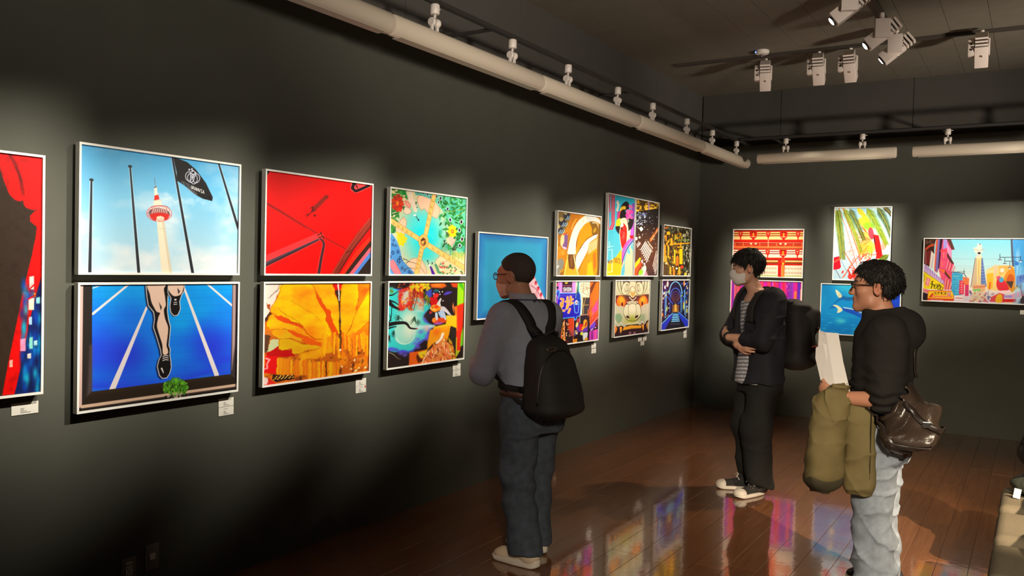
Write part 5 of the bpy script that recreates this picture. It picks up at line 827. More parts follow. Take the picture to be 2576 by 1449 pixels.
def art_street():
    c = Art([(122, 80), (2270, 88), (2216, 1345), (92, 1262)], .131*1.1); r = c.r; c.grad([(0, (124, 206, 226)), (.45, (190, 226, 230)), (.75, (236, 226, 206)), (1, (206, 190, 206))])
    for y in (460, 600, 640, 690, 730): c.line([(600, y), (1100, y+16), (1560, y+10)], 5, (120, 160, 176), .7)
    # left row of shop fronts
    c.poly([(120, 80), (340, 80), (310, 200), (300, 560), (210, 620), (110, 560)], (60, 26, 20)); c.poly([(150, 320), (250, 310), (210, 600), (120, 540)], (110, 30, 30)); c.line([(150, 280), (220, 220), (300, 200)], 40, (200, 70, 30), .95, 4); c.line([(140, 300), (150, 560)], 14, (206, 110, 120), .8, 4)
    for k in range(16): c.dab(130+r.rand()*150, 90+r.rand()*90, 20, 12, r.rand()*3, ((40, 26, 20), (90, 70, 40), (150, 110, 90))[k % 3], .8, 4)
    c.poly([(250, 310), (320, 400), (310, 640), (280, 660), (215, 620)], (222, 206, 190)); c.line([(290, 400), (260, 640)], 16, (150, 160, 206), .9, 4)
    c.poly([(340, 80), (415, 80), (400, 640), (370, 740), (310, 700)], (220, 84, 40)); c.poly([(375, 80), (415, 80), (395, 660), (350, 730), (330, 700)], (110, 100, 170), .95, 5); c.poly([(415, 80), (480, 80), (440, 300), (410, 660), (385, 650)], (44, 16, 36))
    c.poly([(470, 80), (620, 80), (700, 290), (640, 300), (640, 500), (690, 570), (650, 700), (660, 850), (640, 1060), (500, 1060), (400, 700), (440, 300)], (216, 70, 110)); c.poly([(540, 80), (620, 80), (700, 290), (640, 290)], (90, 50, 46)); c.poly([(480, 80), (540, 80), (580, 250), (480, 280)], (150, 150, 220), .9, 6); c.poly([(540, 170), (640, 300), (630, 480), (560, 360)], (240, 150, 196), .9, 6); c.poly([(550, 330), (690, 560), (640, 570), (545, 410)], (80, 40, 40))
    for x, y in ((520, 390), (490, 570), (470, 780)): c.poly([(x-40, y-60), (x+34, y-50), (x+30, y+66), (x-36, y+60)], (226, 80, 110)); c.line([(x-40, y-60), (x-36, y+60)], 12, (240, 130, 90), .9)
    for k in range(9): x = 540+k*17; c.line([(x+40, 500+k*16), (x, 660+k*10)], 9, ((240, 190, 200), (170, 30, 60), (236, 120, 90))[k % 3]); c.line([(x, 840+k*14), (x-30, 1050)], 10, ((246, 190, 170), (150, 24, 50), (240, 150, 60))[k % 3])
    c.poly([(390, 660), (500, 680), (660, 830), (630, 860), (500, 740)], (226, 110, 30)); c.poly([(510, 690), (640, 850), (600, 850), (510, 760)], (90, 40, 40)); c.poly([(410, 300), (560, 290), (540, 330), (430, 340)], (222, 60, 80))
    # awning, shop signs
    c.poly([(120, 560), (500, 900), (500, 960), (110, 700)], (196, 160, 206)); [c.line([(150+k*42, 590+k*37), (150+k*42, 660+k*34)], 13, (130, 100, 160), .8) for k in range(9)]
    c.poly([(106, 700), (500, 970), (490, 1075), (110, 1035)], (236, 206, 20)); c.line([(106, 706), (498, 970)], 9, (130, 90, 60)); c.poly([(170, 820), (246, 850), (205, 1000), (128, 960)], (236, 130, 130)); c.line([(205, 835), (170, 985)], 9, (246, 200, 190)); c.line([(150, 890), (230, 920)], 9, (246, 200, 190)); c.line(_arc(95, 830, 30, 80, -80, 80), 8, (60, 60, 40))
    for ch, (x, y), s2 in zip(('chi', 'ya', 'nn', 'pi', 'o', 'nn'), ((254, 886), (306, 930), (342, 930), (382, 945), (418, 960), (456, 985)), (1, .7, .8, .8, .7, .65)): c.glyph(FONT[ch], (x, y), (46*s2, 18*s2), (-10*s2, 140*s2), 15*s2, (30, 24, 10))
    c.poly([(100, 1035), (200, 1060), (190, 1130), (100, 1090)], (226, 110, 110), .9, 4); c.poly([(95, 1100), (195, 1140), (190, 1265), (92, 1262)], (36, 20, 24)); c.poly([(195, 1070), (690, 1080), (690, 1275), (185, 1262)], (206, 60, 26)); c.poly([(205, 1085), (680, 1095), (680, 1235), (190, 1220)], (246, 190, 30)); c.poly([(205, 1205), (300, 1105), (290, 1205)], (206, 60, 20)); c.line([(280, 1190), (640, 1190)], 36, (236, 110, 60), .9, 4)
    for ch, x in zip(('su', 'gu', 'so', 'ko', '!'), (316, 372, 430, 486, 530)): c.glyph(FONT[ch], (x, 1108), (44 if ch != '!' else 20, 0), (0, 44), 9, (50, 40, 10))
    c.dab(596, 1140, 36, 36, 0, (196, 120, 150)); c.dab(596, 1140, 16, 16, 0, (240, 190, 120)); [c.line([(285+k*58, 1180), (320+k*58, 1200)], 9, (250, 200, 150), .9) for k in range(6)]; c.line([(250, 1255), (480, 1262)], 18, (200, 150, 170), .9); c.poly([(710, 1170), (870, 1195), (865, 1260), (706, 1240)], (240, 226, 220)); c.line([(725, 1215), (855, 1225)], 20, (206, 90, 90), .8, 5)
    # middle distance
    c.poly([(650, 760), (680, 720), (860, 760), (840, 1160), (690, 1170), (640, 1060)], (60, 160, 200)); c.line([(640, 722), (760, 726), (880, 750), (930, 830)], 14, (60, 60, 90)); [c.line([(670+r.rand()*120, 780+k*15), (720+r.rand()*120, 790+k*15)], 9, ((40, 110, 190), (150, 220, 226), (90, 200, 210))[k % 3], .8, 3) for k in range(24)]
    c.poly([(795, 880), (890, 890), (880, 1150), (785, 1150)], (222, 50, 80)); [c.dab(838, 920+k*46, 24, 14, 0, (240, 150, 150), .8, 4) for k in range(5)]; c.poly([(850, 810), (980, 840), (970, 1000), (880, 960)], (226, 110, 60), .95, 5); c.poly([(900, 960), (975, 970), (970, 1180), (900, 1180)], (206, 50, 100)); c.line([(885, 660), (880, 740)], 6, (70, 90, 100)); c.line([(740, 720), (880, 705)], 6, (90, 110, 120)); c.dab(882, 720, 16, 9, 0, (60, 80, 90))
    # the observation tower
    c.poly([(1096, 450), (1232, 450), (1310, 1000), (1012, 1010)], (206, 176, 140), .95, 3); c.poly([(1200, 450), (1232, 450), (1310, 1000), (1210, 1000)], (86, 110, 176), .95, 4); c.poly([(1130, 450), (1212, 450), (1200, 960), (1126, 960)], (246, 214, 140)); c.line([(1165, 490), (1160, 800)], 22, (206, 160, 90), .8, 4); c.line([(1096, 450), (1012, 1010)], 12, (120, 110, 120)); c.line([(1232, 450), (1310, 1000)], 10, (120, 140, 190))
    for k in range(7): c.line([(1140, 820+k*20), (1200, 815+k*20)], 7, (130, 130, 150), .7); c.line([(1210+k*4, 600+k*56), (1250+k*8, 600+k*56)], 8, (190, 206, 226), .7)
    c.poly([(1145, 380), (1200, 380), (1240, 450), (1090, 455)], (226, 214, 190)); c.poly([(1070, 300), (1110, 290), (1240, 290), (1262, 310), (1210, 360), (1200, 400), (1140, 400), (1100, 370)], (214, 220, 206)); c.poly([(1060, 260), (1170, 230), (1275, 270), (1262, 310), (1170, 330), (1066, 310)], (240, 230, 206)); c.line([(1064, 290), (1170, 306), (1268, 292)], 10, (150, 140, 120), .8); c.poly([(1220, 250), (1275, 270), (1262, 310), (1215, 325)], (150, 200, 214), .9, 4); c.poly([(1140, 340), (1196, 340), (1194, 380), (1142, 380)], (60, 50, 50)); c.poly([(1120, 235), (1140, 190), (1180, 176), (1220, 200), (1225, 240)], (226, 220, 206)); c.dab(1180, 190, 14, 14, 0, (110, 120, 120)); c.dab(1150, 185, 16, 12, 0, (250, 246, 240))
    c.poly([(1060, 960), (1290, 960), (1290, 1100), (1040, 1110)], (226, 170, 120)); c.line([(1060, 1010), (1280, 1000)], 30, (206, 110, 80), .8, 5); c.poly([(1050, 1050), (1200, 1040), (1190, 1100), (1060, 1110)], (130, 190, 110)); c.poly([(1030, 1110), (1290, 1100), (1310, 1290), (1010, 1290)], (214, 190, 160), .9, 6)
    for k in range(70): c.dab(r.uniform(990, 1480), r.uniform(1080, 1290), 20, 16, r.rand()*3, ((226, 190, 140), (190, 120, 90), (170, 150, 200), (240, 220, 190), (196, 70, 90), (90, 80, 120))[k % 6], .75, 4)
    # right side
    c.poly([(1300, 690), (1480, 590), (1840, 600), (1860, 1000), (1500, 1080), (1320, 1060)], (240, 200, 120)); c.poly([(1320, 740), (1440, 740), (1430, 1030), (1330, 1040)], (244, 180, 40), .95, 6); [c.line([(1300, 700+k*24), (1440, 680+k*24)], 10, (250, 226, 170)) for k in range(3)]; c.line([(1380, 930), (1370, 1040)], 40, (220, 100, 40), .8, 6); c.poly([(1450, 590), (1540, 590), (1500, 760), (1450, 800)], (230, 196, 160)); c.poly([(1550, 600), (1840, 600), (1760, 660), (1560, 800)], (246, 176, 90), .9, 8); c.dab(1610, 690, 40, 40, 0, (240, 230, 220), .9, 8)
    c.poly([(1650, 820), (1700, 720), (1800, 640), (1850, 700), (1860, 1000), (1790, 1090), (1700, 1010), (1640, 900)], (226, 140, 40), 1, 6, True); c.poly([(1690, 880), (1750, 760), (1830, 800), (1830, 900), (1770, 1030), (1700, 960)], (206, 90, 30), 1, 8, True); c.poly([(1680, 900), (1830, 900), (1790, 1040)], (74, 56, 50)); c.poly([(1540, 820), (1650, 880), (1740, 1060), (1560, 1080), (1500, 960)], (222, 40, 56), 1, 6, True); c.dab(1595, 870, 44, 50, 0, (70, 170, 214), 1, 6); c.dab(1540, 830, 40, 34, 0, (220, 80, 120), .9, 8); c.line([(1800, 1090), (1900, 1000), (1950, 1010)], 40, (206, 150, 50), .95, 6)
    c.poly([(1540, 1080), (1760, 1070), (1800, 1120), (1560, 1130)], (246, 206, 206)); c.poly([(1400, 1200), (1560, 1120), (1660, 1150), (1640, 1300), (1380, 1290)], (220, 60, 70), .9, 6); c.poly([(1500, 1190), (1560, 1140), (1610, 1180), (1600, 1300), (1490, 1296)], (236, 176, 20), 1, 5, True); c.poly([(1640, 1170), (1800, 1160), (1810, 1215), (1640, 1210)], (170, 140, 206)); c.poly([(1630, 1240), (1880, 1236), (1876, 1300), (1626, 1296)], (214, 24, 30)); [c.dab(1660+k*30, 1305, 10, 9, 0, (250, 220, 120)) for k in range(8)]
    c.poly([(1800, 1150), (1960, 1080), (2000, 1190), (1820, 1220)], (240, 150, 170)); c.poly([(1870, 980), (2240, 860), (2216, 1345), (1900, 1320), (1990, 1200), (1960, 1050)], (60, 46, 56)); c.poly([(1980, 1010), (2060, 1000), (2060, 1180), (1990, 1180)], (200, 110, 120), .8, 6); c.poly([(1815, 80), (2270, 88), (2260, 850), (1880, 975), (1840, 600)], (70, 160, 224)); c.mask((c.noise((60, 300), 3, 31)-.45)*3*(c.u > .82), (140, 200, 240)); c.poly([(1880, 800), (2100, 750), (2100, 890), (1880, 975)], (100, 130, 206), .8, 20); [c.glyph(FONT[g], (x, y), (60, -22), (0, 110), 10, (60, 80, 160)) for g, x, y in (('so', 1930, 800), ('o', 1995, 775), ('su', 2070, 740), ('pi', 2140, 720))]
    c.line([(1790, 80), (1805, 400), (1820, 600)], 40, (80, 90, 120)); 
    for p in ([(1570, 440), (1960, 440)], [(1660, 515), (1880, 515)], [(1566, 380), (1566, 480)], [(1660, 450), (1660, 560)], [(1756, 530), (1756, 640)], [(1960, 420), (1960, 520)]): c.line(p, 11, (60, 70, 90))
    for x, y in ((1566, 485), (1660, 556), (1756, 636), (1966, 500)): c.poly([(x-42, y-2), (x+42, y-2), (x+16, y+20), (x-16, y+20)], (60, 66, 86)); c.dab(x, y+22, 18, 14, 0, (226, 220, 220))
    c.dab(1890, 560, 40, 36, 0, (40, 110, 200), .9, 8); c.dab(1345, 1230, 16, 16, 0, (110, 90, 160)); c.line([(1345, 1080), (1345, 1230)], 9, (90, 80, 120)); return c
# ------------------------------------------------------------------ framed pictures
M_FRAME = mat('white_frame', (238, 234, 226), .45, spec=.4)
M_BOARD = mat('backing_board', (120, 112, 100), .8)
M_PRINT = attr_mat('print_ink', .38, .35)
DEP, BORD, SB = .045, .0095, .016
def print_mesh(art, w, h):
    nx, ny = art.nx, art.ny; I = np.clip(art.I, 0, 255)
    I = I + (art.r.rand(ny, nx, 1)-.5)*5
    xs = (np.arange(nx)/(nx-1)-.5)*w; zs = (1-np.arange(ny)/(ny-1))*h
    V = np.zeros((ny, nx, 3), np.float32); V[..., 0] = xs[None]; V[..., 2] = zs[:, None]
    idx = np.arange(nx*ny, dtype=np.int32).reshape(ny, nx)
    Q = np.stack([idx[1:, :-1], idx[1:, 1:], idx[:-1, 1:], idx[:-1, :-1]], -1).reshape(-1, 4)
    me = bpy.data.meshes.new('print'); me.vertices.add(nx*ny); me.vertices.foreach_set('co', V.ravel())
    me.loops.add(Q.size); me.loops.foreach_set('vertex_index', Q.ravel()); me.polygons.add(len(Q))
    me.polygons.foreach_set('loop_start', np.arange(0, Q.size, 4, dtype=np.int32)); me.update(calc_edges=True)
    a = me.color_attributes.new('Col', 'FLOAT_COLOR', 'POINT'); C4 = np.ones((nx*ny, 4), np.float32); C4[:, :3] = lin(np.clip(I, 0, 255)).reshape(-1, 3)*.96
    a.data.foreach_set('color', C4.ravel()); me.materials.append(M_PRINT); return me
def picture(artf, wall, a0, a1, z0, z1, label, group=None):
    w, h = a1-a0, z1-z0; ac = (a0+a1)/2
    root = empty('framed_picture', (0.0, ac, z0) if wall == 'L' else (ac, ROOM_Y1, z0), (0, 0, PI/2 if wall == 'L' else 0))
    tag(root, label, 'picture', 'framed pictures along the long wall' if wall == 'L' else 'framed pictures on the end wall')
    fr = MB(); b = BORD
    O = [(-w/2, 0), (w/2, 0), (w/2, h), (-w/2, h)]; N = [(-w/2+b, b), (w/2-b, b), (w/2-b, h-b), (-w/2+b, h-b)]
    vs = [(x, -SB, z) for x, z in O]+[(x, -DEP, z) for x, z in O]+[(x, -DEP, z) for x, z in N]+[(x, -DEP+.008, z) for x, z in N]; fs = []
    for i in range(4):
        j = (i+1) % 4; fs += [(i, j, 4+j, 4+i), (4+i, 4+j, 8+j, 8+i), (8+i, 8+j, 12+j, 12+i)]
    fr.add(vs, fs); fr.build('frame', M_FRAME, root)
    MB().box((-w/2+.004, -DEP+.0085, .004), (w/2-.004, -SB, h-.004)).build('backing_board', M_BOARD, root)
    MB().box((-w/2+.05, -SB, .05), (w/2-.05, 0, h-.05)).build('hanging_batten', M_BOARD, root)
    p = link('print', print_mesh(artf(), w-2*b, h-2*b), None, root); p.location = (0, -DEP+.0078, b)
    return root
picture(art_curtain, 'L', 1.215, 1.858, 1.037, 1.992, 'large framed print of a draped red curtain over black, cut by the photo edge')
picture(art_tower, 'L', 1.998, 2.829, 1.517, 2.067, 'framed print of a white observation tower, flagpoles and a black flag against blue sky')
picture(art_runner, 'L', 1.998, 2.831, .935, 1.484, 'framed print of running legs on a bright blue track above a small green plant')
picture(art_red, 'L', 2.985, 3.810, 1.516, 2.064, 'framed print of the red underside of an umbrella with dark ribs')
picture(art_orange, 'L', 2.985, 3.811, .936, 1.483, 'framed print of huge yellow and orange paper petals with fringes')
picture(art_floral, 'L', 3.963, 4.783, 1.517, 2.062, 'framed print of a painted floral ceiling with golden beams over turquoise sky')
picture(art_goldfish, 'L', 3.961, 4.785, .936, 1.483, 'framed print of a goldfish, pale moon and pine branches in fiery colours')
picture(art_wheel, 'L', 4.926, 5.929, 1.203, 1.833, 'framed print of plain blue sky with a pink ferris wheel in one corner')
picture(art_gold, 'L', 6.076, 6.895, 1.516, 2.062, 'framed print of a golden brown and white curving ring, hung over the neon sign print')
picture(art_shin, 'L', 6.075, 6.900, .935, 1.481, 'framed print of a blue and yellow neon bar sign over a crowded street')
picture(art_maiko, 'L', 7.025, 7.637, 1.517, 2.288, 'tall framed print of a cartoon woman with black hair on turquoise')
picture(art_night, 'L', 7.653, 8.257, 1.517, 2.288, 'tall framed print of a dark building with white lights seen from above')
picture(art_lion, 'L', 7.231, 8.070, .935, 1.483, 'framed print of a carved lion mask with orange eyes and fangs')
picture(art_yellow, 'L', 8.398, 9.238, 1.520, 2.071, 'framed print of dense yellow city rooftops, upper one nearest the corner')
picture(art_arcade, 'L', 8.396, 9.238, .937, 1.485, 'framed print of a dark arcade with blue neon arches, lower one nearest the corner')
picture(art_shrine, 'B', .43, 1.222, 1.532, 2.076, 'framed print of a vermilion shrine facade with white panels and lanterns')
picture(art_purple, 'B', .42, 1.222, .94, 1.499, 'framed print of magenta and purple vertical stripes, under the shrine print')
picture(art_palm, 'B', 1.531, 2.104, 1.523, 2.310, 'tall framed print of palm fronds over red and orange steelwork')
picture(art_fish, 'B', 1.416, 2.219, .933, 1.486, 'framed print of pale-finned fish in clear blue water, under the palm print')
picture(art_street, 'B', 2.412, 3.40, 1.333, 1.981, 'framed print of a colourful shopping street with a pale tower, cut by the photo edge')

# ------------------------------------------------------------------ caption cards, sockets
M_CARD = mat('card_white', (226, 220, 208), .6); M_INK = mat('card_ink', (120, 116, 110), .7); M_DOT = mat('sticker_red', (206, 40, 36), .5)
CARD = MB().box((-.046, -.003, -.021), (.046, 0, .021), .0008).mesh('caption_card'); CARD.materials.append(M_CARD)
txt = MB()
for k, (x0, x1, z) in enumerate(((-.016, .010, .013), (-.016, -.002, .001), (-.016, -.004, -.004), (-.016, .006, -.009), (-.016, .020, -.014))): txt.box((x0, -.0036, z-.0009), (x1, -.0030, z+.0009))
TXT = txt.mesh('text_lines'); TXT.materials.append(M_INK)
def card(wall, a, z, label, sc=1.0, dot=False):
    o = link('caption_card', CARD); o.location = (0, a, z) if wall == 'L' else (a, ROOM_Y1, z); o.rotation_euler = (0, 0, PI/2 if wall == 'L' else 0); o.scale = (sc, 1, sc)
    tag(o, label, 'caption card', 'caption cards below the pictures'); link('text_lines', TXT, None, o)
    if dot:
        d = MB().lathe([(.006, 0), (.006, .0006)], 14, Matrix.Rotation(PI/2, 4, 'X')).build('sticker', M_DOT, o); d.location = (.038, -.003, .012); d['label'] = 'red round sticker'
    return o
card('L', 1.8088, 0.9809, 'white caption card below the red curtain print', 1.15, False)
card('L', 2.7925, 0.8808, 'upper of two caption cards under the blue running print', 1.00, False)
card('L', 2.7933, 0.8368, 'lower of two caption cards under the blue running print', 1.00, False)
card('L', 3.7777, 0.8785, 'upper of two caption cards under the orange petal print', 1.00, False)
card('L', 3.7789, 0.8354, 'lower caption card under the orange petal print, with a red sticker', 1.00, True)
card('L', 4.7556, 0.8811, 'upper of two caption cards under the goldfish print', 1.00, False)
card('L', 4.7573, 0.8365, 'lower of two caption cards under the goldfish print', 1.00, False)
card('L', 6.8896, 0.8817, 'upper of two caption cards under the neon sign print', 1.00, False)
card('L', 6.8924, 0.8342, 'lower of two caption cards under the neon sign print', 1.00, False)
card('L', 7.9427, 0.8763, 'left one of the two upper caption cards under the lion mask', 1.00, False)
card('L', 8.0633, 0.8750, 'right one of the two upper caption cards under the lion mask', 1.00, False)
card('L', 8.0079, 0.8302, 'single lower caption card under the lion mask', 1.00, False)
card('L', 9.2338, 0.8809, 'upper of two caption cards under the neon arcade print', 1.00, False)
card('L', 9.2376, 0.8349, 'lower of two caption cards under the neon arcade print', 1.00, False)
card('B', 3.3263, 1.2606, 'white caption card at the photo edge below the street print', 1.0)
M_PLATE = mat('plate_grey', (118, 108, 100), .5); M_WHITE = mat('plastic_white', (206, 198, 188), .45); M_HOLE = mat('hole_dark', (20, 18, 18), .6)
def socket(y, z, label, kind):
    r = empty('wall_socket', (0, y, z), (0, 0, PI/2)); tag(r, label, 'socket')
    autosmooth(MB().box((-.036, -.006, -.06), (.036, 0, .06), .003).build('plate', M_PLATE, r))
    if kind == 'outlet':
        MB().box((-.015, -.009, -.036), (.017, -.005, .024), .002).build('outlet', M_WHITE, r); MB().box((-.015, -.0085, .030), (.017, -.005, .044), .001).build('switch', M_WHITE, r)
        for x, zz in ((-.007, .014), (.009, .014), (.001, .0), (-.007, -.018), (.009, -.018), (.001, -.03)):
            MB().box((x-.0015, -.0096, zz-.005), (x+.0015, -.0088, zz+.005)).build('slot', M_HOLE, r)
    else: MB().box((-.014, -.010, -.012), (.016, -.005, .016), .002).build('switch', M_WHITE, r)
socket(2.269, .185, 'grey wall socket plate with a white outlet, low on the long wall', 'outlet')
socket(2.386, .217, 'grey blank plate with one small white square, next to the white outlet', 'switch')
socket(6.203, .195, 'small socket plate low on the wall behind the man in the grey-blue shirt', 'switch')

# ------------------------------------------------------------------ tube luminaires on a rail
M_TUBE = mat('tube_white', (214, 200, 178), .4, spec=.4); M_RAIL = mat('rail_dark', (44, 40, 36), .6); M_FIT = mat('fitting_white', (214, 204, 192), .4)
def halftube(L, r=.058):
    """rounded reflector housing along local x from 0 to L"""
    vs = []; fs = []; st = [(.0, .80), (.004, .93), (.014, 1.0), (L-.014, 1.0), (L-.004, .93), (L, .80)]; n = 22
    for x, s2 in st: vs += [(x, math.cos(2*PI*i/n)*r*.86*s2, math.sin(2*PI*i/n)*r*1.0*s2*(1.0 if math.sin(2*PI*i/n) > -.2 else .92)) for i in range(n)]
    for j in range(len(st)-1):
        for i in range(n): fs.append((j*n+i, j*n+(i+1) % n, (j+1)*n+(i+1) % n, (j+1)*n+i))
    fs.append(tuple(range(n))[::-1]); fs.append(tuple((len(st)-1)*n+i for i in range(n)))
    m = MB().add(vs, fs); return m
RX = Matrix.Rotation(PI/2, 4, 'X')
def adaptor():
    top = MB().lathe([(.022, 0), (.026, .004), (.026, .05), (.021, .056)], 18)
    lever = MB().box((.02, -.004, .036), (.045, .004, .042), .001)
    stem = MB().lathe([(.008, 0), (.008, .03)], 10)
    cl = MB().lathe([(.020, -.034), (.024, -.028), (.024, -.012), (.016, -.008), (.016, .008), (.024, .012), (.024, .028), (.020, .034)], 18, Matrix.Rotation(PI/2, 4, 'Y'))
    leg = MB().box((-.007, -.009, -.05), (.007, .009, 0), .003)
    return top.mesh('adaptor_cap'), lever.mesh('lever'), stem.mesh('stem'), cl.mesh('clamp'), leg.mesh('clamp_leg')
AD = adaptor()
for m_ in AD:
    m_.materials.append(M_FIT); m_.polygons.foreach_set('use_smooth', [len(p.vertices) == 4 for p in m_.polygons])
def luminaire(loc, rz, L, ads, label):
    r = empty('tube_luminaire', loc, (0, 0, rz)); tag(r, label, 'ceiling lamp', 'white tube luminaires on the rails')
    autosmooth(halftube(L).build('housing', M_TUBE, r), 35)
    MB().box((.05, -.03, -.0555), (L-.05, .03, -.0515), .001).build('diffuser', mat('diffuser', (190, 180, 160), .5), r)
    for x in ads:
        a = link('adaptor', AD[0], None, r); a.location = (x, 0, .145)
        for me, x2, z in ((AD[1], 0, 0), (AD[2], 0, -.03), (AD[3], 0, -.043), (AD[4], -.023, -.043), (AD[4], .023, -.043)):
            c2 = link(me.name, me, None, a); c2.location = (x2, 0, z)
    return r
XT, ZT = .62, 2.79
lab = {1: 'white tube luminaire over the tower and umbrella prints, cut by the top edge', 2: 'white tube luminaire over the floral ceiling print, second from the top edge', 3: 'white tube luminaire over the blue sky print, third from the top edge',
       4: 'white tube luminaire over the neon sign print, last but one before the corner', 5: 'white tube luminaire of the long wall that ends at the corner'}
JY=[1.726, 3.256, 4.75, 6.319, 7.867, 9.341]
ADS=[3.622, 4.408, 5.132, 5.94, 6.634, 7.446, 8.16, 8.954]
for i in range(1, len(JY)):
    a, b2 = JY[i-1]+.006, JY[i]-.006; ads = [y-a for y in ADS if a < y < b2] or [.35, b2-a-.3]
    luminaire((XT, a, ZT), PI/2, b2-a, ads, lab[i])
for x0, x1, ads, l in ((0.849, 2.204, (0.290, 1.039), 'white tube luminaire over the shrine print, first one on the end wall'), (2.345, 3.705, (0.301, 1.1), 'white tube luminaire of the end wall that runs out of the photo')):
    luminaire((x0, ROOM_Y1-XT, ZT), 0, x1-x0, ads, l)
tag(MB().box((XT-.017, ROOM_Y0+.02, ZT+.2025), (XT+.017, 9.50, ZT+.226)).build('lighting_rail', M_RAIL), 'dark lighting rail running above the tubes of the long wall', 'rail')
tag(MB().box((.66, ROOM_Y1-XT-.017, ZT+.2025), (ROOM_X-.02, ROOM_Y1-XT+.017, ZT+.226)).build('lighting_rail', M_RAIL), 'dark lighting rail running above the tubes of the end wall', 'rail')
for o_ in [o for o in bpy.data.objects if o.name.startswith('lighting_rail')]:
    long = 'long wall' in o_['label']
    for t in ((0.2, 2.2, 4.2, 6.2, 8.2) if long else (1.0, 2.6, 4.2, 5.8)):
        if long: MB().box((.0, t-.01, ZT+.203), (XT, t+.01, ZT+.221)).build('bracket', M_RAIL, o_)
        else: MB().box((t-.01, ROOM_Y1-XT, ZT+.203), (t+.01, ROOM_Y1, ZT+.221)).build('bracket', M_RAIL, o_)

# ------------------------------------------------------------------ ceiling spotlights
M_SPOT = mat('spot_white', (216, 202, 190), .38, spec=.45); M_FIN = mat('fin_dark', (40, 34, 32), .5)
M_LENS = mat('lens_glow', (255, 250, 240), .2, emit=(255, 246, 228), estr=6.0)
M_SCREW = mat('knob_chrome', (240, 236, 226), .12, metal=1.0)
def spotlight(loc, target, roll, label, driver='side'):
    """hangs from the ceiling at loc; the head points at target"""
    r = empty('track_spotlight', loc); tag(r, label, 'spotlight', 'spotlights on the ceiling tracks')
    T2 = Vector(target)-Vector(loc); yaw = math.atan2(T2.y, T2.x)
    rot = Matrix.Rotation(yaw, 4, 'Z')
    autosmooth(MB().lathe([(.018, -.075), (.018, 0)], 14).build('mount', M_SPOT, r))
    # driver box to the side of the yoke (local +x points along the throw, +y to its left)
    autosmooth(MB().box((-.05, .05, -.205), (.06, .095, -.065), .004, rot).build('driver_box', M_SPOT, r))
    for z in (-.115, -.16): MB().lathe([(.008, 0), (.008, .004)], 10, rot @ Matrix.Translation((-.0505, .072, z)) @ Matrix.Rotation(-PI/2, 4, 'Y')).build('screw', M_FIN, r)
    autosmooth(MB().box((-.035, -.05, -.085), (.035, .055, -.07), .003, rot).box((-.03, -.062, -.20), (.03, -.052, -.07), .003, rot).build('yoke', M_SPOT, r))
    piv = rot @ Vector((0, -.002, -.165)); d = (T2-piv).normalized()
    up = Vector((0, 0, 1)); s2 = d.cross(up).normalized(); u2 = s2.cross(d)
    H = Matrix((d, -s2, u2)).transposed().to_4x4(); H.translation = piv; H = H @ Matrix.Rotation(roll, 4, 'X')
    head = MB().box((-.06, -.05, -.05), (.13, .05, .05), .006, H); h = autosmooth(head.build('head', M_SPOT, r))
    for k in range(3): MB().box((-.085-.03*k+.0, -.046, -.046), (-.068-.03*k, .046, .046), .002, H).build('heat_sink_fin', M_SPOT if k else M_SPOT, r)
    MB().box((-.14, -.03, -.03), (-.06, .03, .03), 0, H).build('heat_sink_core', M_FIN, r)
    MB().lathe([(.036, 0), (.036, .012), (.033, .014)], 20, H @ Matrix.Translation((.128, 0, 0)) @ Matrix.Rotation(PI/2, 4, 'Y')).build('bezel', M_FIN, r)
    MB().lathe([(.030, 0), (.024, .004), (.0, .006)], 20, H @ Matrix.Translation((.142, 0, 0)) @ Matrix.Rotation(PI/2, 4, 'Y'), cap=False).build('lens', M_LENS, r)
    MB().lathe([(.007, 0), (.009, .006), (.006, .010)], 12, H @ Matrix.Translation((.02, 0, -.05)) @ Matrix.Rotation(PI, 4, 'X')).build('knob', M_SCREW, r)
    return r
CZ = ROOM_Z-.036
SPOTS = [((1.165, 8.02), (.82, ROOM_Y1, 1.5), 'white track spotlight under the round white sensor, aimed at the end wall'), ((1.66, 7.97), (1.5, ROOM_Y1, 1.5), 'white track spotlight of the end wall, left one of the close pair'),
         ((1.93, 7.97), (1.9, ROOM_Y1, 1.6), 'white track spotlight of the end wall, right one of the close pair'), ((2.96, 7.86), (2.9, ROOM_Y1, 1.5), 'white track spotlight alone at the right of the ceiling, aimed at the end wall')]
for (x, y), t, l in SPOTS: spotlight((x, y, CZ), t, 0, l)
LSP = [((2.33, 7.00), (0, 6.2, 1.6), 'white track spotlight aimed at the long wall, upper one of the overlapping pair'), ((2.37, 7.50), (0, 7.3, 1.6), 'white track spotlight aimed at the long wall, lower one of the overlapping pair'), ((2.24, 6.20), (0, 5.5, 1.6), 'white track spotlight cut by the top edge of the photo')]
for (x, y), t, l in LSP: spotlight((x, y, CZ), t, 0, l)
for nm, lo, hi in (('dark ceiling track across the room before the end wall', (.3, 7.935, CZ), (ROOM_X-.1, 7.975, ROOM_Z-.008)), ('dark ceiling track running parallel to the long wall', (2.30, -2.3, CZ), (2.34, 7.90, ROOM_Z-.008))):
    tag(MB().box(lo, hi).build('ceiling_track', mat('track_paint', (62, 56, 48), .6)), nm, 'track')
sr = empty('ceiling_sensor', (1.190, 7.804, ROOM_Z-.008)); tag(sr, 'round white sensor with a small blue light on the ceiling', 'sensor')
autosmooth(MB().lathe([(.062, 0), (.066, -.012), (.060, -.032), (.045, -.038)], 28).build('body', M_FIT, sr), 50)
MB().lathe([(.016, -.036), (.016, -.05), (.008, -.058)], 14).build('nozzle', mat('sensor_grey', (110, 100, 96), .5), sr)
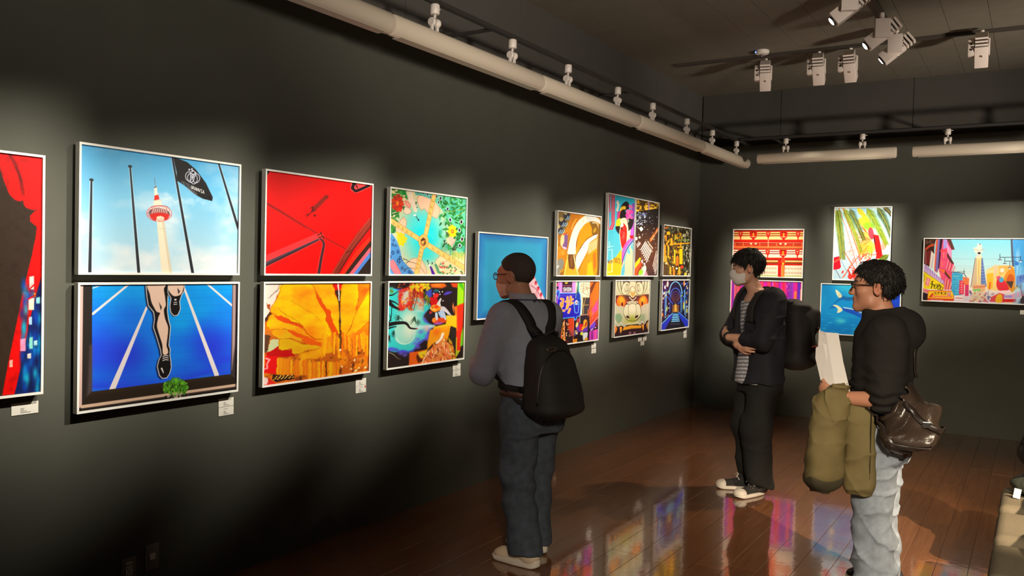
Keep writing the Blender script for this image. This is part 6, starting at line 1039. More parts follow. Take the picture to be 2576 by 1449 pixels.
MB().lathe([(.006, 0), (.006, .004)], 10, Matrix.Translation((-.045, -.045, -.022)) @ Matrix.Rotation(PI/2, 4, Vector((1, -1, 0)))).build('status_light', mat('blue_led', (60, 90, 255), .3, emit=(70, 110, 255), estr=8), sr)

# ------------------------------------------------------------------ soft-body modelling: signed distances -> one continuous skin
F32 = np.float32
def _v(a): return np.array(a, F32)
def noise3(P, f, seed=0):
    Q = P*F32(f)+F32(seed*17.31+100); i = np.floor(Q).astype(np.int64); w = (Q-i).astype(F32); w = w*w*(3-2*w)
    def h(dx, dy, dz):
        n = (i[:, 0]+dx)*73856093 ^ (i[:, 1]+dy)*19349663 ^ (i[:, 2]+dz)*83492791 ^ seed*2654435
        n = (n ^ (n >> 13))*1274126177 & 0x7fffffff
        return ((n >> 7) & 0xffff).astype(F32)/65535
    x, y, z = w[:, 0], w[:, 1], w[:, 2]
    a = (h(0, 0, 0)*(1-x)+h(1, 0, 0)*x)*(1-y)+(h(0, 1, 0)*(1-x)+h(1, 1, 0)*x)*y
    b = (h(0, 0, 1)*(1-x)+h(1, 0, 1)*x)*(1-y)+(h(0, 1, 1)*(1-x)+h(1, 1, 1)*x)*y
    return (a*(1-z)+b*z)*2-1
def cone(P, a, b, ra, rb):
    a, b = _v(a), _v(b); e = b-a; L = max(float(e @ e), 1e-9)
    t = np.clip((P-a) @ e/L, 0, 1); return np.linalg.norm(P-a-t[:, None]*e, axis=1)-(ra+(rb-ra)*t)
def ecap(P, a, b, ra, rb, side, flat):
    """tapered capsule whose section is squeezed by 'flat' along the 'side' direction"""
    a, b, s = _v(a), _v(b), _v(side); s = s/np.linalg.norm(s); e = b-a; L = max(float(e @ e), 1e-9)
    t = np.clip((P-a) @ e/L, 0, 1); D = P-a-t[:, None]*e; c = D @ s
    return (np.linalg.norm(D+(c*(1/flat-1))[:, None]*s, axis=1)-(ra+(rb-ra)*t))*flat**.5
def chain(P, pts, k=.02):
    d = None
    for (a, ra), (b, rb) in zip(pts[:-1], pts[1:]):
        c = cone(P, a, b, ra, rb); d = c if d is None else smin(d, c, k)
    return d
def ell(P, c, r, R=None):
    Q = P-_v(c)
    if R is not None: Q = Q @ R
    r = _v(r); k0 = np.linalg.norm(Q/r, axis=1); k1 = np.linalg.norm(Q/(r*r), axis=1)+1e-9
    return np.where(k0 < 1e-4, -r.min(), k0*(k0-1)/k1).astype(F32)
def rbox(P, c, h, r, R=None):
    Q = P-_v(c)
    if R is not None: Q = Q @ R
    q = np.abs(Q)-(_v(h)-r); return np.linalg.norm(np.maximum(q, 0), axis=1)+np.minimum(q.max(1), 0)-r
def smin(a, b, k):
    h = np.clip(.5+.5*(b-a)/k, 0, 1); return b+(a-b)*h-k*h*(1-h)
def smax(a, b, k): return -smin(-a, -b, k)
def stack(P, S, n=2.3):
    """horizontal super-elliptic sections (z, cx, cy, half width, half depth), splined over z"""
    S = sorted(S); z = np.array([s[0] for s in S]); zz = np.linspace(z[0], z[-1], 60)
    A = np.array([s[1:] for s in S], float); V = []
    for c in range(4):
        m = np.gradient(A[:, c], z); i = np.clip(np.searchsorted(z, zz, 'right')-1, 0, len(z)-2); h = z[i+1]-z[i]; t = (zz-z[i])/h
        V.append((2*t**3-3*t**2+1)*A[i, c]+(t**3-2*t**2+t)*h*m[i]+(-2*t**3+3*t**2)*A[i+1, c]+(t**3-t**2)*h*m[i+1])
    cx, cy, a, b = [np.interp(P[:, 2], zz, v).astype(F32) for v in V]
    q = (np.abs((P[:, 0]-cx)/a)**n+np.abs((P[:, 1]-cy)/b)**n)**(1/n)
    d = (q-1)*np.minimum(a, b)*.92
    return np.maximum(d, np.maximum(P[:, 2]-z[-1], z[0]-P[:, 2]))
def rotm(rz=0, rx=0, ry=0):
    return np.array((Matrix.Rotation(rz, 3, 'Z') @ Matrix.Rotation(rx, 3, 'X') @ Matrix.Rotation(ry, 3, 'Y')), F32)
def skin(name, fn, lo, hi, res, m, parent=None, color=None, shell=False):
    """polygonise fn(P)=0 inside the box lo..hi"""
    lo = np.array(lo, float); n = np.ceil((np.array(hi)-lo)/res).astype(int)+1; n = ((n+3)//4)*4+1
    ax = [lo[i]+np.arange(n[i])*res for i in range(3)]
    cs = [a[::4] for a in ax]; G = np.stack(np.meshgrid(*cs, indexing='ij'), -1).reshape(-1, 3).astype(F32)
    C = fn(G).reshape([len(c) for c in cs]); near = np.abs(C) < res*4*1.9
    blk = np.zeros([len(c)-1 for c in cs], bool)
    for dx in (0, 1):
        for dy in (0, 1):
            for dz in (0, 1): blk |= near[dx:dx+blk.shape[0], dy:dy+blk.shape[1], dz:dz+blk.shape[2]]
    pad = np.ones(n, F32); sg = np.sign(C[:-1, :-1, :-1])
    for a in range(3): sg = np.repeat(sg, 4, a)
    pad[:-1, :-1, :-1] = np.where(sg == 0, 1, sg); mk = blk
    for a in range(3): mk = np.repeat(mk, 4, a)
    M = np.zeros(n, bool)
    for dx in (0, 1):
        for dy in (0, 1):
            for dz in (0, 1): M[dx:n[0]-1+dx, dy:n[1]-1+dy, dz:n[2]-1+dz] |= mk
    I = np.argwhere(M); Pp = (lo+I*res).astype(F32); out = np.empty(len(Pp), F32)
    for s in range(0, len(Pp), 200000): out[s:s+200000] = fn(Pp[s:s+200000])
    D = pad; D[M] = out
    D[0], D[-1], D[:, 0], D[:, -1], D[:, :, 0], D[:, :, -1] = 1, 1, 1, 1, 1, 1
    ins = D < 0; a0 = np.zeros(n-1, int)
    for dx in (0, 1):
        for dy in (0, 1):
            for dz in (0, 1): a0 += ins[dx:n[0]-1+dx, dy:n[1]-1+dy, dz:n[2]-1+dz]
    cell = np.argwhere((a0 > 0) & (a0 < 8)); vid = np.full(n-1, -1, np.int32); vid[tuple(cell.T)] = np.arange(len(cell))
    acc = np.zeros((len(cell), 3)); cnt = np.zeros(len(cell)); cor = [(x, y, z) for x in (0, 1) for y in (0, 1) for z in (0, 1)]
    for i, p in enumerate(cor):
        for q in cor[i+1:]:
            if sum(abs(p[k]-q[k]) for k in range(3)) != 1: continue
            dp = D[cell[:, 0]+p[0], cell[:, 1]+p[1], cell[:, 2]+p[2]]; dq = D[cell[:, 0]+q[0], cell[:, 1]+q[1], cell[:, 2]+q[2]]
            c = (dp < 0) != (dq < 0); t = np.where(c, dp/np.where(c, dp-dq, 1), 0)
            pt = np.array(p)+t[:, None]*(np.array(q)-np.array(p)); acc += pt*c[:, None]; cnt += c
    V = lo+(cell+acc/cnt[:, None])*res; Q = []
    for a in range(3):
        b, c = (a+1) % 3, (a+2) % 3; sh = [slice(None)]*3; sh[a] = slice(0, -1); s2 = [slice(None)]*3; s2[a] = slice(1, None)
        e = np.argwhere(ins[tuple(sh)] != ins[tuple(s2)]); e = e[(e[:, b] > 0) & (e[:, c] > 0) & (e[:, b] < n[b]-1) & (e[:, c] < n[c]-1)]
        fl = ins[tuple(e.T)]
        def vv(db, dc):
            k = e.copy(); k[:, b] -= db; k[:, c] -= dc; return vid[tuple(k.T)]
        q = np.stack([vv(1, 1), vv(0, 1), vv(0, 0), vv(1, 0)], 1); q[~fl] = q[~fl][:, ::-1]; Q.append(q)
    Q = np.concatenate(Q); Q = Q[(Q >= 0).all(1)]
    me = bpy.data.meshes.new(name); me.vertices.add(len(V)); me.vertices.foreach_set('co', V.astype(F32).ravel())
    me.loops.add(Q.size); me.loops.foreach_set('vertex_index', Q.astype(np.int32).ravel()); me.polygons.add(len(Q))
    me.polygons.foreach_set('loop_start', np.arange(0, Q.size, 4, dtype=np.int32)); me.polygons.foreach_set('use_smooth', np.ones(len(Q), bool))
    me.update(calc_edges=True)
    if color is not None:
        col = np.ones((len(V), 4), F32); col[:, :3] = lin(np.clip(color(V.astype(F32)), 0, 255))
        at = me.color_attributes.new('Col', 'FLOAT_COLOR', 'POINT'); at.data.foreach_set('color', col.ravel())
    me.materials.append(m)
    o = bpy.data.objects.new(name, me); COL.objects.link(o)
    if parent is not None: o.parent = parent
    return o
def folds(P, amp, seed, f=9.0, st=(1, 1, .45)):
    """soft cloth relief: a few warped waves"""
    S = P*_v(st); w = noise3(S, f*.45, seed)*2.2
    return amp*(np.sin(S[:, 2]*f*4.1+S[:, 0]*f*2.2+w*2.4)*.45+np.sin(S[:, 2]*f*2.3-S[:, 1]*f*3.0+w*3+2)*.35+noise3(S, f*1.3, seed+3)*.6)

def creases(P, amp, seed, f=5.0, tilt=(.6, -.5, .15)):
    """sharp valley folds: a few warped plane waves"""
    d = 0
    for i, t in enumerate(tilt):
        w = noise3(P, f*.8, seed+i)*1.6+noise3(P, f*2.2, seed+7+i)*.5; a = P[:, 2]*f*2.6*(1+.25*i)+P[:, 1]*f*3.2*t+P[:, 0]*f*1.7*(t-.2)+w+i*1.9
        g = np.clip(noise3(P, f*.7, seed+20+i)*1.4+.25, 0, 1); d = d+(1-np.abs(np.sin(a)))**3*g
    return amp*d
# ------------------------------------------------------------------ people
SKIN = attr_mat('skin', .5, .4, bump=.03, bscale=300)
def near(P, c, R, fn):
    m = np.linalg.norm(P-_v(c), axis=1) < R; d = np.full(len(P), .5, F32)
    if m.any(): d[m] = fn(P[m])
    return d
class Head:
    """head frame: x right, y forward, z up, origin between the ears"""
    def __init__(s, pos, yaw, pitch=0, roll=0, sc=1.0): s.p = _v(pos); s.R = rotm(yaw, pitch, roll); s.s = F32(sc); s.M = Matrix.Translation(pos) @ (Matrix.Rotation(yaw, 4, 'Z') @ Matrix.Rotation(pitch, 4, 'X') @ Matrix.Rotation(roll, 4, 'Y')) @ Matrix.Scale(sc, 4)
    def loc(s, P): return ((P-s.p) @ s.R)/s.s
    def face(s, P): return near(P, s.p, .22, s.face_)
    def face_(s, P):
        Q = s.loc(P)
        d = ell(Q, (0, -.014, .030), (.077, .097, .087)); d = smin(d, ell(Q, (0, .028, -.035), (.064, .064, .080)), .03)
        d = smin(d, cone(Q, (.040, .015, -.075), (0, .070, -.098), .028, .022), .022); d = smin(d, cone(Q, (-.040, .015, -.075), (0, .070, -.098), .028, .022), .022)
        d = smin(d, ell(Q, (0, .070, .028), (.056, .026, .026)), .02)
        for sx in (-1, 1):
            d = smin(d, ell(Q, (sx*.044, .058, -.022), (.022, .024, .022)), .02)
            d = smax(d, -ell(Q, (sx*.031, .106, .004), (.020, .017, .012)), .012)
            d = smin(d, ell(Q, (sx*.031, .081, .003), (.016, .014, .012)), .006)
            e = ell(Q, (sx*.080, -.012, -.008), (.011, .021, .033), rotm(sx*-.35, -.15, 0)); e = smax(e, -ell(Q, (sx*.090, -.008, -.005), (.009, .011, .019)), .006); d = smin(d, e, .008)
        d = smin(d, cone(Q, (0, .087, .012), (0, .1065, -.032), .0095, .0135), .012)
        for sx in (-1, 1): d = smin(d, ell(Q, (sx*.013, .097, -.036), (.009, .012, .009)), .006)
        d = smin(d, ell(Q, (0, .088, -.056), (.026, .012, .007)), .006); d = smin(d, ell(Q, (0, .086, -.070), (.023, .012, .008)), .006)
        return d*s.s
    def tone(s, P, base):
        Q = s.loc(P); C = np.tile(np.array(base, F32), (len(P), 1))
        def put(c, r, col, a):
            k = np.clip(1.6-np.linalg.norm((Q-_v(c))/_v(r), axis=1)*1.0, 0, 1)[:, None]*a; C[:] = C*(1-k)+np.array(col, F32)*k
        b = np.array(base, F32)
        for sx in (-1, 1):
            put((sx*.033, .092, .026), (.022, .02, .0045), (40, 30, 26), .9); put((sx*.031, .094, .004), (.013, .02, .0035), (46, 34, 32), .85)
            put((sx*.082, -.01, -.01), (.014, .02, .03), b*_v((1.02, .88, .84)), .6)
        put((0, .096, -.063), (.022, .02, .0075), b*_v((.92, .66, .62)), .7); return C
def hair(hd, base, thick, line, lock, seed, sc=(1, 1, 1), f=26):
    """cap of hair following the skull above the hairline zmin(y)"""
    ys, zs = zip(*line)
    def fn(P):
        Q = hd.loc(P); n = noise3(Q*_v((1, 1, .5)), f, seed)*lock+noise3(Q*_v((1, 1, .6)), f*2.3, seed+5)*lock*.55
        d = ell(Q, (0, -.016, .034), ((.079+thick)*sc[0], (.100+thick)*sc[1], (.090+thick)*sc[2]))-n
        cut = (np.interp(Q[:, 1], ys, zs)+noise3(Q*_v((1, 1, .1)), 60, seed+2)*lock*1.2-Q[:, 2])*.8
        ear = .026-np.linalg.norm((np.stack([np.abs(Q[:, 0])-.08, Q[:, 1]+.010, Q[:, 2]+.008], 1))*_v((.5, 1, .75)), axis=1)
        return smax(smax(d, cut, .008), ear, .006)*hd.s
    return fn
def hand(P, w, *a, **k): return near(P, w, .26, lambda Q: hand_(Q, w, *a, **k))
def hand_(P, w, d, n, curl=.6, side=1, sp=.011, L=1.0, thumb=1.0):
    """w wrist, d forearm/hand direction, n palm normal; fingers bend towards n"""
    w, d, n = _v(w), _v(d), _v(n); d = d/np.linalg.norm(d); n = n-d*(n @ d); n = n/np.linalg.norm(n); s = np.cross(d, n)*side
    o = cone(P, w, w+d*.03, .024, .026); o = smin(o, ecap(P, w+d*.035, w+d*.075, .036, .040, n, .42), .014)
    for k, (off, l) in enumerate(((-1.5, .068), (-.5, .078), (.5, .074), (1.5, .058))):
        a = w+d*.085+s*(off*.0195); c1, c2 = curl*.8, curl*1.9
        b = a+(d*math.cos(c1)+n*math.sin(c1))*l*.48*L+s*(off*.002); e = b+(d*math.cos(c2)+n*math.sin(c2))*l*.5*L
        o = smin(o, smin(cone(P, a-d*.015, b, .0098, .0088), cone(P, b, e, .0088, .0072), .003), .005)
    a = w+d*.025-s*.028; b = a+(d*.62-s*.55+n*.45)*.045*thumb; e = b+(d*.8-s*.1+n*.5)*.036*thumb
    return smin(o, smin(cone(P, a, b, .014, .0115), cone(P, b, e, .0115, .009), .004), .012)
def glasses(hd, parent, m, rim=.0022):
    r = MB()
    for sx in (-1, 1): r.tube([hd.M @ Vector((sx*.034+.025*math.cos(t), .104-.10*abs(.025*math.cos(t)*sx+.034-.03)*.35, .002+.020*math.sin(t)*(.9 if math.sin(t) > 0 else 1))) for t in np.linspace(0, 2*PI, 25)], rim*hd.s, 6, False)
    r.tube([hd.M @ Vector(p) for p in ((-.010, .107, .006), (0, .110, .009), (.010, .107, .006))], rim*hd.s, 6)
    for sx in (-1, 1): r.tube([hd.M @ Vector(p) for p in ((sx*.058, .100, .008), (sx*.073, .086, .009), (sx*.081, .03, .010), (sx*.083, -.012, .012), (sx*.081, -.035, -.010))], [.0024*hd.s]*5, 6)
    g = r.build('glasses', m, parent, True); g['label'] = 'dark thin-rimmed glasses'
    for sx in (-1, 1):
        l = MB().lathe([(.0, 0), (.023, .0), (.023, .001), (0, .001)], 20, hd.M @ Matrix.Translation((sx*.034, .1025, .002)) @ Matrix.Rotation(-PI/2, 4, 'X') @ Matrix.Diagonal((1, .8, 1, 1)), cap=False).build('lens', M_GLASS, g)
    return g
def glass_mat():
    m = mat('lens_glass', (230, 235, 240), .05, spec=.5); b = m.node_tree.nodes['Principled BSDF']; b.inputs['Alpha'].default_value = .18; return m
M_GLASS = glass_mat()
def facemask(hd, parent, m, top=-.012, bot=-.118, push=0.0):
    def fn(P):
        Q = hd.loc(P); a = smin(ell(Q, (0, .038+push, -.055), (.067, .074, .080)), cone(Q, (0, .085+push, -.010), (0, .100+push, -.035), .012, .015), .04)
        d = np.abs(a+np.sin(Q[:, 2]*260)*.0004)-.0022
        return smax(smax(smax(d, Q[:, 2]-top-np.abs(Q[:, 0])*-.0-(Q[:, 1]-.06)*.14, .002), bot+(.10-Q[:, 1])*.18-Q[:, 2], .002), .022-Q[:, 1], .002)*hd.s
    c = np.array(hd.M.translation); o = skin('face_mask', fn, c-.15, c+.15, .0023, m, parent); o['label'] = 'white pleated face mask'
    for sx in (-1, 1):
        t = MB().tube([hd.M @ Vector(p) for p in ((sx*.062, .03, -.022), (sx*.074, .006, -.002), (sx*.082, -.018, .020), (sx*.087, -.034, .0), (sx*.082, -.028, -.030), (sx*.070, .0, -.062), (sx*.058, .034, -.090))], .0019*hd.s, 6).build('ear_loop', m, o, True)
    return o
def shoe(parent, pos, ang, L, upper, sole, lace, kind='runner', cuff=.0):
    """pos: heel-to-toe middle on the floor, ang: pointing direction"""
    R = rotm(ang-PI/2); p = _v(pos); K = L/.28
    def up(P):
        Q = ((P-p) @ R)/K
        d = ecap(Q, (0, -.088, .050), (0, .070, .030), .048, .033, (1, 0, 0), .85); d = smin(d, ell(Q, (.004, .085, .026), (.045, .05, .028)), .025); d = smin(d, cone(Q, (0, -.075, .06), (0, -.065, .105), .042, .046), .02)
        return smax(d, .022-Q[:, 2], .004)*K
    def so(P):
        Q = ((P-p) @ R)/K; w = .047-.010*np.clip((-Q[:, 1]-.02)/.1, 0, 1)+.003*np.sin(Q[:, 1]*18)
        q = np.sqrt((Q[:, 0]/w)**2+np.clip(np.abs(Q[:, 1]+.0)-.088, 0, 1)**2/.052**2)
        top = (.034 if kind == 'runner' else .027)+(.010*np.clip(-Q[:, 1]/.1, -1, 1) if kind == 'runner' else 0); bt = .010*np.clip((Q[:, 1]-.08)/.06, 0, 1)**2+(.012*np.clip((-Q[:, 1]-.1)/.04, 0, 1)**2 if kind == 'runner' else 0)
        return smax((q-1)*.036, smax(Q[:, 2]-top, bt+.001-Q[:, 2], .004), .006)*K
    b = .24*K; c = p+_v((0, 0, .08))
    r = skin('shoe', up, c-_v((b, b, .09)), c+_v((b, b, .10)), .006, upper, parent); skin('sole', so, c-_v((b, b, .09)), c+_v((b, b, .0)), .0055, sole, r)
    W = lambda x, y, z: Vector(p+np.array(R @ _v((x*K, y*K, z*K))))
    if kind == 'canvas':
        def tc(P):
            Q = ((P-p) @ R)/K; d = ell(Q, (.003, .092, .028), (.050, .050, .037)); return smax(smax(d, .016-Q[:, 2], .003), .072-Q[:, 1], .004)*K
        skin('toe_cap', tc, c-_v((b, b, .09)), c+_v((b, b, .0)), .0055, sole, r)
    for k in range(4):
        y, z = .030-.022*k, .060+.0125*k
        MB().tube([W(-.027, y-.006, z-.014), W(-.010, y+.002, z), W(.010, y-.002, z), W(.027, y+.006, z-.014)], .0032*K, 6).build('lace', lace, r, True)
    if kind == 'canvas':
        for sx in (-1, 1): MB().tube([W(0, -.03, .104), W(sx*.02, -.012, .112), W(sx*.034, .004, .092)], .0028*K, 6).build('lace', lace, r, True)
    return r
def strands(hr, hd, n, seed, L=.026, fwd=0.0, m=None):
    """loose hair ends over the surface of a hair cap"""
    me = hr.data; r = np.random.RandomState(seed); V = np.empty(len(me.vertices)*3, F32); me.vertices.foreach_get('co', V); V = V.reshape(-1, 3)
    ix = r.choice(len(V), n); N = np.array([me.vertices[int(i)].normal[:] for i in ix]); Pv = V[ix]; Q = hd.loc(Pv); vs = []; fs = []
    for p, nn, q in zip(Pv, N, Q):
        if nn[2] < -.5 and q[2] > -.05: continue
        f = np.array((q[0]*2.5, (q[1]*4.0+fwd), -.55-.6*(q[2] < .04))); f = np.array(hd.R @ _v(f)); f /= np.linalg.norm(f)+1e-6; f = f+r.randn(3)*.25; f = f-nn*(f @ nn)*.8; f /= np.linalg.norm(f)+1e-6
        s = np.cross(f, nn); s /= np.linalg.norm(s)+1e-6; l = L*r.uniform(.6, 1.3); w = r.uniform(.0012, .0026); k = len(vs); a = p-nn*.003
        for t, lift, ww in ((0, 0, 1), (.45, .0040, 1), (.8, .0045, .7), (1, .003, .1)):
            c = a+f*l*t+nn*lift*r.uniform(.5, 1.8); vs += [tuple(c-s*w*ww), tuple(c+s*w*ww), tuple(c+nn*w*ww*1.2)]
        for i in range(3):
            for j in range(3): fs.append((k+i*3+j, k+i*3+(j+1) % 3, k+i*3+3+(j+1) % 3, k+i*3+3+j))
    o = MB().add(vs, fs); me2 = bpy.data.meshes.new('hair_strands'); me2.from_pydata(o.v, [], o.f); b = link('hair_strands', me2, m, hr, True); b['kind'] = 'stuff'; return b
def socks(P, C):
    C[P[:, 2] < .22] = (46, 42, 42); return C
def place(o, base, facing):
    o.location = base; o.rotation_euler = (0, 0, math.radians(facing)-PI/2); return o
def hug(fn, pts, off, it=12):
    """pull a path onto a surface, off above it; returns points and normals"""
    P = np.array(pts, F32); N = None
    for _ in range(it):
        e = F32(.004); d = fn(P); g = np.stack([fn(P+_v(a))-fn(P-_v(a)) for a in ((e, 0, 0), (0, e, 0), (0, 0, e))], 1); g /= np.linalg.norm(g, axis=1, keepdims=True)+1e-9
        P = P-(d-off)[:, None]*g*.8; N = g
    return [tuple(map(float, p)) for p in P], [tuple(map(float, n)) for n in N]
def dense(pts, n=4):
    P = [Vector(p) for p in pts]; out = []
    for i in range(len(P)-1):
        a, b, c, d = P[max(i-1, 0)], P[i], P[i+1], P[min(i+2, len(P)-1)]
        for k in range(n):
            t = k/n; out.append(tuple(.5*((2*b)+(c-a)*t+(2*a-5*b+4*c-d)*t*t+(3*b-a-3*c+d)*t**3)))
    return out+[tuple(P[-1])]
def strap(name, fn, pts, off, w, t, m, parent, n=5):
    P, N = hug(fn, dense(pts, n), off); return MB().ribbon(P, N, w, t).build(name, m, parent, True)
def carry(name, base, facing, c, label, cat, group=None):
    """top-level root of a carried thing; its parts are modelled in the bearer's frame around c"""
    r = empty(name); a = math.radians(facing)-PI/2; v = Matrix.Rotation(a, 3, 'Z') @ Vector(c)
    r.location = Vector(base)+v; r.rotation_euler = (0, 0, a); r['_c'] = list(c); tag(r, label, cat, group); return r
def settle(r):
    c = Vector(r['_c']); seen = set()
    def go(o):
        if o.data is not None and o.data.name not in seen: seen.add(o.data.name); o.data.transform(Matrix.Translation(-c))
        for k in o.children: go(k)
    for o in r.children: go(o)
    del r['_c']
M_DENIM1 = mat('denim_dark', (68, 75, 85), .85, spec=.15, noise=.22, nscale=26, bump=.25, bscale=500)
M_DENIM3 = mat('denim_light', (138, 146, 156), .85, spec=.15, noise=.16, nscale=30, bump=.25, bscale=500)
M_SHIRT1 = mat('shirt_grey_blue', (142, 145, 160), .8, spec=.15, noise=.05, nscale=40, bump=.12, bscale=600)
M_BLACK = mat('nylon_black', (30, 27, 26), .7, spec=.3, bump=.25, bscale=500)
M_JACKET2 = mat('jacket_black', (30, 30, 36), .75, spec=.25, bump=.2, bscale=400)
M_TROUS2 = mat('trousers_black', (34, 33, 32), .85, spec=.2, bump=.2, bscale=400)
M_HOOD3 = mat('sweat_black', (36, 33, 31), .85, spec=.2, bump=.25, bscale=500)
M_HAIR = mat('hair_black', (26, 22, 20), .5, spec=.35, noise=.3, nscale=120, bump=.5, bscale=160)
M_HAIR1 = mat('hair_cropped', (66, 57, 52), .7, spec=.2, noise=.25, nscale=160, bump=.25, bscale=500)
M_OLIVE = mat('olive_cloth', (112, 99, 63), .75, spec=.25, noise=.08, nscale=14, bump=.15, bscale=400)
M_OLIVE2 = mat('olive_dark', (66, 60, 44), .8, spec=.2)
M_LEATHER = mat('leather_dark', (62, 50, 42), .28, spec=.6, noise=.15, nscale=12, bump=.25, bscale=60)
M_LEATHS = mat('leather_strap', (44, 36, 31), .35, spec=.55)
M_MASK = mat('mask_white', (222, 214, 210), .75, spec=.2)
M_SOLEW = mat('sole_white', (206, 196, 182), .55); M_KNIT = mat('shoe_knit', (206, 186, 160), .8, bump=.3, bscale=500); M_CANVAS = mat('canvas_black', (38, 35, 33), .85, bump=.3, bscale=600); M_LACE = mat('lace_white', (226, 216, 204), .7)
M_FRAMEG = mat('glasses_dark', (30, 28, 34), .35, spec=.5); M_BELT = mat('belt_brown', (74, 46, 36), .5); M_BLUE = mat('lanyard_blue', (34, 34, 84), .6); M_METAL = mat('metal_bright', (210, 206, 200), .2, metal=1.0); M_PAPER = mat('paper_white', (214, 208, 202), .7)
M_RED = mat('piping_red', (160, 50, 40), .6); M_SHOE3 = mat('shoe_dark', (44, 42, 44), .6); M_SHIRTW = mat('tee_white', (200, 196, 194), .8)
G_P = 'visitors standing in front of the pictures'
def torso_s(k, g, lean, z0=None, z1=None, wide=1.0):
    S = [(.82, .168, .118), (.95, .156, .112), (1.08, .158, .115), (1.22, .176, .122), (1.33, .182, .108), (1.395, .135, .082), (1.43, .08, .066)]
    return [(z*k, 0, float(np.interp(z, [.8, 1.1, 1.43], lean)), (a+g)*k*wide, (b+g)*k) for z, a, b in S]

# ================================================================= visitor with the grey shirt
B1, F1 = (1.0986, 3.9460, 0), 166
k = .985; LE = (.015, .05, .085)
SL, EL, WL = (-.178, .065, 1.325), (-.262, .13, 1.025), (-.10, .34, 1.05)
SR, ER, WR = (.178, .065, 1.325), (.255, .15, 1.035), (.12, .34, 1.10)
hd1 = Head((-.005, .155, 1.540), math.radians(18), math.radians(-3), 0, 1.02)
TS = torso_s(k, 0, LE)
def body1(P):
    d = stack(P, TS); d = smin(d, cone(P, (0, .07, 1.36), (0, .135, 1.50), .060, .054), .03); d = smin(d, hd1.face(P), .02)
    for sx, S, E, Wr in ((-1, SL, EL, WL), (1, SR, ER, WR)):
        d = smin(d, chain(P, ((S, .056), (E, .042), (Wr, .028))), .03); dv = _v((-sx*.75, .35, .25)); d = smin(d, hand(P, Wr, dv, (0, -.6, -.6), .5, sx), .012)
        d = smin(d, chain(P, (((sx*.085, 0, .84), .085), ((sx*.095, .03+sx*.03, .46), .056), ((sx*.100, -.02+sx*.065, .09), .040))), .03); d = smin(d, cone(P, (sx*.102, -.05+sx*.065, .05), (sx*.102, .06+sx*.065, .035), .033, .028), .02)
    return d
p1 = skin('person', body1, (-.42, -.3, 0), (.42, .5, 1.70), .0048, SKIN, None, lambda P: socks(P, hd1.tone(P, (178, 124, 98))))
place(p1, B1, F1); tag(p1, 'man in a grey-blue shirt, jeans and black backpack seen from behind', 'person', G_P)
def shirt1(P):
    d = stack(P, torso_s(k, .020, LE)); d = smax(d, .895-P[:, 2], .006)
    for sx, S, E, Wr in ((-1, SL, EL, WL), (1, SR, ER, WR)): d = smin(d, chain(P, ((S, .080), (E, .066), (tuple(_v(E)+(_v(Wr)-_v(E))*.88), .050))), .045)
    d = smin(d, cone(P, (0, .072, 1.345), (0, .095, 1.385), .078, .070), .03)
    d = smax(d, P[:, 2]-1.425+.25*(P[:, 1]-.08), .006)
    w = np.clip((1.30-P[:, 2])*4, .25, 1); return d+creases(P, -.004, 2, 5)*w+folds(P, .008, 3, 9)*w
sh = skin('shirt', shirt1, (-.45, -.35, .86), (.45, .5, 1.48), .0062, M_SHIRT1, p1); sh['label'] = 'grey-blue long-sleeved shirt'
def collar1(P):
    a = cone(P, (0, .078, 1.385), (0, .115, 1.445), .074, .066); d = np.abs(a)-.0028
    return smax(smax(d, 1.385-P[:, 2]+.15*(P[:, 1]-.06), .002), P[:, 2]-1.447-.05*(P[:, 1]-.06), .002)
skin('collar', collar1, (-.12, -.06, 1.34), (.12, .24, 1.50), .0034, M_SHIRT1, sh)
def jeans1(P):
    d = stack(P, [(.70, 0, -.002, .180, .132), (.80, 0, .000, .188, .142), (.88, 0, .012, .176, .128), (.955, 0, .024, .166, .120)]); d = smax(d, P[:, 2]-.945, .004)
    l = None
    for sx, kx, ky, hx, hy in ((-1, -.104, .000, -.110, -.085), (1, .095, .06, .095, .045)):
        c = chain(P, (((sx*.090, .0, .80), .110), ((kx, ky, .46), .092), ((hx, hy, .05), .090)), .03); l = c if l is None else smin(l, c, .012)
    d = smin(d, l, .03); d = smax(d, .055-P[:, 2]-.12*np.clip(P[:, 1], -.1, .1), .004)
    return d+creases(P, -.005, 12, 4.2)+folds(P, .010, 11, 8, (1, 1, .8))*np.clip(1.1-np.abs(P[:, 2]-.35)*1.0, .35, 1)
je = skin('jeans', jeans1, (-.32, -.28, .02), (.32, .30, .99), .0066, M_DENIM1, p1); je['label'] = 'loose washed blue jeans'
for sx in (-1, 1):
    pk = [(sx*.045, -.16, .86), (sx*.125, -.15, .865), (sx*.13, -.15, .77), (sx*.09, -.16, .725), (sx*.048, -.16, .755), (sx*.045, -.16, .86)]
    P_, N_ = hug(jeans1, dense(pk, 6), .001); MB().ribbon(P_, N_, .006, .0035).build('pocket_seam', M_DENIM1, je)
ring = [(.185*math.cos(t), +.015+.14*math.sin(t), .915) for t in np.linspace(0, 2*PI, 40)]
def belt_base(P): return np.minimum(jeans1(P), shirt1(P)+.004)
P_, N_ = hug(lambda P: stack(P, [(.8, 0, .0, .186, .140), (.9, 0, .015, .178, .131), (1.0, 0, .03, .175, .128)]), ring, .002); MB().ribbon(P_, N_, .034, .005).build('belt', M_BELT, p1, True)
hr1 = hair(hd1, None, .004, [(-.13, -.085), (-.07, -.075), (-.045, -.055), (-.028, -.02), (-.005, .02), (.03, .035), (.055, .062), (.078, .082), (.1, .11)], .0005, 4, f=60)
c1 = np.array(hd1.M.translation); skin('hair', hr1, c1-.15, c1+.15, .0036, M_HAIR1, p1)['label'] = 'closely cropped dark hair'
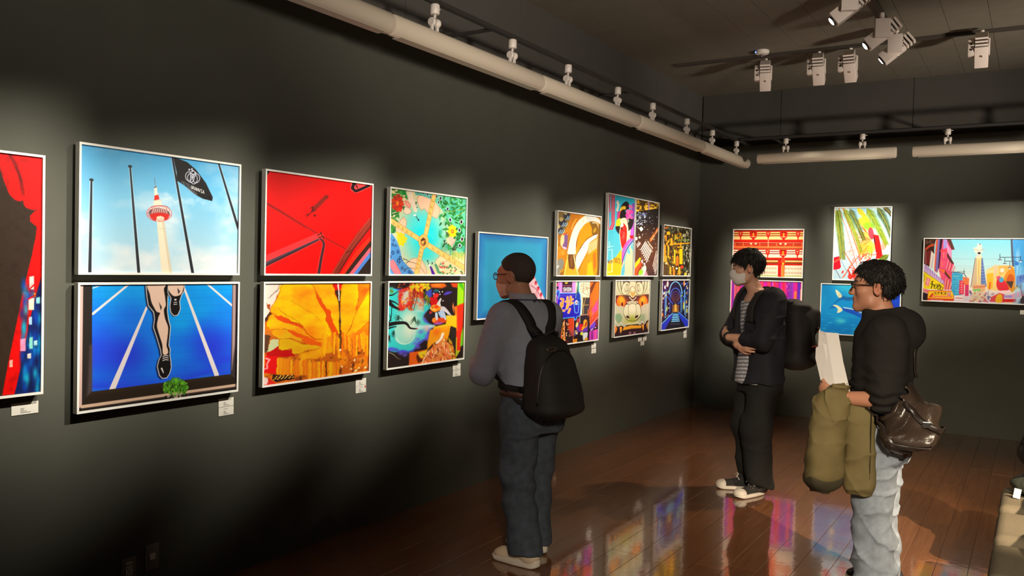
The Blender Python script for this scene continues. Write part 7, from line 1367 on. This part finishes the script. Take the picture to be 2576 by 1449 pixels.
glasses(hd1, p1, M_FRAMEG); facemask(hd1, p1, mat('mask_pink', (214, 168, 150), .7), -.040, -.118, -.008)
P_, N_ = hug(lambda P: np.minimum(shirt1(P), collar1(P)), dense([(.085, .17, 1.33), (.088, .11, 1.385), (.06, .03, 1.405), (0, .002, 1.405), (-.06, .03, 1.405), (-.088, .11, 1.385), (-.085, .17, 1.33)], 5), .002)
la = MB().ribbon(P_, N_, .013, .002).build('lanyard', M_BLUE, p1, True)
for x in (-.012, .03): MB().lathe([(.004, -.010), (.005, 0), (.004, .010)], 10, Matrix.Translation((x, -.003, 1.404)) @ Matrix.Rotation(PI/2, 4, 'Y')).build('clasp', M_METAL, la)
shoe(p1, (-.115, -.020, 0), math.radians(97), .312, M_KNIT, M_SOLEW, M_LACE); shoe(p1, (.095, .11, 0), math.radians(90), .305, M_KNIT, M_SOLEW, M_LACE)
# black backpack on his back
bp1 = carry('backpack', B1, F1, (-.01, -.2, .78), 'plain black backpack worn by the man in the grey-blue shirt', 'backpack', 'backpacks worn by the visitors')
PC = (-.050, -.190)
def pack1(P):
    d = stack(P, [(.805, PC[0], PC[1]-.015, .11, .055), (.832, PC[0], PC[1]-.02, .150, .105), (.90, PC[0], PC[1]-.015, .162, .118), (1.0, PC[0], PC[1]-.005, .150, .105), (1.13, PC[0], PC[1]+.025, .125, .085), (1.21, PC[0], PC[1]+.045, .09, .060), (1.235, PC[0], PC[1]+.055, .05, .03)], 2.8)
    return d+folds(P, .004, 21, 6)
skin('pack_body', pack1, (-.26, -.42, .72), (.24, 0, 1.28), .0066, M_BLACK, bp1)
fr_ = lambda P: np.minimum(shirt1(P), pack1(P)+.004)
for sx in (-1, 1):
    strap('shoulder_strap', fr_, [(sx*.04+PC[0], -.13, 1.205), (sx*.08-.01, -.07, 1.29), (sx*.118, -.01, 1.375), (sx*.13, .07, 1.41), (sx*.13, .14, 1.37), (sx*.125, .20, 1.26), (sx*.135, .205, 1.12)], .004, .062, .010, M_BLACK, bp1)
    strap('lower_strap', lambda P: np.minimum(shirt1(P), np.minimum(pack1(P), jeans1(P))), [(sx*.135, .205, 1.12), (sx*.175, .13, 1.02), (sx*.185, .05, .96), (sx*.16+PC[0]*.5, -.05, .90), (sx*.13+PC[0], -.12, .86)], .004, .026, .004, M_BLACK, bp1)
strap('waist_strap', lambda P: np.minimum(shirt1(P), np.minimum(pack1(P), jeans1(P))), [(-.16, -.13, .95), (-.19, -.03, .95), (-.19, .07, .95), (-.14, .15, .945)], .004, .03, .004, M_BLACK, bp1)
MB().tube([(PC[0]-.045, -.17, 1.215), (PC[0]-.040, -.18, 1.245), (PC[0], -.185, 1.26), (PC[0]+.040, -.18, 1.245), (PC[0]+.045, -.17, 1.215)], .009, 8).build('grab_handle', M_BLACK, bp1, True)
q_ = [(PC[0]-.055+.030*math.cos(t), -.23+.006*math.sin(t), 1.168+.008*math.sin(t)) for t in np.linspace(0, 2*PI, 20)]
P_, N_ = hug(pack1, q_, .003); MB().tube(P_, .0028, 6, False).build('carabiner', M_METAL, bp1, True)
zp = [(PC[0]+.165*math.cos(t), -.24, .96+.20*math.sin(t)) for t in np.linspace(-.4, PI+.4, 30)]
P_, N_ = hug(pack1, zp, .001); MB().ribbon(P_, N_, .010, .002).build('zip', mat('zip_dark', (18, 17, 17), .4), bp1, True)
for z in (.90, .875): P_, N_ = hug(pack1, [(.11, -.24, z), (.12, -.22, z+.03)], .002); MB().tube(P_, .003, 6).build('zip_pull', mat('pull_grey', (80, 84, 82), .5), bp1)
settle(bp1)

# ================================================================= visitor with the striped top and face mask
B2, F2 = (1.7337, 6.0736, 0), 222
k2 = 1.025; LE2 = (.0, .0, .02)
SL2, EL2, WL2 = (-.188, -.005, 1.400), (-.255, .10, 1.120), (-.02, .245, 1.125)
SR2, ER2, WR2 = (.188, -.005, 1.400), (.250, .11, 1.115), (-.075, .205, 1.075)
hd2 = Head((0, .118, 1.622), math.radians(-19), math.radians(-8), 0, 1.0)
TS2 = torso_s(k2, -.012, LE2)
def body2(P):
    d = stack(P, TS2); d = smin(d, cone(P, (0, .015, 1.40), (0, .098, 1.555), .056, .050), .03); d = smin(d, hd2.face(P), .02)
    d = smin(d, chain(P, ((SL2, .050), (EL2, .040), (WL2, .027))), .02); d = smin(d, chain(P, ((SR2, .050), (ER2, .040), (WR2, .027))), .02)
    d = smin(d, hand(P, WL2, (.85, .0, .22), (0, -1, 0), .45, -1), .012); d = smin(d, hand(P, WR2, (-.93, -.30, -.03), (.2, -.9, .1), .15, 1), .012)
    for sx in (-1, 1):
        d = smin(d, chain(P, (((sx*.085, 0, .88), .080), ((sx*.095, .02, .48), .055), ((sx*.095, -.02, .09), .038))), .03); d = smin(d, cone(P, (sx*.095, -.02, .05), (sx*.095, .03, .045), .028, .022), .02)
    return d
p2 = skin('person', body2, (-.42, -.3, 0), (.42, .5, 1.78), .0048, SKIN, None, lambda P: socks(P, hd2.tone(P, (202, 152, 126))))
place(p2, B2, F2); tag(p2, 'man in a dark open jacket, striped top and white face mask, arms crossed', 'person', G_P)
def tee2(P):
    d = stack(P, torso_s(k2, .004, LE2)); d = smax(d, .80-P[:, 2]+.02*np.sin(P[:, 0]*30), .005); d = smax(d, P[:, 2]-1.435+.5*P[:, 1], .008)
    return smin(d, stack(P, [(.80, 0, .015, .178, .142), (.95, 0, .012, .166, .132), (1.06, 0, .005, .16, .125)]), .03)+folds(P, .005, 5, 9)
def stripes(P):
    t = (np.sin((P[:, 2]+.01*np.sin(P[:, 0]*14))*2*PI/.027) > .15)[:, None]; return np.where(t, _v((206, 204, 206)), _v((128, 128, 138)))
te = skin('striped_top', tee2, (-.26, -.22, .76), (.26, .26, 1.48), .0048, attr_mat('tee_stripe', .8, .2, .1, 500), p2, stripes); te['label'] = 'white and grey striped top'
def jack2(P):
    d = stack(P, [(.80, 0, .0, .215, .168), (.95, 0, .0, .205, .158), (1.10, 0, .002, .205, .160), (1.25, 0, .005, .218, .160), (1.36, 0, .01, .222, .142), (1.43, 0, .015, .165, .105), (1.475, 0, .022, .095, .088)])
    for S, E, W in ((SL2, EL2, WL2), (SR2, ER2, WR2)): d = smin(d, chain(P, ((S, .088), (E, .074), (tuple(_v(E)+(_v(W)-_v(E))*.42), .060))), .04)
    w = np.interp(P[:, 2], [.78, 1.0, 1.2, 1.40, 1.5], [.088, .078, .066, .080, .09]).astype(F32)
    op = smax(np.abs(P[:, 0]+.012)-w, .03-P[:, 1], .01); arm = np.minimum(chain(P, ((EL2, .070), (WL2, .055)), .02), chain(P, ((ER2, .070), (WR2, .055)), .02))
    neck = cone(P, (0, .03, 1.43), (0, .095, 1.56), .066, .080)
    d = smax(d, -op, .008); d = smax(d, -neck, .008)
    for E, W, S in ((EL2, WL2, SL2), (ER2, WR2, SR2)): d = smin(d, chain(P, ((tuple(_v(S)*.5+_v(E)*.5), .078), (E, .073), (tuple(_v(E)+(_v(W)-_v(E))*.42), .060))), .01)
    d = smax(d, .795-P[:, 2]-.02*np.sin(P[:, 0]*9), .006); return d+creases(P, -.006, 16, 5.5)+folds(P, .010, 15, 9)
ja = skin('jacket', jack2, (-.40, -.3, .76), (.40, .36, 1.52), .0062, M_JACKET2, p2); ja['label'] = 'dark open casual jacket'
def lapel2(P):
    a = cone(P, (0, .008, 1.40), (0, .045, 1.50), .092, .084); d = np.abs(a)-.005
    return smax(smax(smax(d, 1.385-P[:, 2]+.5*(P[:, 1]), .003), P[:, 2]-1.475+.35*(P[:, 1]), .003), P[:, 1]-.085, .003)
skin('jacket_collar', lapel2, (-.15, -.15, 1.32), (.15, .15, 1.56), .0046, M_JACKET2, ja)
P_, N_ = hug(jack2, [(-.085, .17, 1.26), (-.12, .16, 1.255)], .004); MB().tube(P_, .006, 6).build('toggle', mat('toggle_black', (16, 16, 18), .4), ja)
def trous2(P):
    d = stack(P, [(.74, 0, -.01, .178, .135), (.84, 0, -.012, .184, .142), (.94, 0, -.004, .165, .122)]); d = smax(d, P[:, 2]-.93, .004); l = None
    for sx, kx, ky, hx, hy in ((-1, -.088, .05, -.078, .0), (1, .085, .04, .085, -.02)):
        c = chain(P, (((sx*.090, -.004, .82), .108), ((kx, ky, .47), .104), ((hx, hy, .08), .093)), .03); l = c if l is None else smin(l, c, .012)
    d = smin(d, l, .03); d = smax(d, .070-P[:, 2]+.25*np.clip(P[:, 1], -.1, .1), .004); return d+creases(P, -.006, 32, 4.0)+folds(P, .009, 31, 8, (1, 1, .7))
skin('trousers', trous2, (-.34, -.30, .02), (.34, .32, .97), .0074, M_TROUS2, p2)['label'] = 'wide black trousers'
hr2 = hair(hd2, None, .019, [(-.14, -.085), (-.08, -.085), (-.05, -.062), (-.03, -.025), (.0, .0), (.03, .008), (.052, .020), (.075, .046), (.10, .044), (.14, .05)], .0070, 8, (1.0, .97, .98), 34)
c2 = np.array(hd2.M.translation); h2_ = skin('hair', hr2, c2-.17, c2+.17, .0036, M_HAIR, p2); h2_['label'] = 'thick black hair'; strands(h2_, hd2, 1500, 5, .030, .15, M_HAIR)
facemask(hd2, p2, M_MASK, -.008, -.116)
MB().tube([tuple(_v(WL2)+_v((-.012, 0, -.003))+_v((.25*math.cos(t)*.1, .034*math.cos(t), .034*math.sin(t)))) for t in np.linspace(0, 2*PI, 18)], .008, 6, False).build('watch_strap', M_BLACK, p2, True)['label'] = 'black wristwatch'
shoe(p2, (-.095, .085, 0), math.radians(112), .285, M_CANVAS, M_SOLEW, M_LACE, 'canvas'); shoe(p2, (.105, .10, 0), math.radians(74), .285, M_CANVAS, M_SOLEW, M_LACE, 'canvas')
bp2 = carry('backpack', B2, F2, (-.02, -.26, .9), 'black backpack with a red zip line, worn by the man in the face mask', 'backpack', 'backpacks worn by the visitors')
def pack2(P):
    d = stack(P, [(.895, -.02, -.255, .10, .05), (.93, -.02, -.26, .145, .10), (1.05, -.02, -.262, .155, .112), (1.2, -.02, -.255, .150, .105), (1.32, -.02, -.245, .135, .095), (1.385, -.02, -.235, .10, .065), (1.40, -.02, -.23, .05, .03)], 2.8)
    d = smin(d, rbox(P, (-.02, -.345, 1.26), (.125, .05, .09), .04), .03); d = smin(d, rbox(P, (-.02, -.335, 1.02), (.12, .05, .10), .045), .03); return d+folds(P, .006, 41, 9)
skin('pack_body', pack2, (-.25, -.46, .86), (.2, -.08, 1.46), .0070, M_BLACK, bp2)
P_, N_ = hug(pack2, [(-.15, -.35, 1.075), (-.16, -.30, 1.075), (-.12, -.385, 1.075), (0, -.39, 1.07), (.1, -.39, 1.07)][1:2]+[(-.15, -.35, 1.075), (-.12, -.385, 1.075), (0, -.39, 1.07), (.1, -.39, 1.07)], .001); MB().ribbon(P_, N_, .008, .003).build('zip', M_RED, bp2)
for sx in (-1, 1): strap('shoulder_strap', lambda P: np.minimum(jack2(P), pack2(P)+.004), [(sx*.07-.02, -.19, 1.36), (sx*.10, -.12, 1.45), (sx*.125, -.03, 1.475), (sx*.14, .06, 1.46), (sx*.145, .15, 1.36), (sx*.15, .17, 1.24)], .004, .06, .010, M_BLACK, bp2)
MB().tube([tuple(_v((-.15, -.36, 1.205))+_v((0, .012*math.cos(t), .016*math.sin(t)-.01))) for t in np.linspace(0, 2*PI, 14)], .0028, 6, False).build('pull_ring', mat('ring_tan', (130, 112, 90), .5), bp2, True)
settle(bp2)

# ================================================================= visitor with the hooded sweatshirt
B3, F3 = (2.7814, 4.5875, 0), 187
k3 = .985; LE3 = (.0, -.005, .02)
SL3, EL3, WL3 = (-.185, .0, 1.315), (-.235, -.005, .995), (-.185, .205, .985)
SR3, ER3, WR3 = (.185, .0, 1.315), (.235, .01, 1.010), (.03, .20, 1.015)
hd3 = Head((0, .063, 1.532), math.radians(2), math.radians(2), 0, 1.03)
TS3 = torso_s(k3, -.01, LE3)
def body3(P):
    d = stack(P, TS3); d = smin(d, cone(P, (0, .0, 1.34), (0, .05, 1.48), .060, .054), .03); d = smin(d, hd3.face(P), .02)
    d = smin(d, chain(P, ((SL3, .050), (EL3, .044), (WL3, .030))), .02); d = smin(d, chain(P, ((SR3, .050), (ER3, .044), (WR3, .030))), .02)
    d = smin(d, hand(P, WL3, (.35, .75, .30), (.75, -.1, .35), .75, -1), .012); d = smin(d, hand(P, WR3, (-.55, .7, .22), (-.6, -.2, .3), .6, 1), .012)
    for sx in (-1, 1):
        d = smin(d, chain(P, (((sx*.085, 0, .84), .080), ((sx*.095, .02, .46), .055), ((sx*.095, -.02, .09), .038))), .03); d = smin(d, cone(P, (sx*.095, -.02, .05), (sx*.095, .03, .045), .028, .022), .02)
    return d
p3 = skin('person', body3, (-.42, -.3, 0), (.42, .5, 1.70), .0048, SKIN, None, lambda P: socks(P, hd3.tone(P, (190, 132, 104))))
place(p3, B3, F3); tag(p3, 'man in a black hooded sweatshirt and light jeans, holding papers', 'person', G_P)
def cowl3(P):
    R = rotm(0, .30); o = smin(ell(P, (0, -.040, 1.350), (.165, .125, .088), R), ell(P, (0, -.092, 1.300), (.125, .066, .082)), .07); i = ell(P, (0, .010, 1.440), (.112, .112, .076), R)
    n = cone(P, (0, .018, 1.40), (0, .045, 1.455), .094, .090); o = smin(o, smax(n, P[:, 2]-1.462+.40*(P[:, 1]+.0), .02), .03)
    return smax(smax(o, -i, .014), -cone(P, (0, .02, 1.40), (0, .055, 1.50), .066, .074), .010)
def hood3(P):
    d = stack(P, [(.875, 0, .022, .175, .118), (.92, 0, .022, .198, .132), (1.05, 0, .018, .203, .138), (1.20, 0, .014, .210, .142), (1.30, 0, .012, .212, .136), (1.375, 0, .012, .16, .108), (1.425, 0, .018, .10, .085)])
    for S, E, W in ((SL3, EL3, WL3), (SR3, ER3, WR3)): d = smin(d, chain(P, ((S, .092), (tuple(_v(S)*.12+_v(E)*.88), .080), (tuple(_v(E)+(_v(W)-_v(E))*.02), .062))), .045)
    d = smax(d, P[:, 2]-1.425+.15*P[:, 1], .008); d = smin(d, cowl3(P), .022); b = np.clip(1-np.abs(P[:, 2]-1.0)*5, 0, 1)
    return d+creases(P, -.006, 52, 5.0)+folds(P, .010, 51, 9)+b*.006*np.sin(P[:, 2]*130+noise3(P, 9, 3)*3)
ho = skin('sweatshirt', hood3, (-.40, -.30, .84), (.40, .30, 1.54), .0064, M_HOOD3, p3); ho['label'] = 'black hooded sweatshirt with pushed-up sleeves'
def jeans3(P):
    d = stack(P, [(.68, 0, .0, .170, .118), (.78, 0, -.002, .176, .128), (.90, 0, .010, .160, .112)]); d = smax(d, P[:, 2]-.90, .004); l = None
    for sx, kx, ky, hx, hy in ((-1, -.10, .040, -.10, .015), (1, .09, .015, .09, -.005)):
        c = chain(P, (((sx*.088, .0, .78), .104), ((kx, ky, .45), .090), ((hx, hy, .10), .096), ((hx, hy, .02), .10)), .03); l = c if l is None else smin(l, c, .012)
    d = smin(d, l, .03); d = smax(d, .022-P[:, 2], .004); w = np.clip(1.25-P[:, 2]*.9, .4, 1.1)
    return d+creases(P, -.016, 72, 6.0, (.9, -.7, .3))*w+folds(P, .009, 71, 9, (1, 1, 1.1))*w
je3 = skin('jeans', jeans3, (-.32, -.3, .0), (.32, .30, .94), .0064, M_DENIM3, p3); je3['label'] = 'light blue washed jeans with deep folds'
for sx in (-1, 1):
    pk = [(sx*.05, -.17, .82), (sx*.14, -.14, .815), (sx*.145, -.14, .72), (sx*.10, -.17, .675), (sx*.055, -.18, .71), (sx*.05, -.17, .82)]
    P_, N_ = hug(jeans3, dense(pk, 6), .001); MB().ribbon(P_, N_, .007, .0045).build('pocket_seam', M_DENIM3, je3)
hr3 = hair(hd3, None, .013, [(-.14, -.085), (-.08, -.085), (-.055, -.070), (-.032, -.03), (-.005, .005), (.025, .012), (.045, .030), (.068, .062), (.095, .076), (.14, .085)], .0060, 18, (1.0, 1.0, 1.02), 36)
c3 = np.array(hd3.M.translation); h3_ = skin('hair', hr3, c3-.17, c3+.17, .0036, M_HAIR, p3); h3_['label'] = 'short dark hair, combed forward'; strands(h3_, hd3, 1500, 6, .028, .25, M_HAIR)
glasses(hd3, p3, M_FRAMEG, .0026)
shoe(p3, (-.10, .06, 0), math.radians(95), .285, M_SHOE3, M_SOLEW, M_LACE); shoe(p3, (.09, .02, 0), math.radians(85), .285, M_SHOE3, M_SOLEW, M_LACE)
# dark leather rucksack, hanging low
bp3 = carry('backpack', B3, F3, (-.16, -.10, .72), 'shiny dark leather rucksack hanging low on the man in the hooded sweatshirt', 'backpack', 'backpacks worn by the visitors')
def pack3(P):
    d = stack(P, [(0.750, -0.150, -0.060, .10, .055), (0.780, -0.155, -0.085, .145, .105), (0.865, -0.160, -0.100, .158, .125), (0.975, -0.155, -0.085, .148, .112), (1.065, -0.145, -0.050, .115, .078), (1.140, -0.135, -0.020, .065, .040)], 2.5)
    d = smin(d, ell(P, (-.165, -.205, .905), (.10, .045, .09)), .04); n = noise3(P, 7, 4)
    d = d+.018*np.abs(np.sin(P[:, 2]*13+P[:, 1]*24+P[:, 0]*9+n*2.6))-.009+noise3(P, 16, 9)*.006+folds(P, .006, 81, 12)
    return smax(d, -(np.minimum(hood3(P), jeans3(P))-.006), .01)
skin('pack_body', pack3, (-.36, -.34, .71), (.06, .10, 1.18), .0058, M_LEATHER, bp3)
fl = lambda P: np.minimum(hood3(P), np.minimum(pack3(P), jeans3(P)))
strap('shoulder_strap', fl, [(-.09, -.13, 1.10), (-.10, -.135, 1.15), (-.105, -.135, 1.20), (-.10, -.13, 1.24)], .003, .022, .006, M_LEATHS, bp3)
strap('lower_strap', fl, [(-0.215, 0.040, 0.980), (-0.225, 0.015, 0.920), (-0.280, -0.015, 0.830), (-0.265, -0.095, 0.760), (-0.215, -0.155, 0.730)], .006, .042, .007, M_LEATHS, bp3)
strap('buckle_strap', pack3, [(-0.275, -0.085, 1.000), (-0.295, -0.155, 0.930), (-0.265, -0.235, 0.880), (-0.205, -0.275, 0.870)], .004, .03, .006, M_LEATHS, bp3)
strap('buckle_strap', pack3, [(-0.305, -0.035, 0.800), (-0.310, -0.115, 0.790), (-0.265, -0.225, 0.780)], .004, .03, .006, M_LEATHS, bp3)
P_, N_ = hug(pack3, [(-0.295, -0.185, 0.905)], .008); MB().box(tuple(Vector(P_[0])-Vector((.004, .018, .014))), tuple(Vector(P_[0])+Vector((.004, .018, .014))), .003).build('buckle', M_METAL, bp3)
settle(bp3)
# olive jacket hanging over his forearm
oj = carry('jacket', B3, F3, (-.19, .22, .5), 'olive green jacket draped over the forearm of the man holding papers', 'jacket')
def drape(P):
    c = (-.200, .0)
    a = stack(P, [(.545, -.20, .275, .055, .055), (.575, -.205, .270, .080, .080), (.66, -.21, .262, .094, .092), (.80, -.21, .250, .090, .090), (.90, -.20, .240, .084, .084), (.985, -.19, .222, .070, .070), (1.035, -.185, .200, .050, .045)], 2.3)
    return a+folds(P, .012, 91, 8)+creases(P, -.012, 92, 5.0, (.9, -.7, .2))+np.clip((P[:, 2]-.80)*6, 0, 1)*creases(P, -.012, 97, 8, (1.2, -1.0, .5))
skin('front_fold', lambda P: drape(P)+.006*np.sin(P[:, 2]*40+P[:, 1]*30)*np.clip((P[:, 2]-.8)*5, 0, 1), (-.36, .10, .50), (-.04, .42, 1.09), .0060, M_OLIVE, oj)
def back_f(P):
    a = stack(P, [(.525, -.175, .095, .046, .052), (.54, -.175, .095, .055, .062), (.66, -.178, .095, .058, .070), (.82, -.18, .098, .058, .074), (.92, -.165, .10, .055, .070), (.965, -.16, .105, .045, .06)], 2.6)
    return a+folds(P, .008, 95, 9)+creases(P, -.012, 96, 5.5, (.9, -.8, .3))
skin('back_fold', back_f, (-.28, -.02, .50), (-.06, .22, 1.0), .0060, M_OLIVE, oj)
def lining(P): return smax(stack(P, [(.515, -.20, .275, .038, .038), (.545, -.202, .273, .072, .070), (.63, -.208, .264, .091, .089), (.67, -.21, .262, .088, .088)], 2.3)+folds(P, .017, 91, 8), P[:, 2]-.60-.02*np.sin(P[:, 1]*20), .004)-.004
skin('hem_lining', lining, (-.34, .13, .48), (-.06, .41, .70), .0060, M_OLIVE2, oj)
MB().tube([(-.236, .05, .58), (-.242, .05, .70), (-.243, .05, .84), (-.225, .05, .94)], .0028, 6).build('zip', M_OLIVE2, oj, True)
settle(oj)
# papers held upright
pp = carry('paper_leaflet', B3, F3, (-.15, .22, 1.02), 'folded white papers held upright by the man in the hooded sweatshirt', 'paper')
def sheet(dx, dy, ln, tw, h2):
    m = MB(); vs = []; n = 8
    for i in range(n+1):
        t = i/n; z = 1.005+ln*t; y = .222+dy+.055*t; bow = .010*math.sin(PI*t)
        vs += [(-.150+dx+bow, y-.058, z), (-.158+dx+bow, y, z+.002), (-.142+dx+bow, y+.05-.03*max(0, t-.75)*2, z+h2*t)]
    vs2 = [(x+.0012, y, z) for x, y, z in vs]; N = len(vs); fs = []
    for i in range(n):
        for j in range(2):
            a = i*3+j; fs += [(a, a+1, a+4, a+3), (N+a, N+a+3, N+a+4, N+a+1)]
    for i in range(n): fs += [(i*3, i*3+3, N+i*3+3, N+i*3), (i*3+2, N+i*3+2, N+i*3+5, i*3+5)]
    fs += [(0, N, N+1, 1), (1, N+1, N+2, 2), (n*3, n*3+1, N+n*3+1, N+n*3), (n*3+1, n*3+2, N+n*3+2, N+n*3+1)]
    return m.add(vs+vs2, fs)
sheet(0, 0, .295, 0, .01).build('sheet', M_PAPER, pp); sheet(.006, .012, .235, 0, -.02).build('sheet', M_PAPER, pp); sheet(.012, -.010, .215, 0, .01).build('sheet', M_PAPER, pp)
settle(pp)

# ------------------------------------------------------------------ row of upholstered chairs at the edge of the photo
M_SEAT = mat('upholstery_beige', (104, 95, 78), .9, spec=.15, noise=.06, nscale=60, bump=.3, bscale=500); M_CLEG = mat('chair_leg_dark', (36, 32, 30), .4)
def cushion(lo, hi, r):
    lo, hi = np.array(lo), np.array(hi); c, h = (lo+hi)/2, (hi-lo)/2
    return lambda P: rbox(P, c, h, r)
seat_p = skin('seat', cushion((-.24, -.245, .345), (.24, .245, .440), .040), (-.27, -.27, .32), (.27, .27, .47), .012, M_SEAT)
back_p = skin('backrest', lambda P: smax(rbox(P, (.235, 0, .68), (.045, .225, .20), .04), ell(P, (.235, 0, .56), (.4, .30, .33)), .03), (.15, -.27, .44), (.32, .27, .92), .012, M_SEAT)
leg_m = MB().lathe([(.014, 0), (.018, .35)], 12).mesh('leg'); leg_m.materials.append(M_CLEG)
post_m = MB().box((-.012, -.02, .36), (.012, .02, .56), .003).mesh('back_post'); post_m.materials.append(M_CLEG)
sm_, bm_ = seat_p.data, back_p.data
bpy.data.objects.remove(seat_p); bpy.data.objects.remove(back_p)
for y, l in ((3.985, 'beige upholstered chair at the lower right corner, nearest of the row'), (4.58, 'beige upholstered chair in the middle of the row of three'), (5.175, 'beige upholstered chair under the dark green cloth and black bag')):
    r = empty('chair', (3.525, y, 0)); tag(r, l, 'chair', 'row of beige chairs')
    link('seat', sm_, None, r); link('backrest', bm_, None, r)
    for sx in (-1, 1):
        for sy in (-1, 1): link('leg', leg_m, None, r).location = (sx*.19, sy*.19, 0)
    for sy in (-1, 1): link('back_post', post_m, None, r).location = (.245, sy*.15, 0)
gc = empty('cloth', (3.56, 5.27, .445)); tag(gc, 'dark green cloth heaped on the seat of the far chair', 'cloth')
skin('heap', lambda P: stack(P, [(0, 0, 0, .16, .14), (.02, 0, 0, .205, .16), (.09, .01, 0, .19, .15), (.125, .02, 0, .12, .10)], 2.6)+folds(P, .010, 7, 10)+creases(P, .01, 8, 6), (-.27, -.2, -.01), (.27, .2, .16), .008, mat('cloth_green', (44, 48, 38), .9, bump=.2, bscale=300), gc)
bb = empty('shoulder_bag', (3.515, 5.29, .585)); tag(bb, 'black bag with a grey looped handle standing on the far chair', 'bag')
skin('bag_body', lambda P: stack(P, [(0, 0, 0, .10, .13), (.03, 0, 0, .135, .165), (.18, 0, 0, .13, .16), (.34, .01, 0, .10, .135), (.40, .02, 0, .05, .08)], 2.6)+folds(P, .007, 9, 8), (-.2, -.24, -.02), (.2, .24, .44), .008, M_BLACK, bb)
MB().tube([(-.118+.01*math.sin(t), .0-.055*math.cos(t)-.08, .17+.028*math.sin(t)) for t in np.linspace(0, 2*PI, 22)], .007, 8, False).build('handle', mat('webbing_grey', (84, 76, 70), .8), bb, True)
wl_ = empty('leaflet', (3.362, 5.112, .445)); tag(wl_, 'small bright white card propped against the dark green cloth', 'card')
MB().box((-.018, -.001, 0), (.014, .001, .05), 0, Matrix.Rotation(math.radians(-16), 4, 'X') @ Matrix.Rotation(math.radians(8), 4, 'Y')).build('sheet', M_PAPER, wl_)
